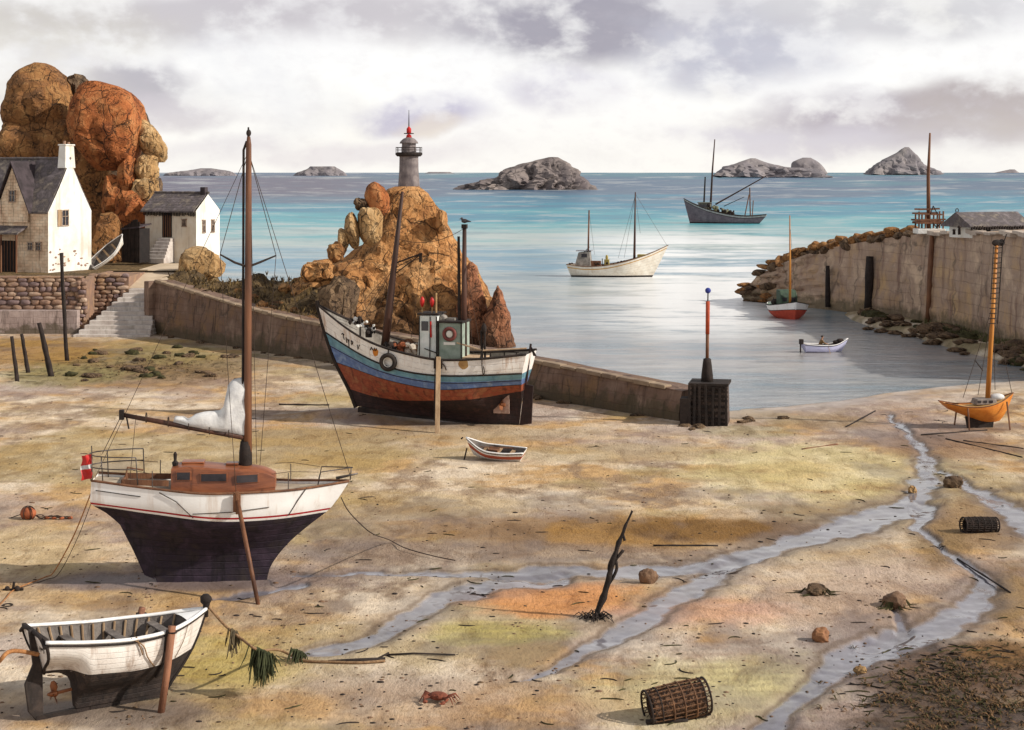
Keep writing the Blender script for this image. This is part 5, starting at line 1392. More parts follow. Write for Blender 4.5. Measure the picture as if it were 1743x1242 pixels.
# ------------------------------------------------------------------ blue and white fishing boat
SX = 96.3; K2 = F / SX
root = Q(745, HY + CH * K2, SX)
t = thing('fishing_boat', (root.x, root.y, 0), R(180 - 14), 'blue and white wooden fishing boat with red bottom resting upright against the jetty', 'fishing boat')
fx = lambda px: (745 - px) / K2 / math.cos(R(14))
def fz(py, px=745):            # depth changes along the hull
    d = SX + (745 - px) / K2 * math.tan(R(14)); return CH - (py - HY) * d / F
H = Hull(curve((0, -4.9), (2, -5.15), (4.3, -5.65)), curve((.6, 5.0), (1.6, 5.4), (3.3, 6.3), (5, 6.95), (6.7, 7.45)),
         curve((0, 4.2), (.2, 3.95), (.38, 3.85), (.56, 4.15), (.74, 4.75), (.88, 5.65), (1, 6.65)),
         curve((0, 0), (.3, .1), (1, .75)),
         curve((0, 1.35), (.12, 1.8), (.4, 2.2), (.65, 2.05), (.82, 1.45), (.93, .65), (1, .06)),
         lambda v, t_: (lambda full, aft, fore: full * (1 - sm(.30, .02, t_)) * (1 - sm(.7, 1, t_)) + aft * sm(.30, .02, t_) + fore * sm(.7, 1, t_))(
             ci([(0, .06), (.1, .18), (.3, .62), (.55, .9), (.8, .98), (1, 1)], v), ci([(0, .05), (.25, .06), (.42, .20), (.6, .62), (.78, .92), (1, 1)], v), ci([(0, .10), (.3, .38), (.6, .68), (1, 1)], v)))
w_b = curve((0, 3.12), (.38, 2.98), (.6, 3.2), (.74, 3.65), (.9, 4.45), (1, 5.1))
b_m = curve((0, 2.75), (.38, 2.62), (.6, 2.85), (.74, 3.2), (.9, 3.85), (1, 4.35))
b_b = curve((0, 2.42), (.2, 2.30), (.42, 2.14), (.6, 2.38), (.8, 2.8), (1, 3.3))
r_b = curve((0, 2.0), (.2, 1.65), (.45, 1.45), (.7, 1.3), (.88, 1.45), (1, 1.75))
turq = mat('turquoise_planking', (132, 176, 190), (100, 148, 170), scale=1.6, bump=.25, planks=16, streak=.4, streakc=(80, 90, 104), gain=.8, rough=.55)
blueP = mat('blue_planking', (128, 154, 200), (98, 124, 176), (150, 172, 206), scale=1.6, bump=.25, planks=16, streak=.35, streakc=(74, 80, 110), gain=.8, rough=.55)
rustP = mat('red_bottom_paint', (198, 112, 78), (158, 80, 58), (180, 122, 84), scale=1.8, bump=.35, planks=16, streak=.9, speck=.4, streakc=(84, 48, 40), gain=.75, rough=.65)
tarP = mat('tarred_bottom', (84, 56, 52), (52, 38, 38), (70, 46, 44), scale=1.6, bump=.5, planks=16, streak=.8, streakc=(26, 20, 22), gain=.75, rough=.7)
mb = H.skin([w_b, b_m, b_b, r_b], ns=60, sub=(7, 2, 4, 6, 12))
H.weld(mb, 'hull', [whiteP, turq, blueP, rustP, tarP], t)
part(H.deck(.85, t0=.02, t1=.97), 'deck', deckM, t)
part(H.inner(.07, 99, t0=.01, t1=.985, m=3), 'bulwark', mat('bulwark_grey', (196, 190, 180), (160, 152, 142), scale=1.5, bump=.3, streak=.5), t) if False else None
mb = MB(); vs = []; n = 50
for i in range(n + 1):
    q_ = .01 + .975 * i / n; z0_, z1_ = H.zs(q_) - .01, H.zs(q_) - .9
    for sd in (1, -1):
        vs += [H.pt(q_, z0_, sd, -.07), H.pt(q_, z1_, sd, -.06)]
mb.add(vs, [(i * 4 + a, i * 4 + a + 1, (i + 1) * 4 + a + 1, (i + 1) * 4 + a) for i in range(n) for a in (0, 2)])
part(mb, 'bulwark', mat('bulwark_grey', (196, 190, 180), (160, 152, 142), scale=1.5, bump=.3, streak=.5), t)
part(H.rail(H.sheer, .075, -.02, .03, wide=1.5, n=60), 'cap_rail', blackM, t, smooth=True)
part(H.rail(w_b, .05, .03, 0, n=60), 'rubbing_strake', blackM, t, smooth=True)
part(H.rail([(a, b - .07) for a, b in b_m], .022, .008, 0, n=60), 'strake_line', blackM, t, smooth=True)
part(H.rail(b_b, .018, .004, 0, n=60), 'strake_line', blackM, t, smooth=True)
mb = MB(); st = [Vector((H.x(1, z) + .04, 0, z)) for z in np.linspace(.65, 6.95, 16)]; mb.tube(st, .13, 6); mb.beam((4.9, 0, .55), (-4.9, 0, -.04), .22, .3); part(mb, 'stem_and_keel', blackM, t)
# registration letters painted on the bow (pen strokes)
def fp(px, py, off=.012): return H.ptx(fx(px) - .50, fz(py, px) - .10, 1, off)
mb = MB()
for stv in ([(572, 563), (575, 561.5), (577.5, 563)], [(576, 563), (575.5, 567), (577, 572)], [(581.5, 568), (582, 577)], [(584.5, 570), (586.5, 574), (586, 585)], [(588, 571), (586.8, 576)],
            [(592.5, 572), (593, 580.5)], [(593, 573.5), (596, 574.5), (595, 578), (593, 578)], [(605, 579), (605.5, 587), (609.5, 579)],
            [(631, 587), (633, 582), (636, 587)], [(638, 588), (639, 583)], [(641, 588), (643, 584)]):
    mb.tube([fp(x, y) for x, y in stv], .035, 5)
part(mb, 'painted_letters', blackM, t)
part(H.patch(fx(642) - .45, fz(593, 642), .20, .22, 1, seed=3), 'rust_patch', mat('rust_orange', (232, 150, 52), (214, 128, 50), bump=.2), t)
mb = H.patch(fx(792) - .5, fz(612, 792), .30, .30, 1, seed=5); part(mb, 'bare_patch', mat('bare_wood', (196, 156, 100), (176, 134, 84), bump=.2), t)
part(tb([fp(822, 600, .06), fp(822, 612, .1), fp(823, 630, .08), fp(826, 622, .08), fp(824, 613, .08)], .03, n=6), 'hanging_rope', ropeD, t)
part(tb([fp(757, 607, .05), fp(762, 612, .1), fp(764, 619, .06)], .035, n=6), 'hanging_rope', ropeD, t)
# tyre fender
ty = fp(665, 606, .16); mb = MB(); mb.torus(ty, .40, .14, 'Y', 28, 10); ft = part(mb, 'tyre_fender', mat('tyre_rubber', (66, 56, 50), (40, 34, 32), bump=.3), t, smooth=True)
mb = MB(); mb.torus(ty + Vector((0, .02, 0)), .29, .045, 'Y', 24, 6); mb.torus(ty + Vector((0, .09, 0)), .40, .035, 'Y', 28, 6); part(mb, 'white_ring', whiteM, ft, smooth=True)
part(tb([ty + Vector((0, 0, .4)), ty + Vector((0, -.1, .85))], .035, n=5), 'fender_rope', ropeD, ft)
# rudder and propeller
mb = MB(); mb.prism([(-4.95, -.07, .0), (-5.25, -.07, 2.35), (-5.75, -.07, 2.3), (-5.65, -.07, .1)], (0, .14, 0)); mb.tube([(-5.3, 0, 2.2), (-5.6, 0, 4.7)], .07, 8); part(mb, 'rudder', tarP, t)
mb = MB(); mb.prism([(-5.55, -.03, 4.7), (-5.95, -.03, 4.0), (-5.75, -.03, 4.0)], (0, .06, 0)); part(mb, 'stern_bracket', blackM, t)
mb = MB(); mb.box((-3.95, .38, 1.25), (.95, .06, 1.15)); part(mb, 'aperture', mat('aperture_pale', (206, 176, 160), (170, 130, 112), bump=.4, scale=3), t, bevel=.02)
mb = MB(); mb.lathe([(.1, -.2), (.13, 0), (.05, .16)], (-4.0, .5, 1.2), 10, axis='X')
for a in (90, 210, 330):
    ca_, sa_ = math.cos(R(a)), math.sin(R(a))
    mb.add([Vector((-4.0 + .10, .5 + ca_ * .08 - sa_ * .05, 1.2 + sa_ * .08 + ca_ * .05)), Vector((-3.95, .5 + ca_ * .34 - sa_ * .16, 1.2 + sa_ * .34 + ca_ * .16)), Vector((-4.0, .5 + ca_ * .46, 1.2 + sa_ * .46)), Vector((-4.08, .5 + ca_ * .34 + sa_ * .14, 1.2 + sa_ * .34 - ca_ * .14)), Vector((-4.1, .5 + ca_ * .08 + sa_ * .05, 1.2 + sa_ * .08 - ca_ * .05))], [(0, 1, 2, 3, 4)])
part(mb, 'propeller', mat('bronze', (176, 112, 70), (130, 80, 56), bump=.2, rough=.4, metal=.3), t)
# legs
inv = wm(t).inverted(); fw = P(744, 737)
for sd in (1, -1):
    tp = Vector((fx(748) - .62, sd * 2.28, 3.75)); ft_ = inv @ Vector((fw.x, fw.y, -.15)) if sd > 0 else Vector((tp.x, -3.0, -.2))
    mb = MB(); mb.beam(tp + Vector((0, 0, .3)), ft_, .26, .2); lg = part(mb, 'leg', paleM if sd > 0 else brownM, t, bevel=.02)
    mb = MB(); mb.beam(tp + Vector((.19, 0, .3)), tp.lerp(ft_, .8) + Vector((.19, 0, 0)), .06, .1); mb.box(tp + Vector((0, sd * .08, -.1)), (.5, .1, .5)); part(mb, 'leg_bracket', blackM, lg)
# masts
mb = MB(); a, b_ = Vector((fx(651), 0, 3.6)), Vector((fx(684), 0, fz(326, 684)))
mb.tube([a, a.lerp(b_, .3), a.lerp(b_, .6), b_], [.25, .23, .17, .09], 10, jit=.1); mm = part(mb, 'mainmast', mastD, t, smooth=True)
c0 = a.lerp(b_, .58); c1 = Vector((fx(718), 0, fz(431, 718)))
mb = MB(); mb.tube([a.lerp(b_, .57), c1], .05, 6); mb.tube([a.lerp(b_, .50), c1], .035, 6); mb.tube([a.lerp(b_, .57) + Vector((0, 0, -.3)), c1], .02, 5); mb.box(c1 + Vector((.1, 0, -.3)), (.14, .14, .4)); part(mb, 'derrick', blackM, mm)
h0 = Vector((fx(790), 0, 3.4)); h1 = Vector((fx(791), 0, fz(388, 791)))
mb = MB(); mb.tube([h0, h1], [.19, .12], 9); m2 = part(mb, 'aft_mast', mastD, t, smooth=True)
mb = MB(); mb.tube([Vector((fx(783), 0, 3.4)), Vector((fx(781), 0, fz(402, 781)))], [.12, .08], 7); mb.box(h1 + Vector((0, 0, .1)), (.3, .3, .25)); part(mb, 'topping_pole', blackM, m2)
mb = MB(); mb.ball(h1 + Vector((0, 0, .42)), (.20, .10, .13)); mb.ball(h1 + Vector((.16, 0, .55)), .08); mb.tube([h1 + Vector((-.1, 0, .42)), h1 + Vector((-.4, 0, .38))], [.09, .02], 6); mb.tube([h1 + Vector((.22, 0, .54)), h1 + Vector((.32, 0, .52))], [.03, .01], 5)
gb = top(MB.__new__(MB) if False else (lambda q_: (setattr(q_, 'v', [wm(t) @ v for v in q_.v]), q_)[1])(mb), 'gull', mat('gull_grey', (90, 84, 86), (60, 56, 58), bump=.1), 'small dark gull perched on top of the aft mast of the blue and white boat', 'bird', smooth=True)
head = a.lerp(b_, .62)
for px in (598, 608, 618, 628): part(tb([a.lerp(b_, .55), (fx(px), 1.2 if px % 4 else -1.0, fz(549, px) + .2)], .014, n=4), 'shroud', ropeD, t)
part(tb([b_, Vector((H.x(1, 6.6), 0, 6.7))], .014, n=4), 'forestay', ropeD, t)
part(tb(sag(a.lerp(b_, .72), h1, .5), .016, n=4), 'triatic_stay', ropeD, t)
part(tb([c1, Vector((fx(700), .3, 4.4))], .014, n=4), 'fall', ropeD, t)
for px in (812, 826): part(tb([h1.lerp(h0, .2), (fx(px) - .0, .8, 4.1)], .012, n=4), 'shroud', ropeD, t)
# wheelhouse and engine casing
wh = mat('wheelhouse_white', (244, 246, 242), (214, 222, 216), scale=2, bump=.15, streak=.4, streakc=(150, 140, 120), gain=.85)
gh = mat('casing_green', (178, 190, 176), (140, 156, 142), scale=2, bump=.2, streak=.5, streakc=(90, 90, 76), gain=.75)
zb = 2.95; x_a, x_b = fx(720), fx(750)
mb = MB(); mb.prism([(x_a + .25, -.7, zb), (x_b, -.7, zb), (x_b, -.7, fz(535)), (x_a, -.7, fz(535) - .03), (x_a, -.7, fz(560)), (x_a + .1, -.7, fz(582))], (0, 1.4, 0)); wl = part(mb, 'wheelhouse', wh, t, bevel=.03)
mb = MB(); mb.box(((x_a + x_b) / 2, 0, fz(534) + .04), (x_a - x_b + .25, 1.6, .09)); part(mb, 'wheelhouse_roof', blackM, wl)
mb = MB(); mb.box((x_a - .32, .71, fz(553)), (.42, .04, .55)); mb.box((x_a + .01, .0, fz(553)), (.04, .9, .5)); part(mb, 'window', glassM, wl)
mb = MB(); mb.beam((x_a - .62, .72, zb), (x_a - .64, .72, fz(537)), .05); mb.beam((x_b + .03, .72, zb), (x_b + .03, .72, fz(537)), .06); mb.beam((x_a + .02, .68, 3.6), (x_a + .02, .68, fz(537)), .07); mb.beam((x_a - .3, .75, 4.35), (x_b, .75, 4.1), .05); part(mb, 'door_trim', blackM, wl)
xg0, xg1 = fx(754), fx(793)
mb = MB(); mb.prism([(xg0, -.85, zb), (xg1, -.85, zb), (xg1, -.85, fz(547)), (xg0, -.85, fz(546))], (0, 1.75, 0)); cs = part(mb, 'casing', gh, t, bevel=.04)
mb = MB(); mb.box(((xg0 + xg1) / 2, .02, fz(545)), (xg0 - xg1 + .16, 1.95, .10)); mb.beam((xg0 + .0, .93, zb), (xg0, .93, fz(546)), .07); mb.beam((xg1, .93, zb), (xg1, .93, fz(546)), .07); part(mb, 'casing_trim', blackM, cs)
cb_ = Vector((fx(773), .96, fz(565)))
mb = MB(); mb.torus(cb_, .33, .10, 'Y', 28, 8); lbo = part(mb, 'lifebuoy', mat('lifebuoy_maroon', (150, 84, 76), (110, 60, 56), bump=.15), cs, smooth=True)
mb = MB(); mb.ball(cb_ + Vector((0, .0, 0)), (.2, .05, .2)); mb.box(cb_ + Vector((0, -.02, -.55)), (.7, .04, .16)); part(mb, 'white_centre', whiteM, lbo, smooth=False)
mb = MB(); mb.ball((fx(756), .1, fz(541)), (.27, .27, .24)); mb.box((fx(770), .1, fz(543)), (.5, .5, .22)); part(mb, 'roof_locker', mat('locker', (190, 180, 168), (140, 130, 120), bump=.2), cs, smooth=False)
mb = MB(); mb.tube([(fx(745), .3, fz(545)), (fx(745), .3, fz(498))], .06, 8); mb.tube([(fx(738), .3, fz(534)), (fx(738), .3, fz(515))], .04, 6); mb.tube([(fx(721), .3, fz(534)), (fx(721), .3, fz(520))], .04, 6); part(mb, 'lamp_post', mat('pale_pole', (206, 170, 120), (160, 120, 84), bump=.2), wl)
for px in (721, 738):
    mb = MB(); mb.lathe([(.03, -.3), (.12, -.1), (.15, .1), (.09, .26), (.02, .34)], (fx(px), .3, fz(514)), 12); part(mb, 'red_lantern', redB, wl, smooth=True)
mb = MB(); mb.tube([(fx(739), .74, fz(545)), (fx(740), .74, fz(572))], .05, 6); part(mb, 'red_pipe', redB, wl)
# deck gear forward
gx = fx(690)
mb = MB(); mb.lathe([(.42, -.5), (.30, -.46), (.30, .46), (.42, .5)], (gx, 0, 4.35), 16, axis='Y'); mb.box((gx, .55, 4.1), (.7, .08, 1.0)); mb.box((gx, -.55, 4.1), (.7, .08, 1.0)); part(mb, 'winch', mat('winch_brown', (160, 108, 72), (96, 66, 50), bump=.4, scale=5), t)
for k, (px, s_, h_) in enumerate(((668, .55, .45), (702, .5, .8), (677, .45, .7), (710, .35, 1.0))):
    mb = MB(); mb.box((fx(px), .7 - .25 * (k % 2), 3.55 + h_ / 2), (s_, .5, h_), (0, 0, .3 * k))
    for q_ in range(3): mb.box((fx(px), .7 - .25 * (k % 2), 3.6 + h_ * q_ / 3), (s_ + .06, .56, .06), (0, 0, .3 * k))
    part(mb, 'crate', [mat('crate_brown', (180, 130, 90), (130, 90, 64), bump=.4, scale=5)], t)
for q_, m_ in enumerate((blackM, mat('net_orange', (190, 110, 70), (150, 84, 56), bump=.5, scale=9), mat('net_cream', (226, 214, 196), (190, 170, 150), bump=.5, scale=9))):
    mb = MB(); base_ = Vector((fx((672, 690, 704)[q_]), .75, 4.15))
    for k in range(18):
        p = base_ + Vector((random.gauss(0, .28), random.gauss(0, .28), random.uniform(-.35, .45))); c_, f_ = rock_pts((random.uniform(.12, .24),) * 3, (0, 0, 0), k + 70 + q_ * 20, 1, .4); mb.add([v + p for v in c_], f_)
    part(mb, 'heaped_net', m_, t)
mb = MB()
for k in range(22):
    px = random.uniform(596, 640); p = Vector((fx(px), random.uniform(-.5, .5), fz(549 + (px - 596) * .42, px) + random.uniform(-.1, .35))); c_, f_ = rock_pts((random.uniform(.08, .18),) * 3, (0, 0, 0), k + 170, 1, .4); mb.add([v + p for v in c_], f_, k % 2)
mb.tube([(fx(612), .2, 4.6), (fx(612), .2, fz(541, 612))], .06, 6); mb.lathe([(.2, 0), (.22, .3), (.12, .5)], (fx(626), .1, 4.85), 10)
part(mb, 'foredeck_gear', [blackM, whiteM], t)
mb = MB()
for px in (828, 833): mb.tube([(fx(px), .9, 3.6), (fx(px) + .06, .9, fz(560 if px == 828 else 548, px))], .07, 6)
mb.ball((fx(831), .9, fz(557, 831)), (.16, .14, .3)); mb.tube([(fx(824), 1.2, 3.4), (fx(832), .9, fz(575, 831))], .05, 6); part(mb, 'davit', blackM, t)
mb = MB(); mb.box((fx(808), 0, 3.45), (1.4, 1.5, .9)); mb.tube([(fx(785), .9, 4.75), (fx(830), 1.0, 4.35), (fx(900), .6, 4.5)], .05, 6); part(mb, 'fish_hatch', mat('hatch_tan', (226, 196, 160), (190, 154, 120), bump=.2), t)
mb = MB()
for px in (845, 868, 888): mb.tube([(fx(px), 1.3, 4.0), (fx(px), 1.3, 4.35)], .035, 5)
mb.tube([(fx(px), 1.3, 4.33) for px in (840, 868, 892)], .03, 5); part(mb, 'stern_rail', blackM, t)

# ------------------------------------------------------------------ foreground dinghy with legs
root = P(196, 1200); K3 = F / root.y; A3 = 34
t = thing('beached_boat', (root.x, root.y, gz(root.x, root.y) * 0), R(A3), 'white and dark open wooden boat propped on legs in the left foreground', 'boat')
ca3 = math.cos(R(A3)); dx = lambda px: (px - 196) / K3 / ca3
H = Hull(curve((0, -1.9), (1.25, -2.0), (2.5, -2.3)), curve((.1, 1.40), (1.2, 2.22), (2.4, 2.72)),
         curve((0, 2.28), (.25, 2.13), (.5, 2.04), (.75, 2.06), (1, 2.24)),
         curve((0, 1.22), (.12, 1.12), (.185, .80), (.215, .25), (.24, .12), (1, .12)),
         curve((0, .98), (.2, 1.10), (.45, 1.14), (.7, .95), (.88, .5), (1, .04)),
         lambda v, t_: ci([(0, .07), (.18, .20), (.4, .62), (.6, .88), (.8, .98), (1, 1)], v) * (1 - sm(.7, 1, t_)) + ci([(0, .15), (.4, .55), (1, 1)], v) * sm(.7, 1, t_))
wl_ = curve((0, 1.30), (.3, 1.22), (.6, 1.12), (.85, 1.12), (1, 1.2))
dg = mat('boat_white', (250, 244, 236), (230, 220, 210), scale=1.6, bump=.3, bscale=20, planks=13, gain=.88, streak=.65, streakc=(150, 116, 88), stscale=3.2, rough=.6, speck=.3)
dk = mat('boat_dark_bottom', (92, 78, 70), (54, 46, 44), (76, 66, 60), scale=2.2, bump=.5, bscale=20, planks=13, streak=.8, streakc=(26, 24, 24), stscale=5, rough=.75)
H.weld(H.skin([wl_], ns=50, sub=(12, 16)), 'hull', [dg, dk], t)
greyIn = mat('inside_grey', (150, 140, 132), (104, 96, 92), scale=2, bump=.4, bscale=18, streak=.6, streakc=(50, 44, 42), stscale=5)
part(H.inner(.06, 1.15), 'inner_planking', greyIn, t, smooth=True, auto=40)
mb = H.rail(H.sheer, .05, -.01, .02, wide=1.8, n=50); part(mb, 'gunwale', whiteY, t, smooth=True)
part(H.rail([(a, b - .07) for a, b in H.sheer], .028, .03, 0, n=50), 'rubbing_strake', blackM, t, smooth=True)
mb = MB()
for k in range(13):
    q_ = .08 + k * .065
    for sd in (-1, 1):
        mb.tube([Vector((H.x(q_, z), sd * max(.02, H.y(q_, z) - .09), z)) for z in np.linspace(H.zs(q_) - .03, 1.2, 7)], .032, 5)
part(mb, 'rib', paleM, t)
for q_, z in ((.22, 1.85), (.5, 1.78), (.74, 1.9)):
    y_ = H.y(q_, z) - .08; mb = MB(); mb.box((H.x(q_, z), 0, z), (.26, 2 * y_, .05)); part(mb, 'thwart', greyIn, t, bevel=.01)
mb = H.deck(0, t0=.86, t1=.995, n=10, dzf=lambda q_: .03); part(mb, 'foredeck', whiteY, t)
q_ = .0; mb = MB(); mb.box((H.x(0, 2.28) + .03, 0, 2.33), (.10, 1.94, .09)); mb.tube([Vector((H.x(0, 2.3) - .03, y, 2.38 - .2 * (abs(y) / 1.0) ** 4)) for y in np.linspace(-1.02, 1.02, 13)], .05, 7); part(mb, 'transom_cap', blackM, t, smooth=True, auto=40)
mb = MB(); mb.tube([H.pt(0, z, -1, .01) for z in np.linspace(2.25, 1.22, 8)], .045, 6); mb.tube([H.pt(0, z, 1, .01) for z in np.linspace(2.25, 1.22, 8)], .045, 6); mb.tube([Vector((H.x(0, 1.24) - .01, y, 1.25)) for y in np.linspace(-.1, .1, 4)], .05, 6); part(mb, 'transom_edge', blackM, t, smooth=True)
mb = MB()
for k, (y, z, h_) in enumerate(((-.36, 1.98, .13), (-.45, 2.0, .06), (-.52, 2.0, .06), (-.60, 1.98, .13), (-.28, 1.99, .10))): mb.box((H.x(0, z) - .008, y, z), (.014, .022, h_), (0, 0, 0))
part(mb, 'painted_letters', blackM, t)
# rudder, skeg bar, propeller
mb = MB(); mb.prism([(-2.0, -.05, .0), (-2.02, -.05, 1.3), (-2.28, -.05, 2.45), (-2.40, -.05, 2.42), (-2.28, -.05, 1.5), (-2.5, -.05, 1.0), (-2.4, -.05, .25), (-2.2, -.05, .0)], (0, .10, 0)); part(mb, 'rudder', dk, t, bevel=.02)
mb = MB(); mb.beam((-2.2, 0, .05), (-.7, 0, .07), .13, .12); mb.beam((-.75, 0, .09), (1.5, 0, .09), .13, .14); st_ = [Vector((H.x(1, z) + .02, 0, z)) for z in np.linspace(.08, 2.4, 9)]; mb.tube(st_, .06, 6); part(mb, 'keel', blackM, t)
mb = MB(); mb.tube([(-1.15, 0, .66), (-1.72, 0, .62)], .045, 7); mb.lathe([(.03, -.16), (.08, -.05), (.09, .08), (.04, .14)], (-1.72, 0, .62), 10, axis='X')
for a in (90, 210, 330):
    c_, s_ = math.cos(R(a)), math.sin(R(a)); U = lambda r_, w_, x_: Vector((-1.72 + x_, c_ * r_ - s_ * w_, .62 + s_ * r_ + c_ * w_))
    mb.add([U(.05, .05, .04), U(.2, .13, .06), U(.32, .09, .03), U(.35, 0, 0), U(.3, -.1, -.03), U(.18, -.11, -.06), U(.05, -.05, -.04)], [tuple(range(7))])
    mb.add([U(.05, .05, .06), U(.2, .13, .08), U(.32, .09, .05), U(.35, 0, .02), U(.3, -.1, -.01), U(.18, -.11, -.04), U(.05, -.05, -.02)], [tuple(range(7))])
part(mb, 'propeller', mat('bronze', (0, 0, 0)), t)
inv = wm(t).inverted()
for sd, foot in ((-1, P(274, 1212)), (1, None)):
    tp = Vector((dx(258), sd * 1.10, 2.12)); ft_ = inv @ Vector((foot.x, foot.y, -.05)) if foot else Vector((.9, 1.75, -.05))
    md = tp.lerp(ft_, .5) + Vector((.0, sd * .03, 0)); mb = MB(); mb.tube([tp + Vector((0, 0, .12)), md, ft_], [.10, .095, .09], 9, jit=.25)
    lg = part(mb, 'leg', mat('leg_red_brown', (176, 122, 92), (128, 86, 64), bump=.4, scale=3, stretch=(1, 1, .2)), t, smooth=True)
    mb = MB(); mb.tube([tp + Vector((-.14, -sd * .0, .02)), H.ptx(tp.x - .14, 1.2, sd, .06), H.ptx(tp.x - .18, .7, sd, .05)], .045, 6); mb.torus(tp + Vector((0, 0, -.05)), .12, .025, 'Z', 14, 5); part(mb, 'leg_lashing', blackM, lg)
mb = MB(); mb.tube(poly_smooth([H.ptx(dx(196), 2.1, -1, .04), H.ptx(dx(214), 1.85, -1, .05), H.ptx(dx(222), 1.5, -1, .05), H.ptx(dx(236), 1.15, -1, .05)]), .018, 6)
mb.tube(poly_smooth([H.ptx(dx(204), 2.12, -1, .04), H.ptx(dx(208), 1.9, -1, .05), H.ptx(dx(214), 1.6, -1, .05)]), .018, 6); mb.tube(poly_smooth([H.ptx(dx(292), 2.1, -1, .04), H.ptx(dx(286), 1.6, -1, .04), H.ptx(dx(275), 1.15, -1, .04)]), .010, 5)
part(mb, 'hanging_rope', ropeM, t, smooth=True)
mb = MB(); mb.lathe([(.07, -.3), (.08, .05), (.15, .12), (.16, .26), (.08, .34)], (2.66, 0, 2.32), 12); part(mb, 'stem_bitt', blackM, t, smooth=True)
bow_pt = wm(t) @ Vector((2.70, 0, 2.3)); stern_pt = wm(t) @ Vector((-2.3, -.55, 1.9))

# ------------------------------------------------------------------ small open boats
def open_boat(name, loc, rz, L_, B_, h_, bands, mats, label, cat='dinghy', ry=0, rx=0, sheer_up=.35, inner=None, thw=3, group=None, gw=whiteY):
    t = thing(name, loc, rz, label, cat, group, rx, ry)
    H = Hull(curve((0, -L_ * .42), (h_, -L_ * .5)), curve((0, L_ * .36), (h_, L_ * .47), (h_ * (1 + sheer_up), L_ * .52)),
             curve((0, h_ * 1.08), (.45, h_ * .92), (.75, h_ * 1.0), (1, h_ * (1 + sheer_up))), curve((0, .05), (.4, 0), (.9, .03), (1, .12)),
             curve((0, B_ * .34), (.3, B_ * .48), (.55, B_ * .5), (.8, B_ * .33), (1, .03)),
             lambda v, q: ci([(0, .1), (.15, .5), (.4, .84), (.7, .97), (1, 1)], v))
    H.weld(H.skin([[(q, H.zs(q) * b + H.zk(q) * (1 - b)) for q in (0, .25, .5, .75, 1)] for b in bands], ns=26, sub=(3, 3, 6)), 'hull', mats, t)
    part(H.inner(.04, h_ * .25, m=5), 'inner_planking', inner or greyIn, t, smooth=True, auto=40)
    part(H.rail(H.sheer, .035, 0, .01, wide=1.4, n=26), 'gunwale', gw, t, smooth=True)
    part(H.rail([(q, z - .06) for q, z in H.sheer], .018, .02, 0, n=26), 'rubbing_strake', blackM, t)
    for k in range(thw):
        q = .22 + .25 * k; z = h_ * .72; mb = MB(); mb.box((H.x(q, z), 0, z), (.2, 2 * (H.y(q, z) - .04), .04)); part(mb, 'thwart', paleM, t)
    return t, H
root = P(843, 782)
t, H = open_boat('small_dinghy', (root.x, root.y, .0), R(180 - 14), 3.05, 1.25, .62, (.72, .42), [whiteP, mat('coral_band', (200, 104, 70), (176, 84, 58), bump=.2), whiteP], 'small white rowing dinghy with a coral band lying on the sand below the fishing boat', ry=R(-5), rx=R(-9), sheer_up=.55)
mb = MB(); mb.box((.1, 0, .46), (.5, .5, .25)); mb.tube([(-.9, -.2, .66), (.8, .15, .62)], .025, 5); part(mb, 'oar_and_box', brownM, t)
mb = MB(); mb.tube([(1.45, .25, .5), (1.5, .5, -.05)], .04, 5); mb.tube([(1.75, 0, .95), (1.85, 0, .85)], .04, 5); part(mb, 'prop', blackM, t)
dd = 163.5; root = Q(190, 452, dd)
t, H = open_boat('stored_dinghy', (root.x, root.y, 5.05), R(14), 4.3, 1.7, .85, (.75, .5), [whiteM, whiteP, whiteM], 'small white dinghy stored on the terrace, tipped bow up against the brown rock', ry=R(-42), rx=R(38), sheer_up=.35)
t.location.z = 6.3
# rowing boat with a man
root = P(1404, 596); root.z = -.13
rbt, H = open_boat('rowing_boat', (root.x, root.y, -.20), R(12), 3.9, 1.45, .72, (.8, .5), [mat('lilac_paint', (214, 214, 240), (196, 196, 228), bump=.2, gain=.85)] * 3, 'pale lilac rowing boat afloat near the quay with a man aboard', 'rowing boat', sheer_up=.55)
mb = MB(); mb.box((-2.05, 0, .95), (.32, .3, .42)); mb.box((-2.12, 0, .4), (.12, .1, .9)); part(mb, 'outboard_motor', blackM, rbt, bevel=.04)
mb = MB(); mb.ball((1.35, 0, .95), (.35, .3, .2)); mb.ball((1.0, .1, .85), (.25, .3, .15)); part(mb, 'foredeck_gear', blackM, rbt)

def skin_obj(name, chain, m, parent, sub=2):
    """chain: (verts [(co, r)], edges); grown with Skin + Subdivision"""
    me = bpy.data.meshes.new(name); me.from_pydata([tuple(c) for c, r in chain[0]], chain[1], [])
    o = bpy.data.objects.new(name, me); COL.objects.link(o)
    bm = bmesh.new(); bm.from_mesh(me); ly = bm.verts.layers.skin.verify(); bm.verts.ensure_lookup_table()
    for i, (c, r) in enumerate(chain[0]):
        bm.verts[i][ly].radius = (r, r) if not isinstance(r, tuple) else r; bm.verts[i][ly].use_root = (i == 0)
    bm.to_mesh(me); bm.free()
    o.modifiers.new('Skin', 'SKIN').use_smooth_shade = True; s_ = o.modifiers.new('Subsurf', 'SUBSURF'); s_.levels = sub; s_.render_levels = sub
    me.materials.append(m)
    dg_ = bpy.context.evaluated_depsgraph_get(); ev = o.evaluated_get(dg_); nm = bpy.data.meshes.new_from_object(ev); o.modifiers.clear(); o.data = nm
    if parent: o.parent = parent
    return o
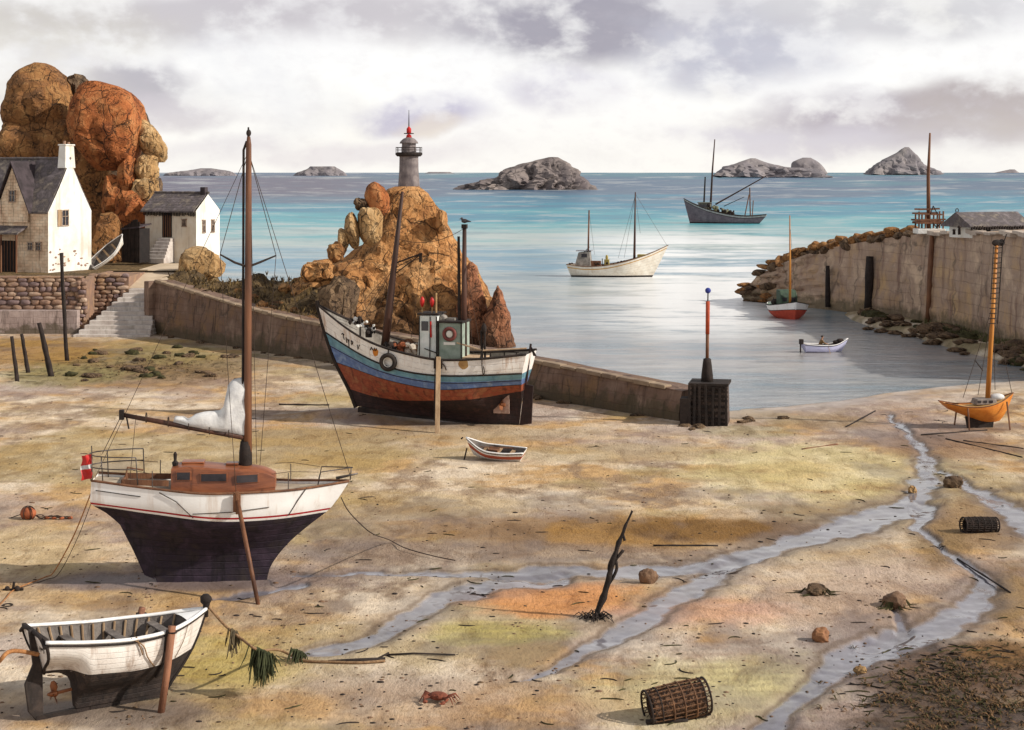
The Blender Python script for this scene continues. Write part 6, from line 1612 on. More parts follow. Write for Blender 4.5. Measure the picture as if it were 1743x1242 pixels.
skinM = mat('skin', (206, 158, 128), (190, 140, 112), bump=.1); clothM = mat('brown_jersey', (156, 122, 78), (120, 92, 60), scale=6, bump=.4); trouM = mat('dark_trousers', (70, 64, 66), (50, 46, 50), scale=6, bump=.3); hairM = mat('dark_hair', (60, 46, 38), (40, 30, 26), bump=.4)
pl = wm(rbt) @ Vector((-.42, 0, .55))
pt_ = thing('person', pl, R(12), 'man in a brown jersey seated in the lilac rowing boat, leaning on the oars', 'person')
V = []; E = []
def vtx(c, r, link=None):
    V.append((Vector(c), r)); i = len(V) - 1
    if link is not None: E.append((link, i))
    return i
pel = vtx((0, 0, .02), .15); sp_ = vtx((.05, 0, .22), .14, pel); chs = vtx((.13, 0, .42), .16, sp_); nk = vtx((.17, 0, .57), .06, chs); hd0 = vtx((.20, 0, .66), .075, nk); hd1 = vtx((.21, 0, .75), .095, hd0); hd2 = vtx((.20, 0, .83), .07, hd1)
for sd in (-1, 1):
    hp = vtx((.05, sd * .10, 0), .095, pel); kn = vtx((.45, sd * .13, .12), .065, hp); an = vtx((.72, sd * .12, -.22), .04, kn); vtx((.84, sd * .12, -.25), .035, an)
    sh_ = vtx((.13, sd * .18, .47), .062, chs); el_ = vtx((.28, sd * .27, .24), .045, sh_); wr = vtx((.50, sd * .20, .22), .03, el_); pm = vtx((.57, sd * .19, .215), .034, wr)
    for k in range(4):
        y_ = sd * (.19 + (.03 - .02 * k)); f1 = vtx((.615, y_, .22), .010, pm); f2 = vtx((.635 - .003 * k, y_, .19), .009, f1); vtx((.61, y_, .175), .008, f2)
    th_ = vtx((.57, sd * .155, .23), .010, pm); vtx((.60, sd * .145, .20), .009, th_)
body = skin_obj('body', (V, E), skinM, pt_)
mb = MB(); mb.ball((.305, 0, .75), (.022, .016, .022)); 
for sd in (-1, 1): mb.ball((.285, sd * .035, .775), .014); mb.ball((.205, sd * .095, .75), (.02, .015, .03))
mb.box((.295, 0, .71), (.012, .05, .008)); part(mb, 'face', skinM, pt_)
mb = MB(); mb.ball((.185, 0, .80), (.105, .10, .085)); part(mb, 'hair', hairM, pt_, smooth=True)
V = []; E = []
a0 = vtx((.0, 0, .02), .175); a1 = vtx((.05, 0, .22), .165, a0); a2 = vtx((.13, 0, .42), .185, a1); a3 = vtx((.165, 0, .53), .085, a2)
for sd in (-1, 1): b1 = vtx((.13, sd * .19, .47), .08, a2); b2 = vtx((.28, sd * .27, .24), .06, b1); vtx((.47, sd * .205, .22), .045, b2)
skin_obj('jersey', (V, E), clothM, pt_)
V = []; E = []
a0 = vtx((0, 0, .0), .17)
for sd in (-1, 1): b1 = vtx((.05, sd * .10, 0), .11, a0); b2 = vtx((.45, sd * .13, .12), .08, b1); vtx((.70, sd * .12, -.20), .058, b2)
skin_obj('trousers', (V, E), trouM, pt_)
mb = MB()
for sd in (-1, 1): mb.box((.79, sd * .12, -.26), (.26, .09, .08))
part(mb, 'shoes', blackM, pt_, bevel=.02)
for sd, lb in ((-1, 'oar on the side of the rowing boat nearer the beach'), (1, 'oar on the side of the rowing boat nearer the quay')):
    mb = MB(); a_, b_ = Vector((.18, sd * .17, .76)), Vector((-.3, sd * 1.9, .02)); mb.tube([a_, b_], .022, 6); mb.box(b_, (.14, .5, .02), (0, -.3, sd * .25)); mb.v = [wm(rbt) @ v for v in mb.v]
    top(mb, 'oar', paleM, lb, 'oar', 'oars of the rowing boat')

# ------------------------------------------------------------------ orange boat on legs at the right
root = P(1668, 727); K4 = F / root.y
t = thing('orange_boat', (root.x, root.y, gz(root.x, root.y) - .03), R(9), 'small orange sailing boat standing on legs on the sand at the right', 'sailing boat')
ox = lambda px: (px - 1668) / K4 / math.cos(R(9)); oz = lambda py: (727 - py) / K4
H = Hull(curve((.55, -1.2), (.9, -1.7), (1.6, -2.35)), curve((.3, 1.1), (.7, 1.45), (2.0, 2.05)), curve((0, 1.55), (.3, 1.32), (.6, 1.38), (.85, 1.65), (1, 1.98)), curve((0, 1.15), (.2, .72), (.5, .42), (.85, .32), (1, .4)),
         curve((0, .5), (.3, .8), (.55, .88), (.8, .62), (1, .04)), lambda v, q: ci([(0, .05), (.2, .38), (.5, .76), (.8, .96), (1, 1)], v))
orM = mat('orange_paint', (240, 156, 66), (222, 130, 48), scale=1.6, bump=.2, planks=9, gain=.8, streak=.3, streakc=(170, 90, 44), rough=.5)
H.weld(H.skin([[(q, H.zk(q) * .75 + H.zs(q) * .25) for q in (0, .3, .6, 1)]], ns=30, sub=(8, 4)), 'hull', [orM, orM], t)
part(H.deck(.06), 'deck', mat('orange_deck', (236, 190, 120), (214, 160, 92), bump=.2), t); part(H.rail(H.sheer, .03, 0, .01, n=30), 'toe_rail', brownM, t, smooth=True)
mb = MB(); mb.prism([(-.75, -.06, -.05), (.75, -.06, -.05), (.85, -.06, .55), (-.9, -.06, .7)], (0, .12, 0)); part(mb, 'keel', blackM, t)
mb = MB(); mb.box((.25, 0, 1.55), (1.35, .8, .34), taper=.86); cb2_ = part(mb, 'cabin', mat('cabin_grey', (170, 156, 146), (120, 110, 104), bump=.2), t, bevel=.06)
mb = MB(); [mb.box((x_, -.38, 1.56), (.2, .06, .13)) for x_ in (-.2, .15, .5)]; part(mb, 'window', glassM, cb2_)
mb = MB(); mb.ball((1.05, 0, 1.75), (.45, .3, .22)); part(mb, 'bundled_sail', sailM, t, smooth=True)
a, b_ = Vector((ox(1681), 0, 1.3)), Vector((ox(1698), 0, oz(412)))
mb = MB(); mb.tube([a, a.lerp(b_, .5), b_], [.15, .13, .10], 9); ms = part(mb, 'mast', mastY, t, smooth=True)
mb = MB(); zt = b_.z
for k in range(17):
    f = 1 - k * .031; p = a.lerp(b_, f); mb.beam(p + Vector((-.26, -.12, 0)), p + Vector((.34 - .01 * k, -.12, .02)), .035, .045)
mb.tube([a.lerp(b_, .50) + Vector((.28, -.12, 0)), a.lerp(b_, .98) + Vector((.30, -.12, 0)), a.lerp(b_, 1.0) + Vector((.55, -.1, .5))], .035, 5); mb.tube([a.lerp(b_, .65) + Vector((-.22, -.12, 0)), a.lerp(b_, .98) + Vector((-.24, -.12, 0))], .025, 5)
part(mb, 'mast_ladder', blackM, ms)
mb = MB(); mb.ball(b_ + Vector((0, 0, 0)), (.3, .14, .2)); mb.ball(b_ + Vector((.3, 0, .02)), (.2, .12, .2)); part(mb, 'masthead_tackle', blackM, ms)
hd_ = a.lerp(b_, .62)
for px, py, y in ((1630, 672, -.6), (1655, 668, -.7), (1702, 665, .5), (1725, 668, 0)): part(tb([hd_, (ox(px), y, oz(py))], .018, n=4), 'shroud', ropeD, t)
mb = MB(); mb.tube([(ox(1672), -.1, 3.3), (ox(1655), -.3, oz(610))], .03, 5); part(mb, 'spreader', blackM, t)
for x_, sd in ((-1.1, -1), (-1.0, 1), (1.35, -1), (1.3, 1)):
    q = (x_ + 2.3) / 4.4; mb = MB(); mb.tube([(x_, sd * (H.y(q, H.zs(q) - .1) + .06), H.zs(q) - .05), (x_ - .05, sd * 1.15, -.12)], [.055, .045], 6); part(mb, 'leg', brownM, t)

# ------------------------------------------------------------------ red and white boat afloat, seen from ahead
root = P(1340, 538); root.z = -.13
t = thing('moored_boat', (root.x, root.y, -.55), R(-82), 'red and white boat with a green cuddy moored near the end of the quay', 'sailing boat')
H = Hull(curve((0, -2.3), (1.8, -2.8)), curve((0, 2.3), (2.2, 3.0)), curve((0, 1.85), (.45, 1.70), (.8, 1.9), (1, 2.2)), curve((0, 0), (1, .05)), curve((0, 1.2), (.35, 1.95), (.6, 2.0), (.85, 1.2), (1, .05)), lambda v, q: ci([(0, .1), (.2, .5), (.5, .82), (1, 1)], v))
H.weld(H.skin([curve((0, 1.3), (.5, 1.18), (1, 1.45))], ns=26, sub=(4, 8)), 'hull', [whiteY, mat('coral_hull', (214, 92, 68), (190, 76, 58), bump=.15, scale=2)], t)
part(H.deck(.1), 'deck', mat('deck_green', (176, 196, 176), (140, 160, 146), bump=.2), t); part(H.rail(H.sheer, .04, 0, .02, n=26), 'toe_rail', blackM, t)
part(H.rail(curve((0, 1.3), (.5, 1.18), (1, 1.45)), .03, .01, 0, n=26), 'rubbing_strake', blackM, t)
mb = MB(); mb.prism([(-.9, -.9, 1.6), (.6, -.9, 1.6), (.6, -.9, 2.6), (.1, -.9, 3.2), (-.9, -.9, 3.25)], (0, 1.8, 0)); cu = part(mb, 'cuddy', mat('cuddy_green', (84, 104, 84), (58, 74, 62), bump=.25), t, bevel=.1)
mb = MB(); mb.box((.62, .45, 2.3), (.05, .5, .4)); mb.box((.62, -.45, 2.3), (.05, .5, .4)); part(mb, 'window', glassM, cu)
part(tb([(.9, 0, 1.6), (.95, 0, 6), (1.0, -.05, CH - 72 * root.y / F + .5)], [.13, .10, .05], n=8), 'mast', mastY, t, smooth=True)
part(tb([(1.0, 0, 9.5), (2.9, 0, 2.2)], .015, n=4), 'forestay', ropeD, t)
mb = MB(); mb.ball((-1.3, -.9, 1.9), (.5, .4, .35)); mb.ball((-1.2, .6, 1.9), (.5, .5, .3)); mb.tube([(.2, -1.5, 1.7), (.2, -1.5, 2.5)], .04, 5); part(mb, 'deck_gear', blackM, t)

# ------------------------------------------------------------------ white trawler
root = P(1045, 469); K5 = F / root.y
t = thing('white_trawler', (root.x, root.y, -.55), R(-9), 'cream white two masted fishing boat lying in the bay behind the jetty', 'fishing boat')
wx_ = lambda px: (px - 1045) / K5 / math.cos(R(9)); wz = lambda py: (469 - py) / K5 + .42
H = Hull(curve((0, -5.8), (2.4, -6.7)), curve((0, 5.1), (.6, 5.5), (5.0, 7.7)), curve((0, 2.15), (.2, 1.9), (.45, 2.1), (.7, 2.9), (.88, 3.9), (1, 4.9)), curve((0, 0), (1, .05)), curve((0, 1.5), (.3, 2.1), (.6, 2.15), (.85, 1.2), (1, .05)), lambda v, q: ci([(0, .2), (.3, .75), (.6, .92), (1, 1)], v) * (1 - sm(.7, 1, q)) + ci([(0, .2), (1, 1)], v) * sm(.7, 1, q))
crM = mat('cream_hull', (246, 240, 226), (226, 214, 196), scale=1.2, bump=.2, planks=9, gain=.85, streak=.3, streakc=(190, 160, 120))
H.weld(H.skin([[(a, b - .32) for a, b in H.sheer], [(a, b - .46) for a, b in H.sheer], curve((0, .62), (1, .68))], ns=34, sub=(2, 1, 5, 3)), 'hull', [crM, mat('amber_line', (222, 170, 90), (200, 150, 80), bump=.1), crM, blackM], t)
part(H.deck(.5), 'deck', deckM, t); part(H.rail(H.sheer, .06, 0, .02, n=34), 'cap_rail', mat('rail_wood', (150, 110, 80), (100, 70, 54), bump=.2), t)
part(tb([(wx_(1079), 0, 1.6), (wx_(1080), 0, wz(400)), (wx_(1081), 0, wz(325))], [.2, .15, .08], n=8), 'mainmast', mastD, t, smooth=True)
part(tb([(wx_(1001), 0, 1.6), (wx_(1003), 0, wz(356))], [.15, .10], n=8), 'aft_mast', mastP, t, smooth=True)
for a_, b_ in (((1081, 330), (1089, 395)), ((1081, 330), (1052, 437)), ((1081, 330), (1062, 437)), ((1081, 328), (1134, 416)), ((1003, 358), (1012, 432))): part(tb([(wx_(a_[0]), 0, wz(a_[1])), (wx_(b_[0]), .3, wz(b_[1]))], .018, n=4), 'shroud', ropeD, t)
mb = MB(); mb.prism([(wx_(978), -.9, 1.4), (wx_(1008), -.9, 1.4), (wx_(1005), -.9, wz(426)), (wx_(986), -.9, wz(428))], (0, 1.8, 0)); whs = part(mb, 'wheelhouse', mat('grey_house', (190, 182, 172), (130, 124, 118), bump=.2), t, bevel=.05)
mb = MB(); mb.box((wx_(996), -.93, wz(433)), (.8, .05, .5)); mb.box((wx_(995), 0, wz(425)), (2.2, 2.0, .1)); part(mb, 'window', glassM, whs)
mb = MB(); mb.box((wx_(1015), -.3, 2.2), (1.4, .9, .9)); part(mb, 'brown_locker', brownM, t, bevel=.04)
mb = MB(); mb.box((wx_(1033), 0, 2.4), (.7, .7, .9)); mb.ball((wx_(1033), 0, 3.1), (.2, .2, .4)); mb.box((wx_(1093), 0, 3.2), (1.4, 1.0, .8)); part(mb, 'yellow_gear', mat('mustard', (206, 186, 110), (176, 156, 90), bump=.3), t, bevel=.04)
mb = MB()
for k in range(26): px = random.uniform(968, 1072); p = Vector((wx_(px), random.uniform(-1, .4), 1.9 + max(0, (px - 1040) * .012) + random.uniform(0, .5))); mb.ball(p, random.uniform(.1, .24), seg=6, rg=4)
mb.tube([(wx_(1026), -.5, 1.6), (wx_(1026), -.5, 3)], .06, 5); mb.tube([(wx_(984), -.5, 3), (wx_(1004), 0, 4.6)], .05, 5); part(mb, 'deck_gear', blackM, t)

# ------------------------------------------------------------------ grey trawler farther out
root = P(1232, 379); K6 = F / root.y
t = thing('grey_trawler', (root.x, root.y, -.9), R(180 - 10), 'dark grey trawler with a long slanting boom farther out in the bay', 'fishing boat')
tx = lambda px: (1232 - px) / K6 / math.cos(R(10)); tz = lambda py: (379 - py) / K6 + .77
H = Hull(curve((0, -9.5), (3.0, -12.2)), curve((0, 9.6), (7.8, 11.6)), curve((0, 3.3), (.25, 2.9), (.5, 3.5), (.75, 5.0), (.9, 6.5), (1, 7.9)), curve((0, 0), (1, .05)), curve((0, 2.1), (.3, 2.9), (.65, 3.0), (.88, 1.8), (1, .06)), lambda v, q: ci([(0, .3), (.3, .8), (1, 1)], v) * (1 - sm(.7, 1, q)) + ci([(0, .2), (1, 1)], v) * sm(.7, 1, q))
gyM = mat('grey_hull', (150, 132, 138), (116, 102, 110), scale=.8, bump=.2, planks=8, gain=.7, streak=.5, streakc=(70, 60, 64))
H.weld(H.skin([[(a, b - .6) for a, b in H.sheer], curve((0, 1.0), (1, 1.1))], ns=34, sub=(2, 6, 3)), 'hull', [mat('pale_bulwark', (206, 200, 196), (166, 156, 154), bump=.2), gyM, blackM], t)
part(H.deck(.9), 'deck', deckM, t); part(H.rail(H.sheer, .11, 0, .03, n=34), 'cap_rail', blackM, t); part(H.rail([(a, b - .6) for a, b in H.sheer], .08, .02, 0, n=34), 'strake', blackM, t)
part(tb([(tx(1209), 0, 2.5), (tx(1213), 0, tz(290)), (tx(1217), 0, tz(236))], [.34, .26, .15], n=8), 'mainmast', mastD, t, smooth=True)
part(tb([(tx(1198), 0, 3), (tx(1201), 0, tz(300))], [.3, .2], n=7), 'foremast', blackM, t)
part(tb([(tx(1218), 0, tz(347)), (tx(1303), 0, tz(298))], [.25, .14], n=7), 'boom', mastD, t)
part(tb([(tx(1232), 0, tz(350)), (tx(1266), 0, tz(334))], [.12, .08], n=6), 'derrick', blackM, t)
mb = MB(); mb.tube([(tx(1276), -.8, 2), (tx(1275), 0, tz(318))], .18, 6); mb.tube([(tx(1266), .8, 2), (tx(1274), 0, tz(330))], .16, 6); mb.tube([(tx(1279), .2, 2), (tx(1281), .2, tz(340))], .14, 6); part(mb, 'gallows', mastP, t)
mb = MB(); mb.box((tx(1200), 0, 5.0), (3.6, 2.6, 3.0)); mb.box((tx(1200), 0, 6.7), (4.0, 3.0, .3)); hs = part(mb, 'wheelhouse', mat('wheelhouse_dim', (150, 146, 130), (96, 92, 84), bump=.3), t, bevel=.1)
mb = MB(); mb.box((tx(1200), 1.33, 5.8), (3.0, .08, .8)); part(mb, 'window', glassM, hs)
mb = MB()
for k in range(34): px = random.uniform(1204, 1250); p = Vector((tx(px), random.uniform(-1, 1.6), 3.6 + max(0, (1245 - px) * .045) + random.uniform(-.2, .8))); mb.ball(p, random.uniform(.25, .6), k % 2, 6, 4)
part(mb, 'deck_gear', [blackM, mat('gear_olive', (150, 150, 120), (110, 110, 90), bump=.3)], t)
# ================================================================== small things on the beach
# leaning mooring posts at the left
for (x0, y0, x1, y1, r, lb) in [(20, 572, 30, 651, .13, 'short dark post, outermost of the leaning posts below the terrace wall'), (37, 568, 49, 636, .14, 'second short dark post from the left edge, leaning right'),
                                (67, 549, 89, 642, .19, 'thickest dark post of the four, leaning right'), (104, 430, 114, 615, .15, 'tall thin dark post rising in front of the white gabled house')]:
    b0 = G(x1, y1, -.3); tp = Q(x0, y0, b0.y + .2); mb = MB(); n = 7
    pts = [b0.lerp(tp, i / n) + Vector((.05 * noise.noise(Vector((i * .7, x0, 0))), 0, 0)) for i in range(n + 1)]
    mb.tube(pts, [r * (1.15 - .3 * i / n) for i in range(n + 1)], 9, jit=.5)
    top(mb, 'mooring_post', blackM, lb, 'post', 'leaning posts at the left of the beach', smooth=True, base=b0)

# pots
potM = mat('wicker', (150, 108, 76), (96, 68, 50), scale=6, bump=.6, bscale=40); potD = mat('wicker_dark', (70, 54, 46), (36, 30, 28), scale=6, bump=.6, bscale=40)
def pot(pxa, pya, pxb, pyb, rad, lb, m, inner, cyl_d=None, tilt=0):
    b0 = G((pxa + pxb) / 2, max(pya, pyb), 0); s = b0.y / F; Lg = abs(pxb - pxa) * s * .97
    t = empty('lobster_pot', (b0.x, b0.y, b0.z + rad * .93), 0, 0, 0, lb, 'lobster pot'); t.rotation_euler = (0, R(tilt), R(14))
    mb = MB(); n = 22
    for k in range(n):
        a = 2 * math.pi * k / n
        mb.tube([(-Lg / 2 + Lg * i / 6, rad * (1 + .08 * math.sin(math.pi * i / 6)) * math.cos(a) + .01 * random.uniform(-1, 1), rad * (1 + .08 * math.sin(math.pi * i / 6)) * math.sin(a)) for i in range(7)], .017, 5)
    part(mb, 'slats', m, t)
    for f in (0, .17, .36, .55, .75, .92, 1.0):
        mb = MB(); mb.torus((-Lg / 2 + Lg * f, 0, 0), rad * (1.02 + .08 * math.sin(math.pi * f)), .03 if f in (0, 1.0) else .022, 'X', 26, 6); part(mb, 'hoop', potD if f in (0, 1.0, .17, .92) else m, t, smooth=True)
    mb = MB()
    for k in range(9):        # woven net, criss-cross round the barrel
        for sg in (-1, 1):
            mb.tube([(-Lg / 2 + Lg * i / 16, rad * 1.05 * math.cos(2 * math.pi * k / 9 + sg * i * .32), rad * 1.05 * math.sin(2 * math.pi * k / 9 + sg * i * .32)) for i in range(17)], .009, 4)
    for e in (-1, 1):
        for k in range(14):
            a = 2 * math.pi * k / 14; mb.tube([(e * Lg / 2, rad * math.cos(a), rad * math.sin(a)), (e * (Lg / 2 - .22), .22 * rad * math.cos(a), .22 * rad * math.sin(a))], .010, 4)
        mb.torus((e * (Lg / 2 - .22), 0, 0), .24 * rad, .016, 'X', 14, 5); mb.torus((e * (Lg / 2 - .1), 0, 0), .62 * rad, .012, 'X', 20, 5)
    part(mb, 'netting', potD, t)
    mb = MB(); mb.lathe([(rad * .80, -Lg * .44), (rad * .84, 0), (rad * .80, Lg * .44)], n=22, axis='X', cap=False); part(mb, 'inner_basket', inner, t, smooth=True)
    mb = MB(); mb.box((0, .18, -rad * 1.0), (Lg * 1.02, .07, .05)); mb.box((0, -.18, -rad * 1.0), (Lg * 1.02, .07, .05)); part(mb, 'runner', potD, t)
    return t
pot(1097, 1222, 1206, 1222, .46, 'big slatted lobster pot lying on the sand in the front right', potM, mat('wicker_inner', (150, 112, 84), (100, 72, 54), scale=8, bump=.9, bscale=26), tilt=-8)  # inner basket has its own brown wicker colour
pot(1636, 905, 1699, 905, .30, 'dark lobster pot by the stream at the right edge', potD, mat('wicker_black', (64, 52, 44), (40, 34, 30), scale=8, bump=.9, bscale=26), tilt=3)

# stones one by one
ST = 'round stones scattered on the wet sand'
for i, (x0, y0, x1, y1, mt, lb) in enumerate([
    (1086, 964, 1119, 996, stoneM, 'brown stone at the stream bank right of the driftwood branch'),
    (1368, 992, 1410, 1014, granD, 'dark ragged stone in the middle of the right flats'),
    (1500, 1003, 1546, 1034, stoneM, 'largest brown stone of the right flats, with weed hanging from it'),
    (1381, 1066, 1414, 1094, mat('stone_round', (176, 124, 84), (136, 92, 64), scale=3, bump=.4), 'neat round brown stone nearest the lobster pot'),
    (1543, 822, 1562, 838, granT, 'small pale stone at the fork of the streams'),
    (1453, 1130, 1478, 1146, granT, 'small pale ring shaped stone by the lower stream'),
    (1605, 806, 1642, 832, granD, 'dark rock on the bank of the right stream')]):
    b0 = G((x0 + x1) / 2, y1 - 3); s = b0.y / F; w_ = (x1 - x0) * s / 2; h_ = (y1 - y0) * s / 2
    c_, f_ = rock_pts((w_, w_ * .8, h_), (0, 0, i), i + 800, 4, .2, 6)
    mb = MB(); mb.add([v + Vector((b0.x, b0.y, b0.z + h_ * .55)) for v in c_], f_); top(mb, 'stone', mt, lb, 'stone', ST, smooth=True, auto=40)
    if i in (1, 2):
        mb = MB()
        for k in range(16):
            a = random.uniform(0, 6.3); p = Vector((b0.x + math.cos(a) * w_ * .9, b0.y + math.sin(a) * w_ * .7, b0.z + .04)); mb.tube([p + Vector((0, 0, h_ * .6)), p + Vector((math.cos(a) * .15, math.sin(a) * .1, 0)), p + Vector((math.cos(a) * random.uniform(.2, .7), math.sin(a) * .3, 0))], [.02, .025, .008], 4)
        top(mb, 'weed_tuft', weedM, 'dark weed round the %s brown stone of the right flats' % ('ragged' if i == 1 else 'largest'), 'seaweed')
# stones along the tide edge and the foot of the quay
SG = 'stones along the edge of the inlet'
rd = random.Random(21)
line = [(1478, 559), (1500, 563), (1524, 566), (1548, 571), (1570, 574), (1590, 578), (1612, 583), (1634, 590), (1652, 592), (1510, 556), (1540, 562), (1585, 571), (1630, 596), (1642, 601), (1700, 604), (1724, 610), (1716, 601), (1738, 616)]
for i, (px, py) in enumerate(line):
    b0 = P(px, py); w_ = rd.uniform(.5, 1.1); c_, f_ = rock_pts((w_, w_ * .7, w_ * .28), (0, 0, i), i + 900, 3, .3, 8)
    mb = MB(); mb.add([v + Vector((b0.x, b0.y, max(-.1, gz(b0.x, b0.y)) + .1)) for v in c_], f_)
    far = i > 13; top(mb, 'stone', granD, 'dark flat stone in the line along the far shore of the inlet' if not far else 'dark stone on the spit behind the orange boat mast', 'stone', SG if not far else 'stones on the spit behind the orange boat', smooth=True, auto=40)
SK = 'rocks of the weedy shelf below the quay'
for i in range(46):
    px = rd.uniform(1470, 1765); f = rd.random(); py = ci(base_line, px) + 4 + f * (np.interp(px, [1470, 1560, 1640, 1743], [14, 26, 30, 30])); b0 = P(px, py); w_ = rd.uniform(.5, 1.7) * (1.1 - .4 * f)
    c_, f_ = rock_pts((w_, w_ * .8, w_ * rd.uniform(.22, .42)), (0, rd.uniform(-.2, .2), i), i + 1400, 3, .34, 11, .6); mb = MB(); mb.add([v + Vector((b0.x, b0.y, max(-.1, gz(b0.x, b0.y)) + .06)) for v in c_], f_)
    chisel(top(mb, 'shelf_rock', granD if i % 3 else weedM, 'dark jagged weedy rock on the shelf along the foot of the right quay', 'rock', SK, smooth=True), .4)
SH = 'weedy stones strewn below the jetty stairs'
for i in range(44):
    px = rd.uniform(110, 420); py = rd.uniform(598, 650); 
    if rd.random() < .5: px = rd.gauss(250, 60); py = rd.gauss(618, 14)
    b0 = G(px, max(592, py)); w_ = rd.uniform(.22, .62) * (1.2 if abs(px - 230) < 40 else 1); c_, f_ = rock_pts((w_, w_ * .8, w_ * .42), (0, 0, i), i + 1000, 3, .3, 8)
    mb = MB(); mb.add([v + b0 + Vector((0, 0, .05)) for v in c_], f_); top(mb, 'weedy_stone', granD if i % 3 else weedM, 'small weedy stone strewn on the olive sand below the stairs', 'stone', SH, smooth=True)
SF = 'rocks at the foot of the beacon'
for i in range(12):
    px = rd.uniform(1150, 1340); py = 722 + rd.uniform(-2, 12) - (px - 1180) * .08; b0 = G(px, py); w_ = rd.uniform(.2, .5); c_, f_ = rock_pts((w_, w_ * .8, w_ * .35), (0, 0, i), i + 1100, 3, .3, 8)
    mb = MB(); mb.add([v + b0 + Vector((0, 0, .03)) for v in c_], f_); top(mb, 'stone', granD, 'low dark rock on the sand around the foot of the beacon', 'stone', SF, smooth=True)
HG = 'low boulders on the crest of the headland'
for i, (px, py, w_) in enumerate([(398, 462, 12), (420, 466, 10), (445, 462, 14), (470, 458, 12), (488, 470, 16), (505, 462, 10), (528, 458, 14), (548, 472, 12), (462, 478, 10), (430, 480, 12), (405, 482, 9), (520, 480, 12), (565, 486, 12), (500, 492, 9)]):
    x = (px - CX) * 143 / F; y = 143.0; z = land_z(x, y); s = y / F
    b0 = Vector((x, y, z + .15)); c_, f_ = rock_pts((w_ * s, w_ * s * .9, w_ * s * .6), (0, 0, i), i + 1200, 3, .3, 8)
    yy_ = 132 + (i * 37 % 17); x = (px - CX) * yy_ / F
    b0 = Vector((x, yy_, land_z(x, yy_) + .1))
    if not inside_land(x, yy_): continue
    mb = MB(); mb.add([v + b0 for v in c_], f_); top(mb, 'headland_boulder', granB if i % 2 else granR, 'small brown boulder on the low headland behind the jetty', 'boulder', HG, smooth=True, auto=40)

# driftwood branch stuck in the sand
b0 = G(1012, 1052, -.1); d = b0.y; q_ = lambda x, y: Q(x, y, d)
t = empty('driftwood_branch', b0, label='forked driftwood branch standing in the sand near the stream', cat='branch')
mb = MB(); mb.tube(poly_smooth([q_(1012, 1056), q_(1022, 1028), q_(1034, 992), q_(1041, 962), q_(1050, 934), q_(1063, 900), q_(1076, 869)]), [.10] * 8 + [.11] * 8 + [.09] * 6 + [.07] * 5 + [.055] * 5 + [.035] * 5, 8, jit=.6)
mb.v = mb.v; part(mb, 'trunk', blackM, t, smooth=True, world=True)
for pts, r in (([(1032, 1000), (1044, 982), (1050, 966), (1048, 954)], .07), ([(1041, 968), (1050, 950), (1061, 936)], .06), ([(1037, 980), (1036, 962), (1046, 940)], .05), ([(1060, 905), (1063, 920)], .05)):
    mb = MB(); mb.tube(poly_smooth([q_(*p) for p in pts], 4), r * .8, 6, jit=.5); part(mb, 'twig', blackM, t, smooth=True, world=True)
mb = MB()
for k in range(46):
    a = random.uniform(0, 6.28); l_ = random.uniform(.2, .75); c0 = b0 + Vector((random.gauss(0, .18), random.gauss(0, .15), .12))
    mb.tube([c0, c0 + Vector((math.cos(a) * l_ * .5, math.sin(a) * l_ * .5, random.uniform(.05, .2))), c0 + Vector((math.cos(a) * l_, math.sin(a) * l_, -.04))], [.022, .018, .008], 4)
part(mb, 'tangled_roots', blackM, t, world=True)

# ropes
def rope(pts, r, m, lb, name='mooring_rope', k=8, twist=True, **kw):
    pts = poly_smooth(pts, k); mb = MB(); mb.tube(pts, r * .75, 7)
    if twist:
        for ph in (0, 2.1, 4.2):
            acc = 0; q = []
            for i, p in enumerate(pts):
                if i: acc += (p - pts[i - 1]).length
                a = acc / r * .9 + ph; q.append(p + Vector((math.cos(a) * r * .3, 0, math.sin(a) * r * .3)))
            mb.tube(q, r * .5, 5)
    return top(mb, name, m, lb, 'rope', smooth=True, **kw)
s0 = G(25, 1004); e0 = P(-70, 1075)
yst = bpy.data.objects['yacht']; ys_ = wm(yst) @ Vector((-4.15, -.5, 3.3)); yb_ = wm(yst) @ Vector((4.6, -.1, 2.95))
g1, g2 = G(60, 986, .03), G(25, 1004, .04)
rope([ys_, ys_.lerp(g1, .3) - Vector((0, 0, .55)), ys_.lerp(g1, .65) - Vector((0, 0, .75)), g1 + Vector((.3, .1, .05)), g2, G(5, 1025, .04), G(-60, 1090, .04)], .030, ropeO, 'tan mooring rope running from the yacht stern to the left edge')
rope([ys_ + Vector((.1, 0, -.1)), ys_.lerp(g1, .3) - Vector((-.15, 0, .6)), ys_.lerp(g1, .62) - Vector((-.12, 0, .9)), g1 + Vector((.4, -.05, .0)), g2], .016, ropeD, 'thin dark line hanging beside the tan stern rope of the yacht', twist=False)
mb = MB(); a0 = G(22, 1004, .02)
mb.tube([a0 + Vector((-.35, 0, .0)), a0 + Vector((.35, .05, .02))], .05, 6); mb.tube([a0 + Vector((0, 0, .0)), a0 + Vector((.04, 0, .28))], .05, 6); mb.ball(a0 + Vector((.15, 0, .05)), .10); mb.ball(a0 + Vector((-.2, 0, .05)), .09)
top(mb, 'mooring_ring', blackM, 'small dark mooring iron on the sand where the yacht stern rope lands', 'mooring iron')
mb = MB(); a0 = G(13, 1030, .02); mb.torus(a0, .16, .025, 'Z', 16, 5); top(mb, 'iron_ring', blackM, 'dark iron ring on the sand at the left edge', 'ring')
rope([yb_, Q(592, 868, yb_.y - .3), Q(612, 890, yb_.y - .9), Q(634, 908, yb_.y - 1.6), G(662, 928, .22), G(690, 938, .12), G(735, 950, .10), G(775, 956, .08)], .026, ropeD, 'dark mooring line curving from the yacht bow across the sand')
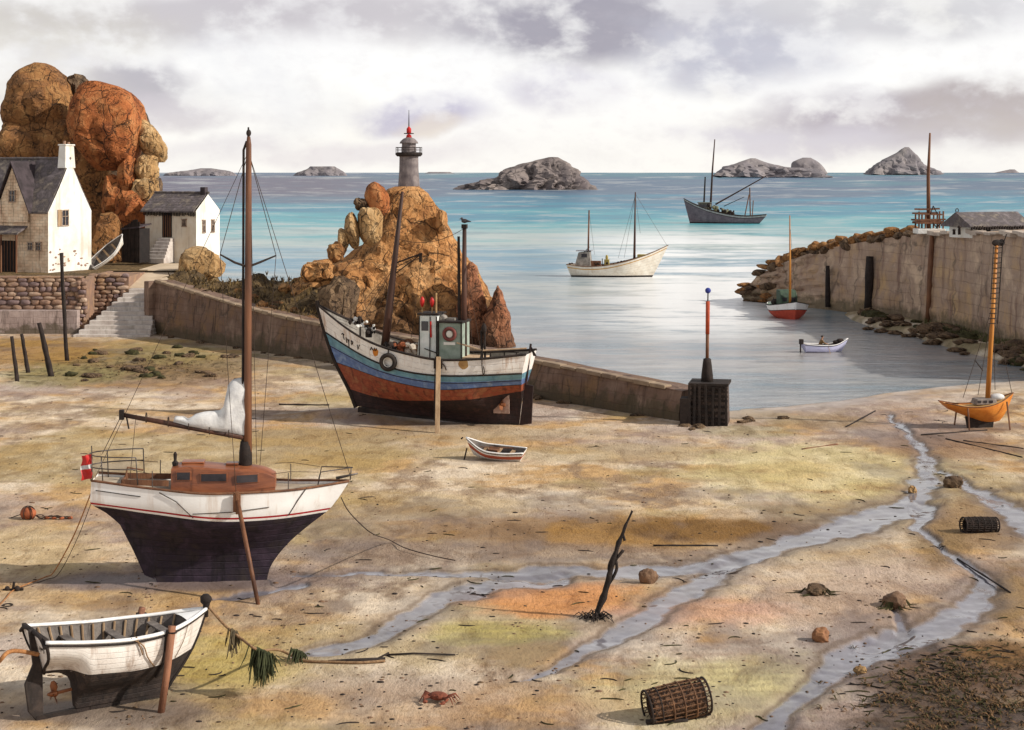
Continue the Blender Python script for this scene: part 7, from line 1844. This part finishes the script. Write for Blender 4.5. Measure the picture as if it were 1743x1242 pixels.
hang = [bow_pt + Vector((.05, 0, 0)), Q(382, 1063, bow_pt.y - .1), Q(410, 1086, bow_pt.y - .3), Q(440, 1106, bow_pt.y - .6), G(475, 1118, .25), G(515, 1126, .06), G(560, 1129, .05), G(610, 1131, .05), G(655, 1128, .06)]
rope(hang, .055, ropeM, 'thick mooring rope from the white foreground boat, draped with seaweed')
rope([stern_pt, Q(20, 1108, stern_pt.y - .3), Q(-4, 1128, stern_pt.y - .5), G(-60, 1190, .05)], .075, ropeO, 'thick orange rope from the stern of the foreground boat to the left edge')
# seaweed hanging from the rope
def clump(c, w_, h_, n, m, lb, seed):
    rd_ = random.Random(seed); mb = MB()
    for k in range(n):
        x = rd_.gauss(0, w_ * .24); y = rd_.gauss(0, .10); l_ = h_ * rd_.uniform(.5, 1.05) * (1 - .3 * abs(x) / w_)
        p0 = c + Vector((x * .75, y * .4, .02 - x * .35)); p2 = c + Vector((x * 1.05 + rd_.gauss(0, .05), y * 2.0, -l_)); p1 = p0.lerp(p2, .5) + Vector((rd_.uniform(-.05, .05), rd_.uniform(-.05, .05), 0)); r = rd_.uniform(.010, .028)
        mb.tube([p0, p1, p2], [r, r * 1.1, r * .35], 4)
        if k % 3 == 0:
            wv = Vector((rd_.uniform(.01, .03), 0, 0)); mb.add([p1 - wv, p1 + wv, p2 + wv * .4, p2 - wv * .4], [(0, 1, 2, 3)])
    return top(mb, 'seaweed_clump', m, lb, 'seaweed', 'seaweed hanging from the mooring rope', base=c)
clump(Q(396, 1073, bow_pt.y - .2), .45, .72, 46, mat('seaweed_brown', (120, 104, 76), (76, 66, 48), scale=4, bump=.3), 'thin brown seaweed wisp hanging on the rope nearest the foreground boat', 1)
clump(Q(448, 1108, bow_pt.y - .7), .75, .92, 150, weedG, 'big dark green seaweed clump, largest on the rope', 2)
clump(G(510, 1124, .28), .6, .35, 60, weedG, 'pale green seaweed tuft low on the rope near the sand', 3)
mb = MB(); a0, b_ = G(558, 1128, .06), G(656, 1126, .06); mb.tube([a0, a0.lerp(b_, .5), b_], [.03, .06, .08], 7, jit=.4); mb.tube([b_ - Vector((.3, 0, 0)), b_ + Vector((.08, .3, .12))], .03, 5)
top(mb, 'driftwood_pole', blackM, 'dark pole lying on the sand at the end of the thick rope', 'driftwood', smooth=True)
mb = MB(); a0, b_ = G(655, 1117, .04), G(775, 1117, .04); mb.tube([a0, a0.lerp(b_, .4) + Vector((0, .15, 0)), b_], .03, 6, jit=.4)
top(mb, 'driftwood_stick', blackM, 'long thin stick lying right of the rope end', 'driftwood', smooth=True)
for (x0, y0, x1, y1, r, lb) in [(1112, 929, 1222, 929, .05, 'thin dark stick lying on the ochre sand above the stream'), (1568, 741, 1680, 732, .06, 'long dark plank lying left of the orange boat'), (1610, 747, 1740, 778, .05, 'long dark timber lying in front of the orange boat'),
                                (1640, 750, 1742, 764, .04, 'shorter dark timber behind the long one near the orange boat'), (1365, 765, 1425, 757, .05, 'reddish stick on the pale sand left of the stream head'), (1630, 948, 1720, 1008, .04, 'dark stick slanting down the bank at the right edge'),
                                (475, 688, 560, 690, .07, 'dark weedy timber on the sand left of the fishing boat'), (1440, 728, 1490, 700, .05, 'dark stick on the tide edge left of the orange boat'), (1170, 1208 + 20, 1100, 1232, .09, 'dark weedy stick beside the big lobster pot')]:
    a0, b_ = G(x0, y0, r * .5), G(x1, y1, r * .5); mb = MB(); n = 6
    mb.tube([a0.lerp(b_, i / n) + Vector((0, .12 * noise.noise(Vector((i, x0, 0))), 0)) for i in range(n + 1)], [r * random.uniform(.7, 1.1) for i in range(n + 1)], 6, jit=.4)
    top(mb, 'driftwood_stick', brownM if 'red' in lb else blackM, lb, 'driftwood', smooth=True)
# tangled float at the left
b0 = G(48, 882); t = empty('stranded_float', b0, label='orange brown float with tangled rope trailing right on the left sand', cat='float')
mb = MB(); mb.ball((0, 0, .24), (.34, .28, .27), seg=16, rg=10); fo = part(mb, 'float', mat('float_rust', (196, 112, 70), (150, 80, 52), scale=5, bump=.4), t, smooth=True)
mb = MB()
for k in range(5): mb.torus((0, 0, .24), .31, .016, 'X' if k % 2 else 'Y', 18, 5, M_=Matrix.Rotation(k * .6, 3, 'Z'))
part(mb, 'float_net', blackM, fo)
mb = MB()
for k in range(5):
    mb.tube(poly_smooth([(.3, 0, .15)] + [(.3 + .22 * i, random.uniform(-.25, .2), random.uniform(.02, .16)) for i in range(1, 8)], 4), .018, 5)
mb.tube([(-.3, 0, .2), (-.75, .1, .03)], .02, 5); part(mb, 'tangled_rope', ropeD, t)
mb = MB()
for k in range(4): mb.ball((.8 + .33 * k, random.uniform(-.2, .1), .07), (.12, .1, .07), seg=8, rg=5)
part(mb, 'rust_lump', mat('float_rust', (0, 0, 0)), t)
# crab
b0 = G(746, 1194); t = empty('crab', b0, R(-15), label='small red brown crab on the sand at the bottom centre', cat='crab'); cs_ = .95
crabM = mat('crab_shell', (158, 88, 62), (112, 60, 44), scale=9, bump=.4, bscale=50)
mb = MB(); n = 18
mb.ball((0, 0, .17 * cs_), (.30 * cs_, .21 * cs_, .12 * cs_), seg=18, rg=10)
def limb(pts, rs): mb.tube([Vector(p) * cs_ for p in pts], [r * cs_ for r in rs], 6)
for sd in (-1, 1):
    for k in range(4):
        y = -.10 + k * .07; x = sd * .24; limb([(x, y, .16), (sd * (.40 + .02 * k), y * 1.7, .22), (sd * (.52 + .02 * k), y * 2.3 + .02 * k, .02)], [.03, .026, .008])
    limb([(sd * .20, -.15, .16), (sd * .36, -.24, .17), (sd * .30, -.36, .12)], [.035, .045, .04])
    mb.ball(Vector((sd * .27, -.40, .11)) * cs_, (.075 * cs_, .10 * cs_, .05 * cs_), seg=10, rg=6); limb([(sd * .24, -.46, .11), (sd * .20, -.54, .12)], [.028, .008]); limb([(sd * .30, -.46, .11), (sd * .25, -.55, .10)], [.02, .006])
    mb.ball(Vector((sd * .06, -.20, .24)) * cs_, .022 * cs_, seg=6, rg=4)
part(mb, 'body', crabM, t, smooth=True)

# ------------------------------------------------------------------ what nobody could count
mb = MB(); rd = random.Random(77); v1, f1 = ico(1)
for k in range(3000):
    py = 600 + (1242 - 600) * rd.random() ** .8; px = rd.uniform(-60, 1800)
    p = P(px, py)
    if py < 700 and px > 1200: continue
    if noise.noise(Vector((px * .007, py * .016, 8))) < .08 and rd.random() < .75: continue
    r = rd.uniform(.02, .07) * (1.6 if rd.random() < .08 else 1)
    p.z = gz(p.x, p.y); a = rd.random() * 6
    mb.add([Vector((v.x * r * (1 + .5 * math.cos(a)), v.y * r, v.z * r * .5)) + p for v in v1], f1, k % 3)
o = mb.build('pebbles', [granD, stoneM, blackM], smooth=True); tag(o, 'pebbles and shell bits strewn over the wet sand', 'pebbles', None, 'stuff')
mb = MB()
for k in range(700):
    py = 610 + (1235 - 610) * rd.random() ** .9; px = rd.uniform(-40, 1780)
    if py < 700 and px > 1220: continue
    if rd.random() < .35: px = rd.uniform(1480, 1760); py = rd.uniform(1100, 1245)
    if noise.noise(Vector((px * .006, py * .014, 3))) < .05 and rd.random() < .8: continue
    c = G(px, py, .015); a = rd.gauss(0, .35) + (math.pi if rd.random() < .5 else 0); l_ = rd.uniform(.12, .75); cur = rd.uniform(-2.2, 2.2); pts = []; x, y = c.x, c.y
    for i in range(7):
        pts.append(Vector((x, y, gz(x, y) + .012))); x += math.cos(a) * l_ / 6; y += math.sin(a) * l_ / 6; a += cur / 6
    mb.tube(pts, [.012, .022, .026, .024, .026, .018, .006], 4, k % 2)
o = mb.build('seaweed_strands', [weedM, blackM]); tag(o, 'dark strands of seaweed left on the sand by the tide', 'seaweed', None, 'stuff')
mb = MB()
for k in range(900):      # wrack carpet at the lower right corner and by the stairs
    if k < 640: px = rd.gauss(1650, 85); py = rd.gauss(1185, 40)
    else: px = rd.gauss(250, 80); py = rd.gauss(624, 14)
    if py < 598 or py > 1260: continue
    p = G(px, py, .01); n_ = rd.randint(3, 6)
    for i in range(n_):
        a = rd.random() * 6.28; l_ = rd.uniform(.08, .32); q = p + Vector((math.cos(a) * l_, math.sin(a) * l_, rd.uniform(.0, .04))); mid_ = p.lerp(q, .5) + Vector((0, 0, rd.uniform(.02, .08))); s_ = Vector((-math.sin(a), math.cos(a), 0)) * rd.uniform(.012, .03)
        mb.add([p - s_ * .5, p + s_ * .5, mid_ + s_, mid_ - s_, q + s_ * .3, q - s_ * .3], [(0, 1, 2, 3), (3, 2, 4, 5)], rd.randint(0, 2))
o = mb.build('wrack', [weedM, mat('wrack_brown', (120, 88, 52), (80, 58, 38), scale=6, bump=.3), mat('wrack_ochre', (140, 104, 64), (96, 72, 46), scale=6, bump=.3)]); tag(o, 'brown carpet of seaweed wrack on the sand', 'seaweed', None, 'stuff')
mb = MB()
for k in range(2600):     # dry scrub on the headland and greenery at the quay foot
    if k < 1900:
        px = rd.uniform(285, 640); yy_ = rd.uniform(118, 156); x = (px - CX) * yy_ / F
        if not inside_land(x, yy_): continue
        p = Vector((x, yy_, land_z(x, yy_))); mi = rd.randint(0, 1)
        if p.z < .8: continue
    else:
        px = rd.uniform(1575, 1760); py = ci(base_line, px) + rd.uniform(0, 16); p = P(px, py); p.z = max(-.1, gz(p.x, p.y)); mi = 2
        if rd.random() < .4: continue
    for i in range(5):
        a = rd.random() * 6.28; h_ = rd.uniform(.15, .5); q = p + Vector((math.cos(a) * h_ * .5, math.sin(a) * h_ * .5, h_)); s_ = Vector((.05, 0, 0)); mb.add([p - s_, p + s_, q], [(0, 1, 2)], mi)
o = mb.build('scrub', [mat('scrub_ochre', (176, 146, 92), (130, 106, 70), scale=3), mat('scrub_dark', (104, 84, 58), (76, 62, 44), scale=3), mat('scrub_green', (128, 126, 84), (92, 96, 64), scale=3)]); tag(o, 'dry scrub and coarse grass on the headland and quay foot', 'scrub', None, 'stuff')
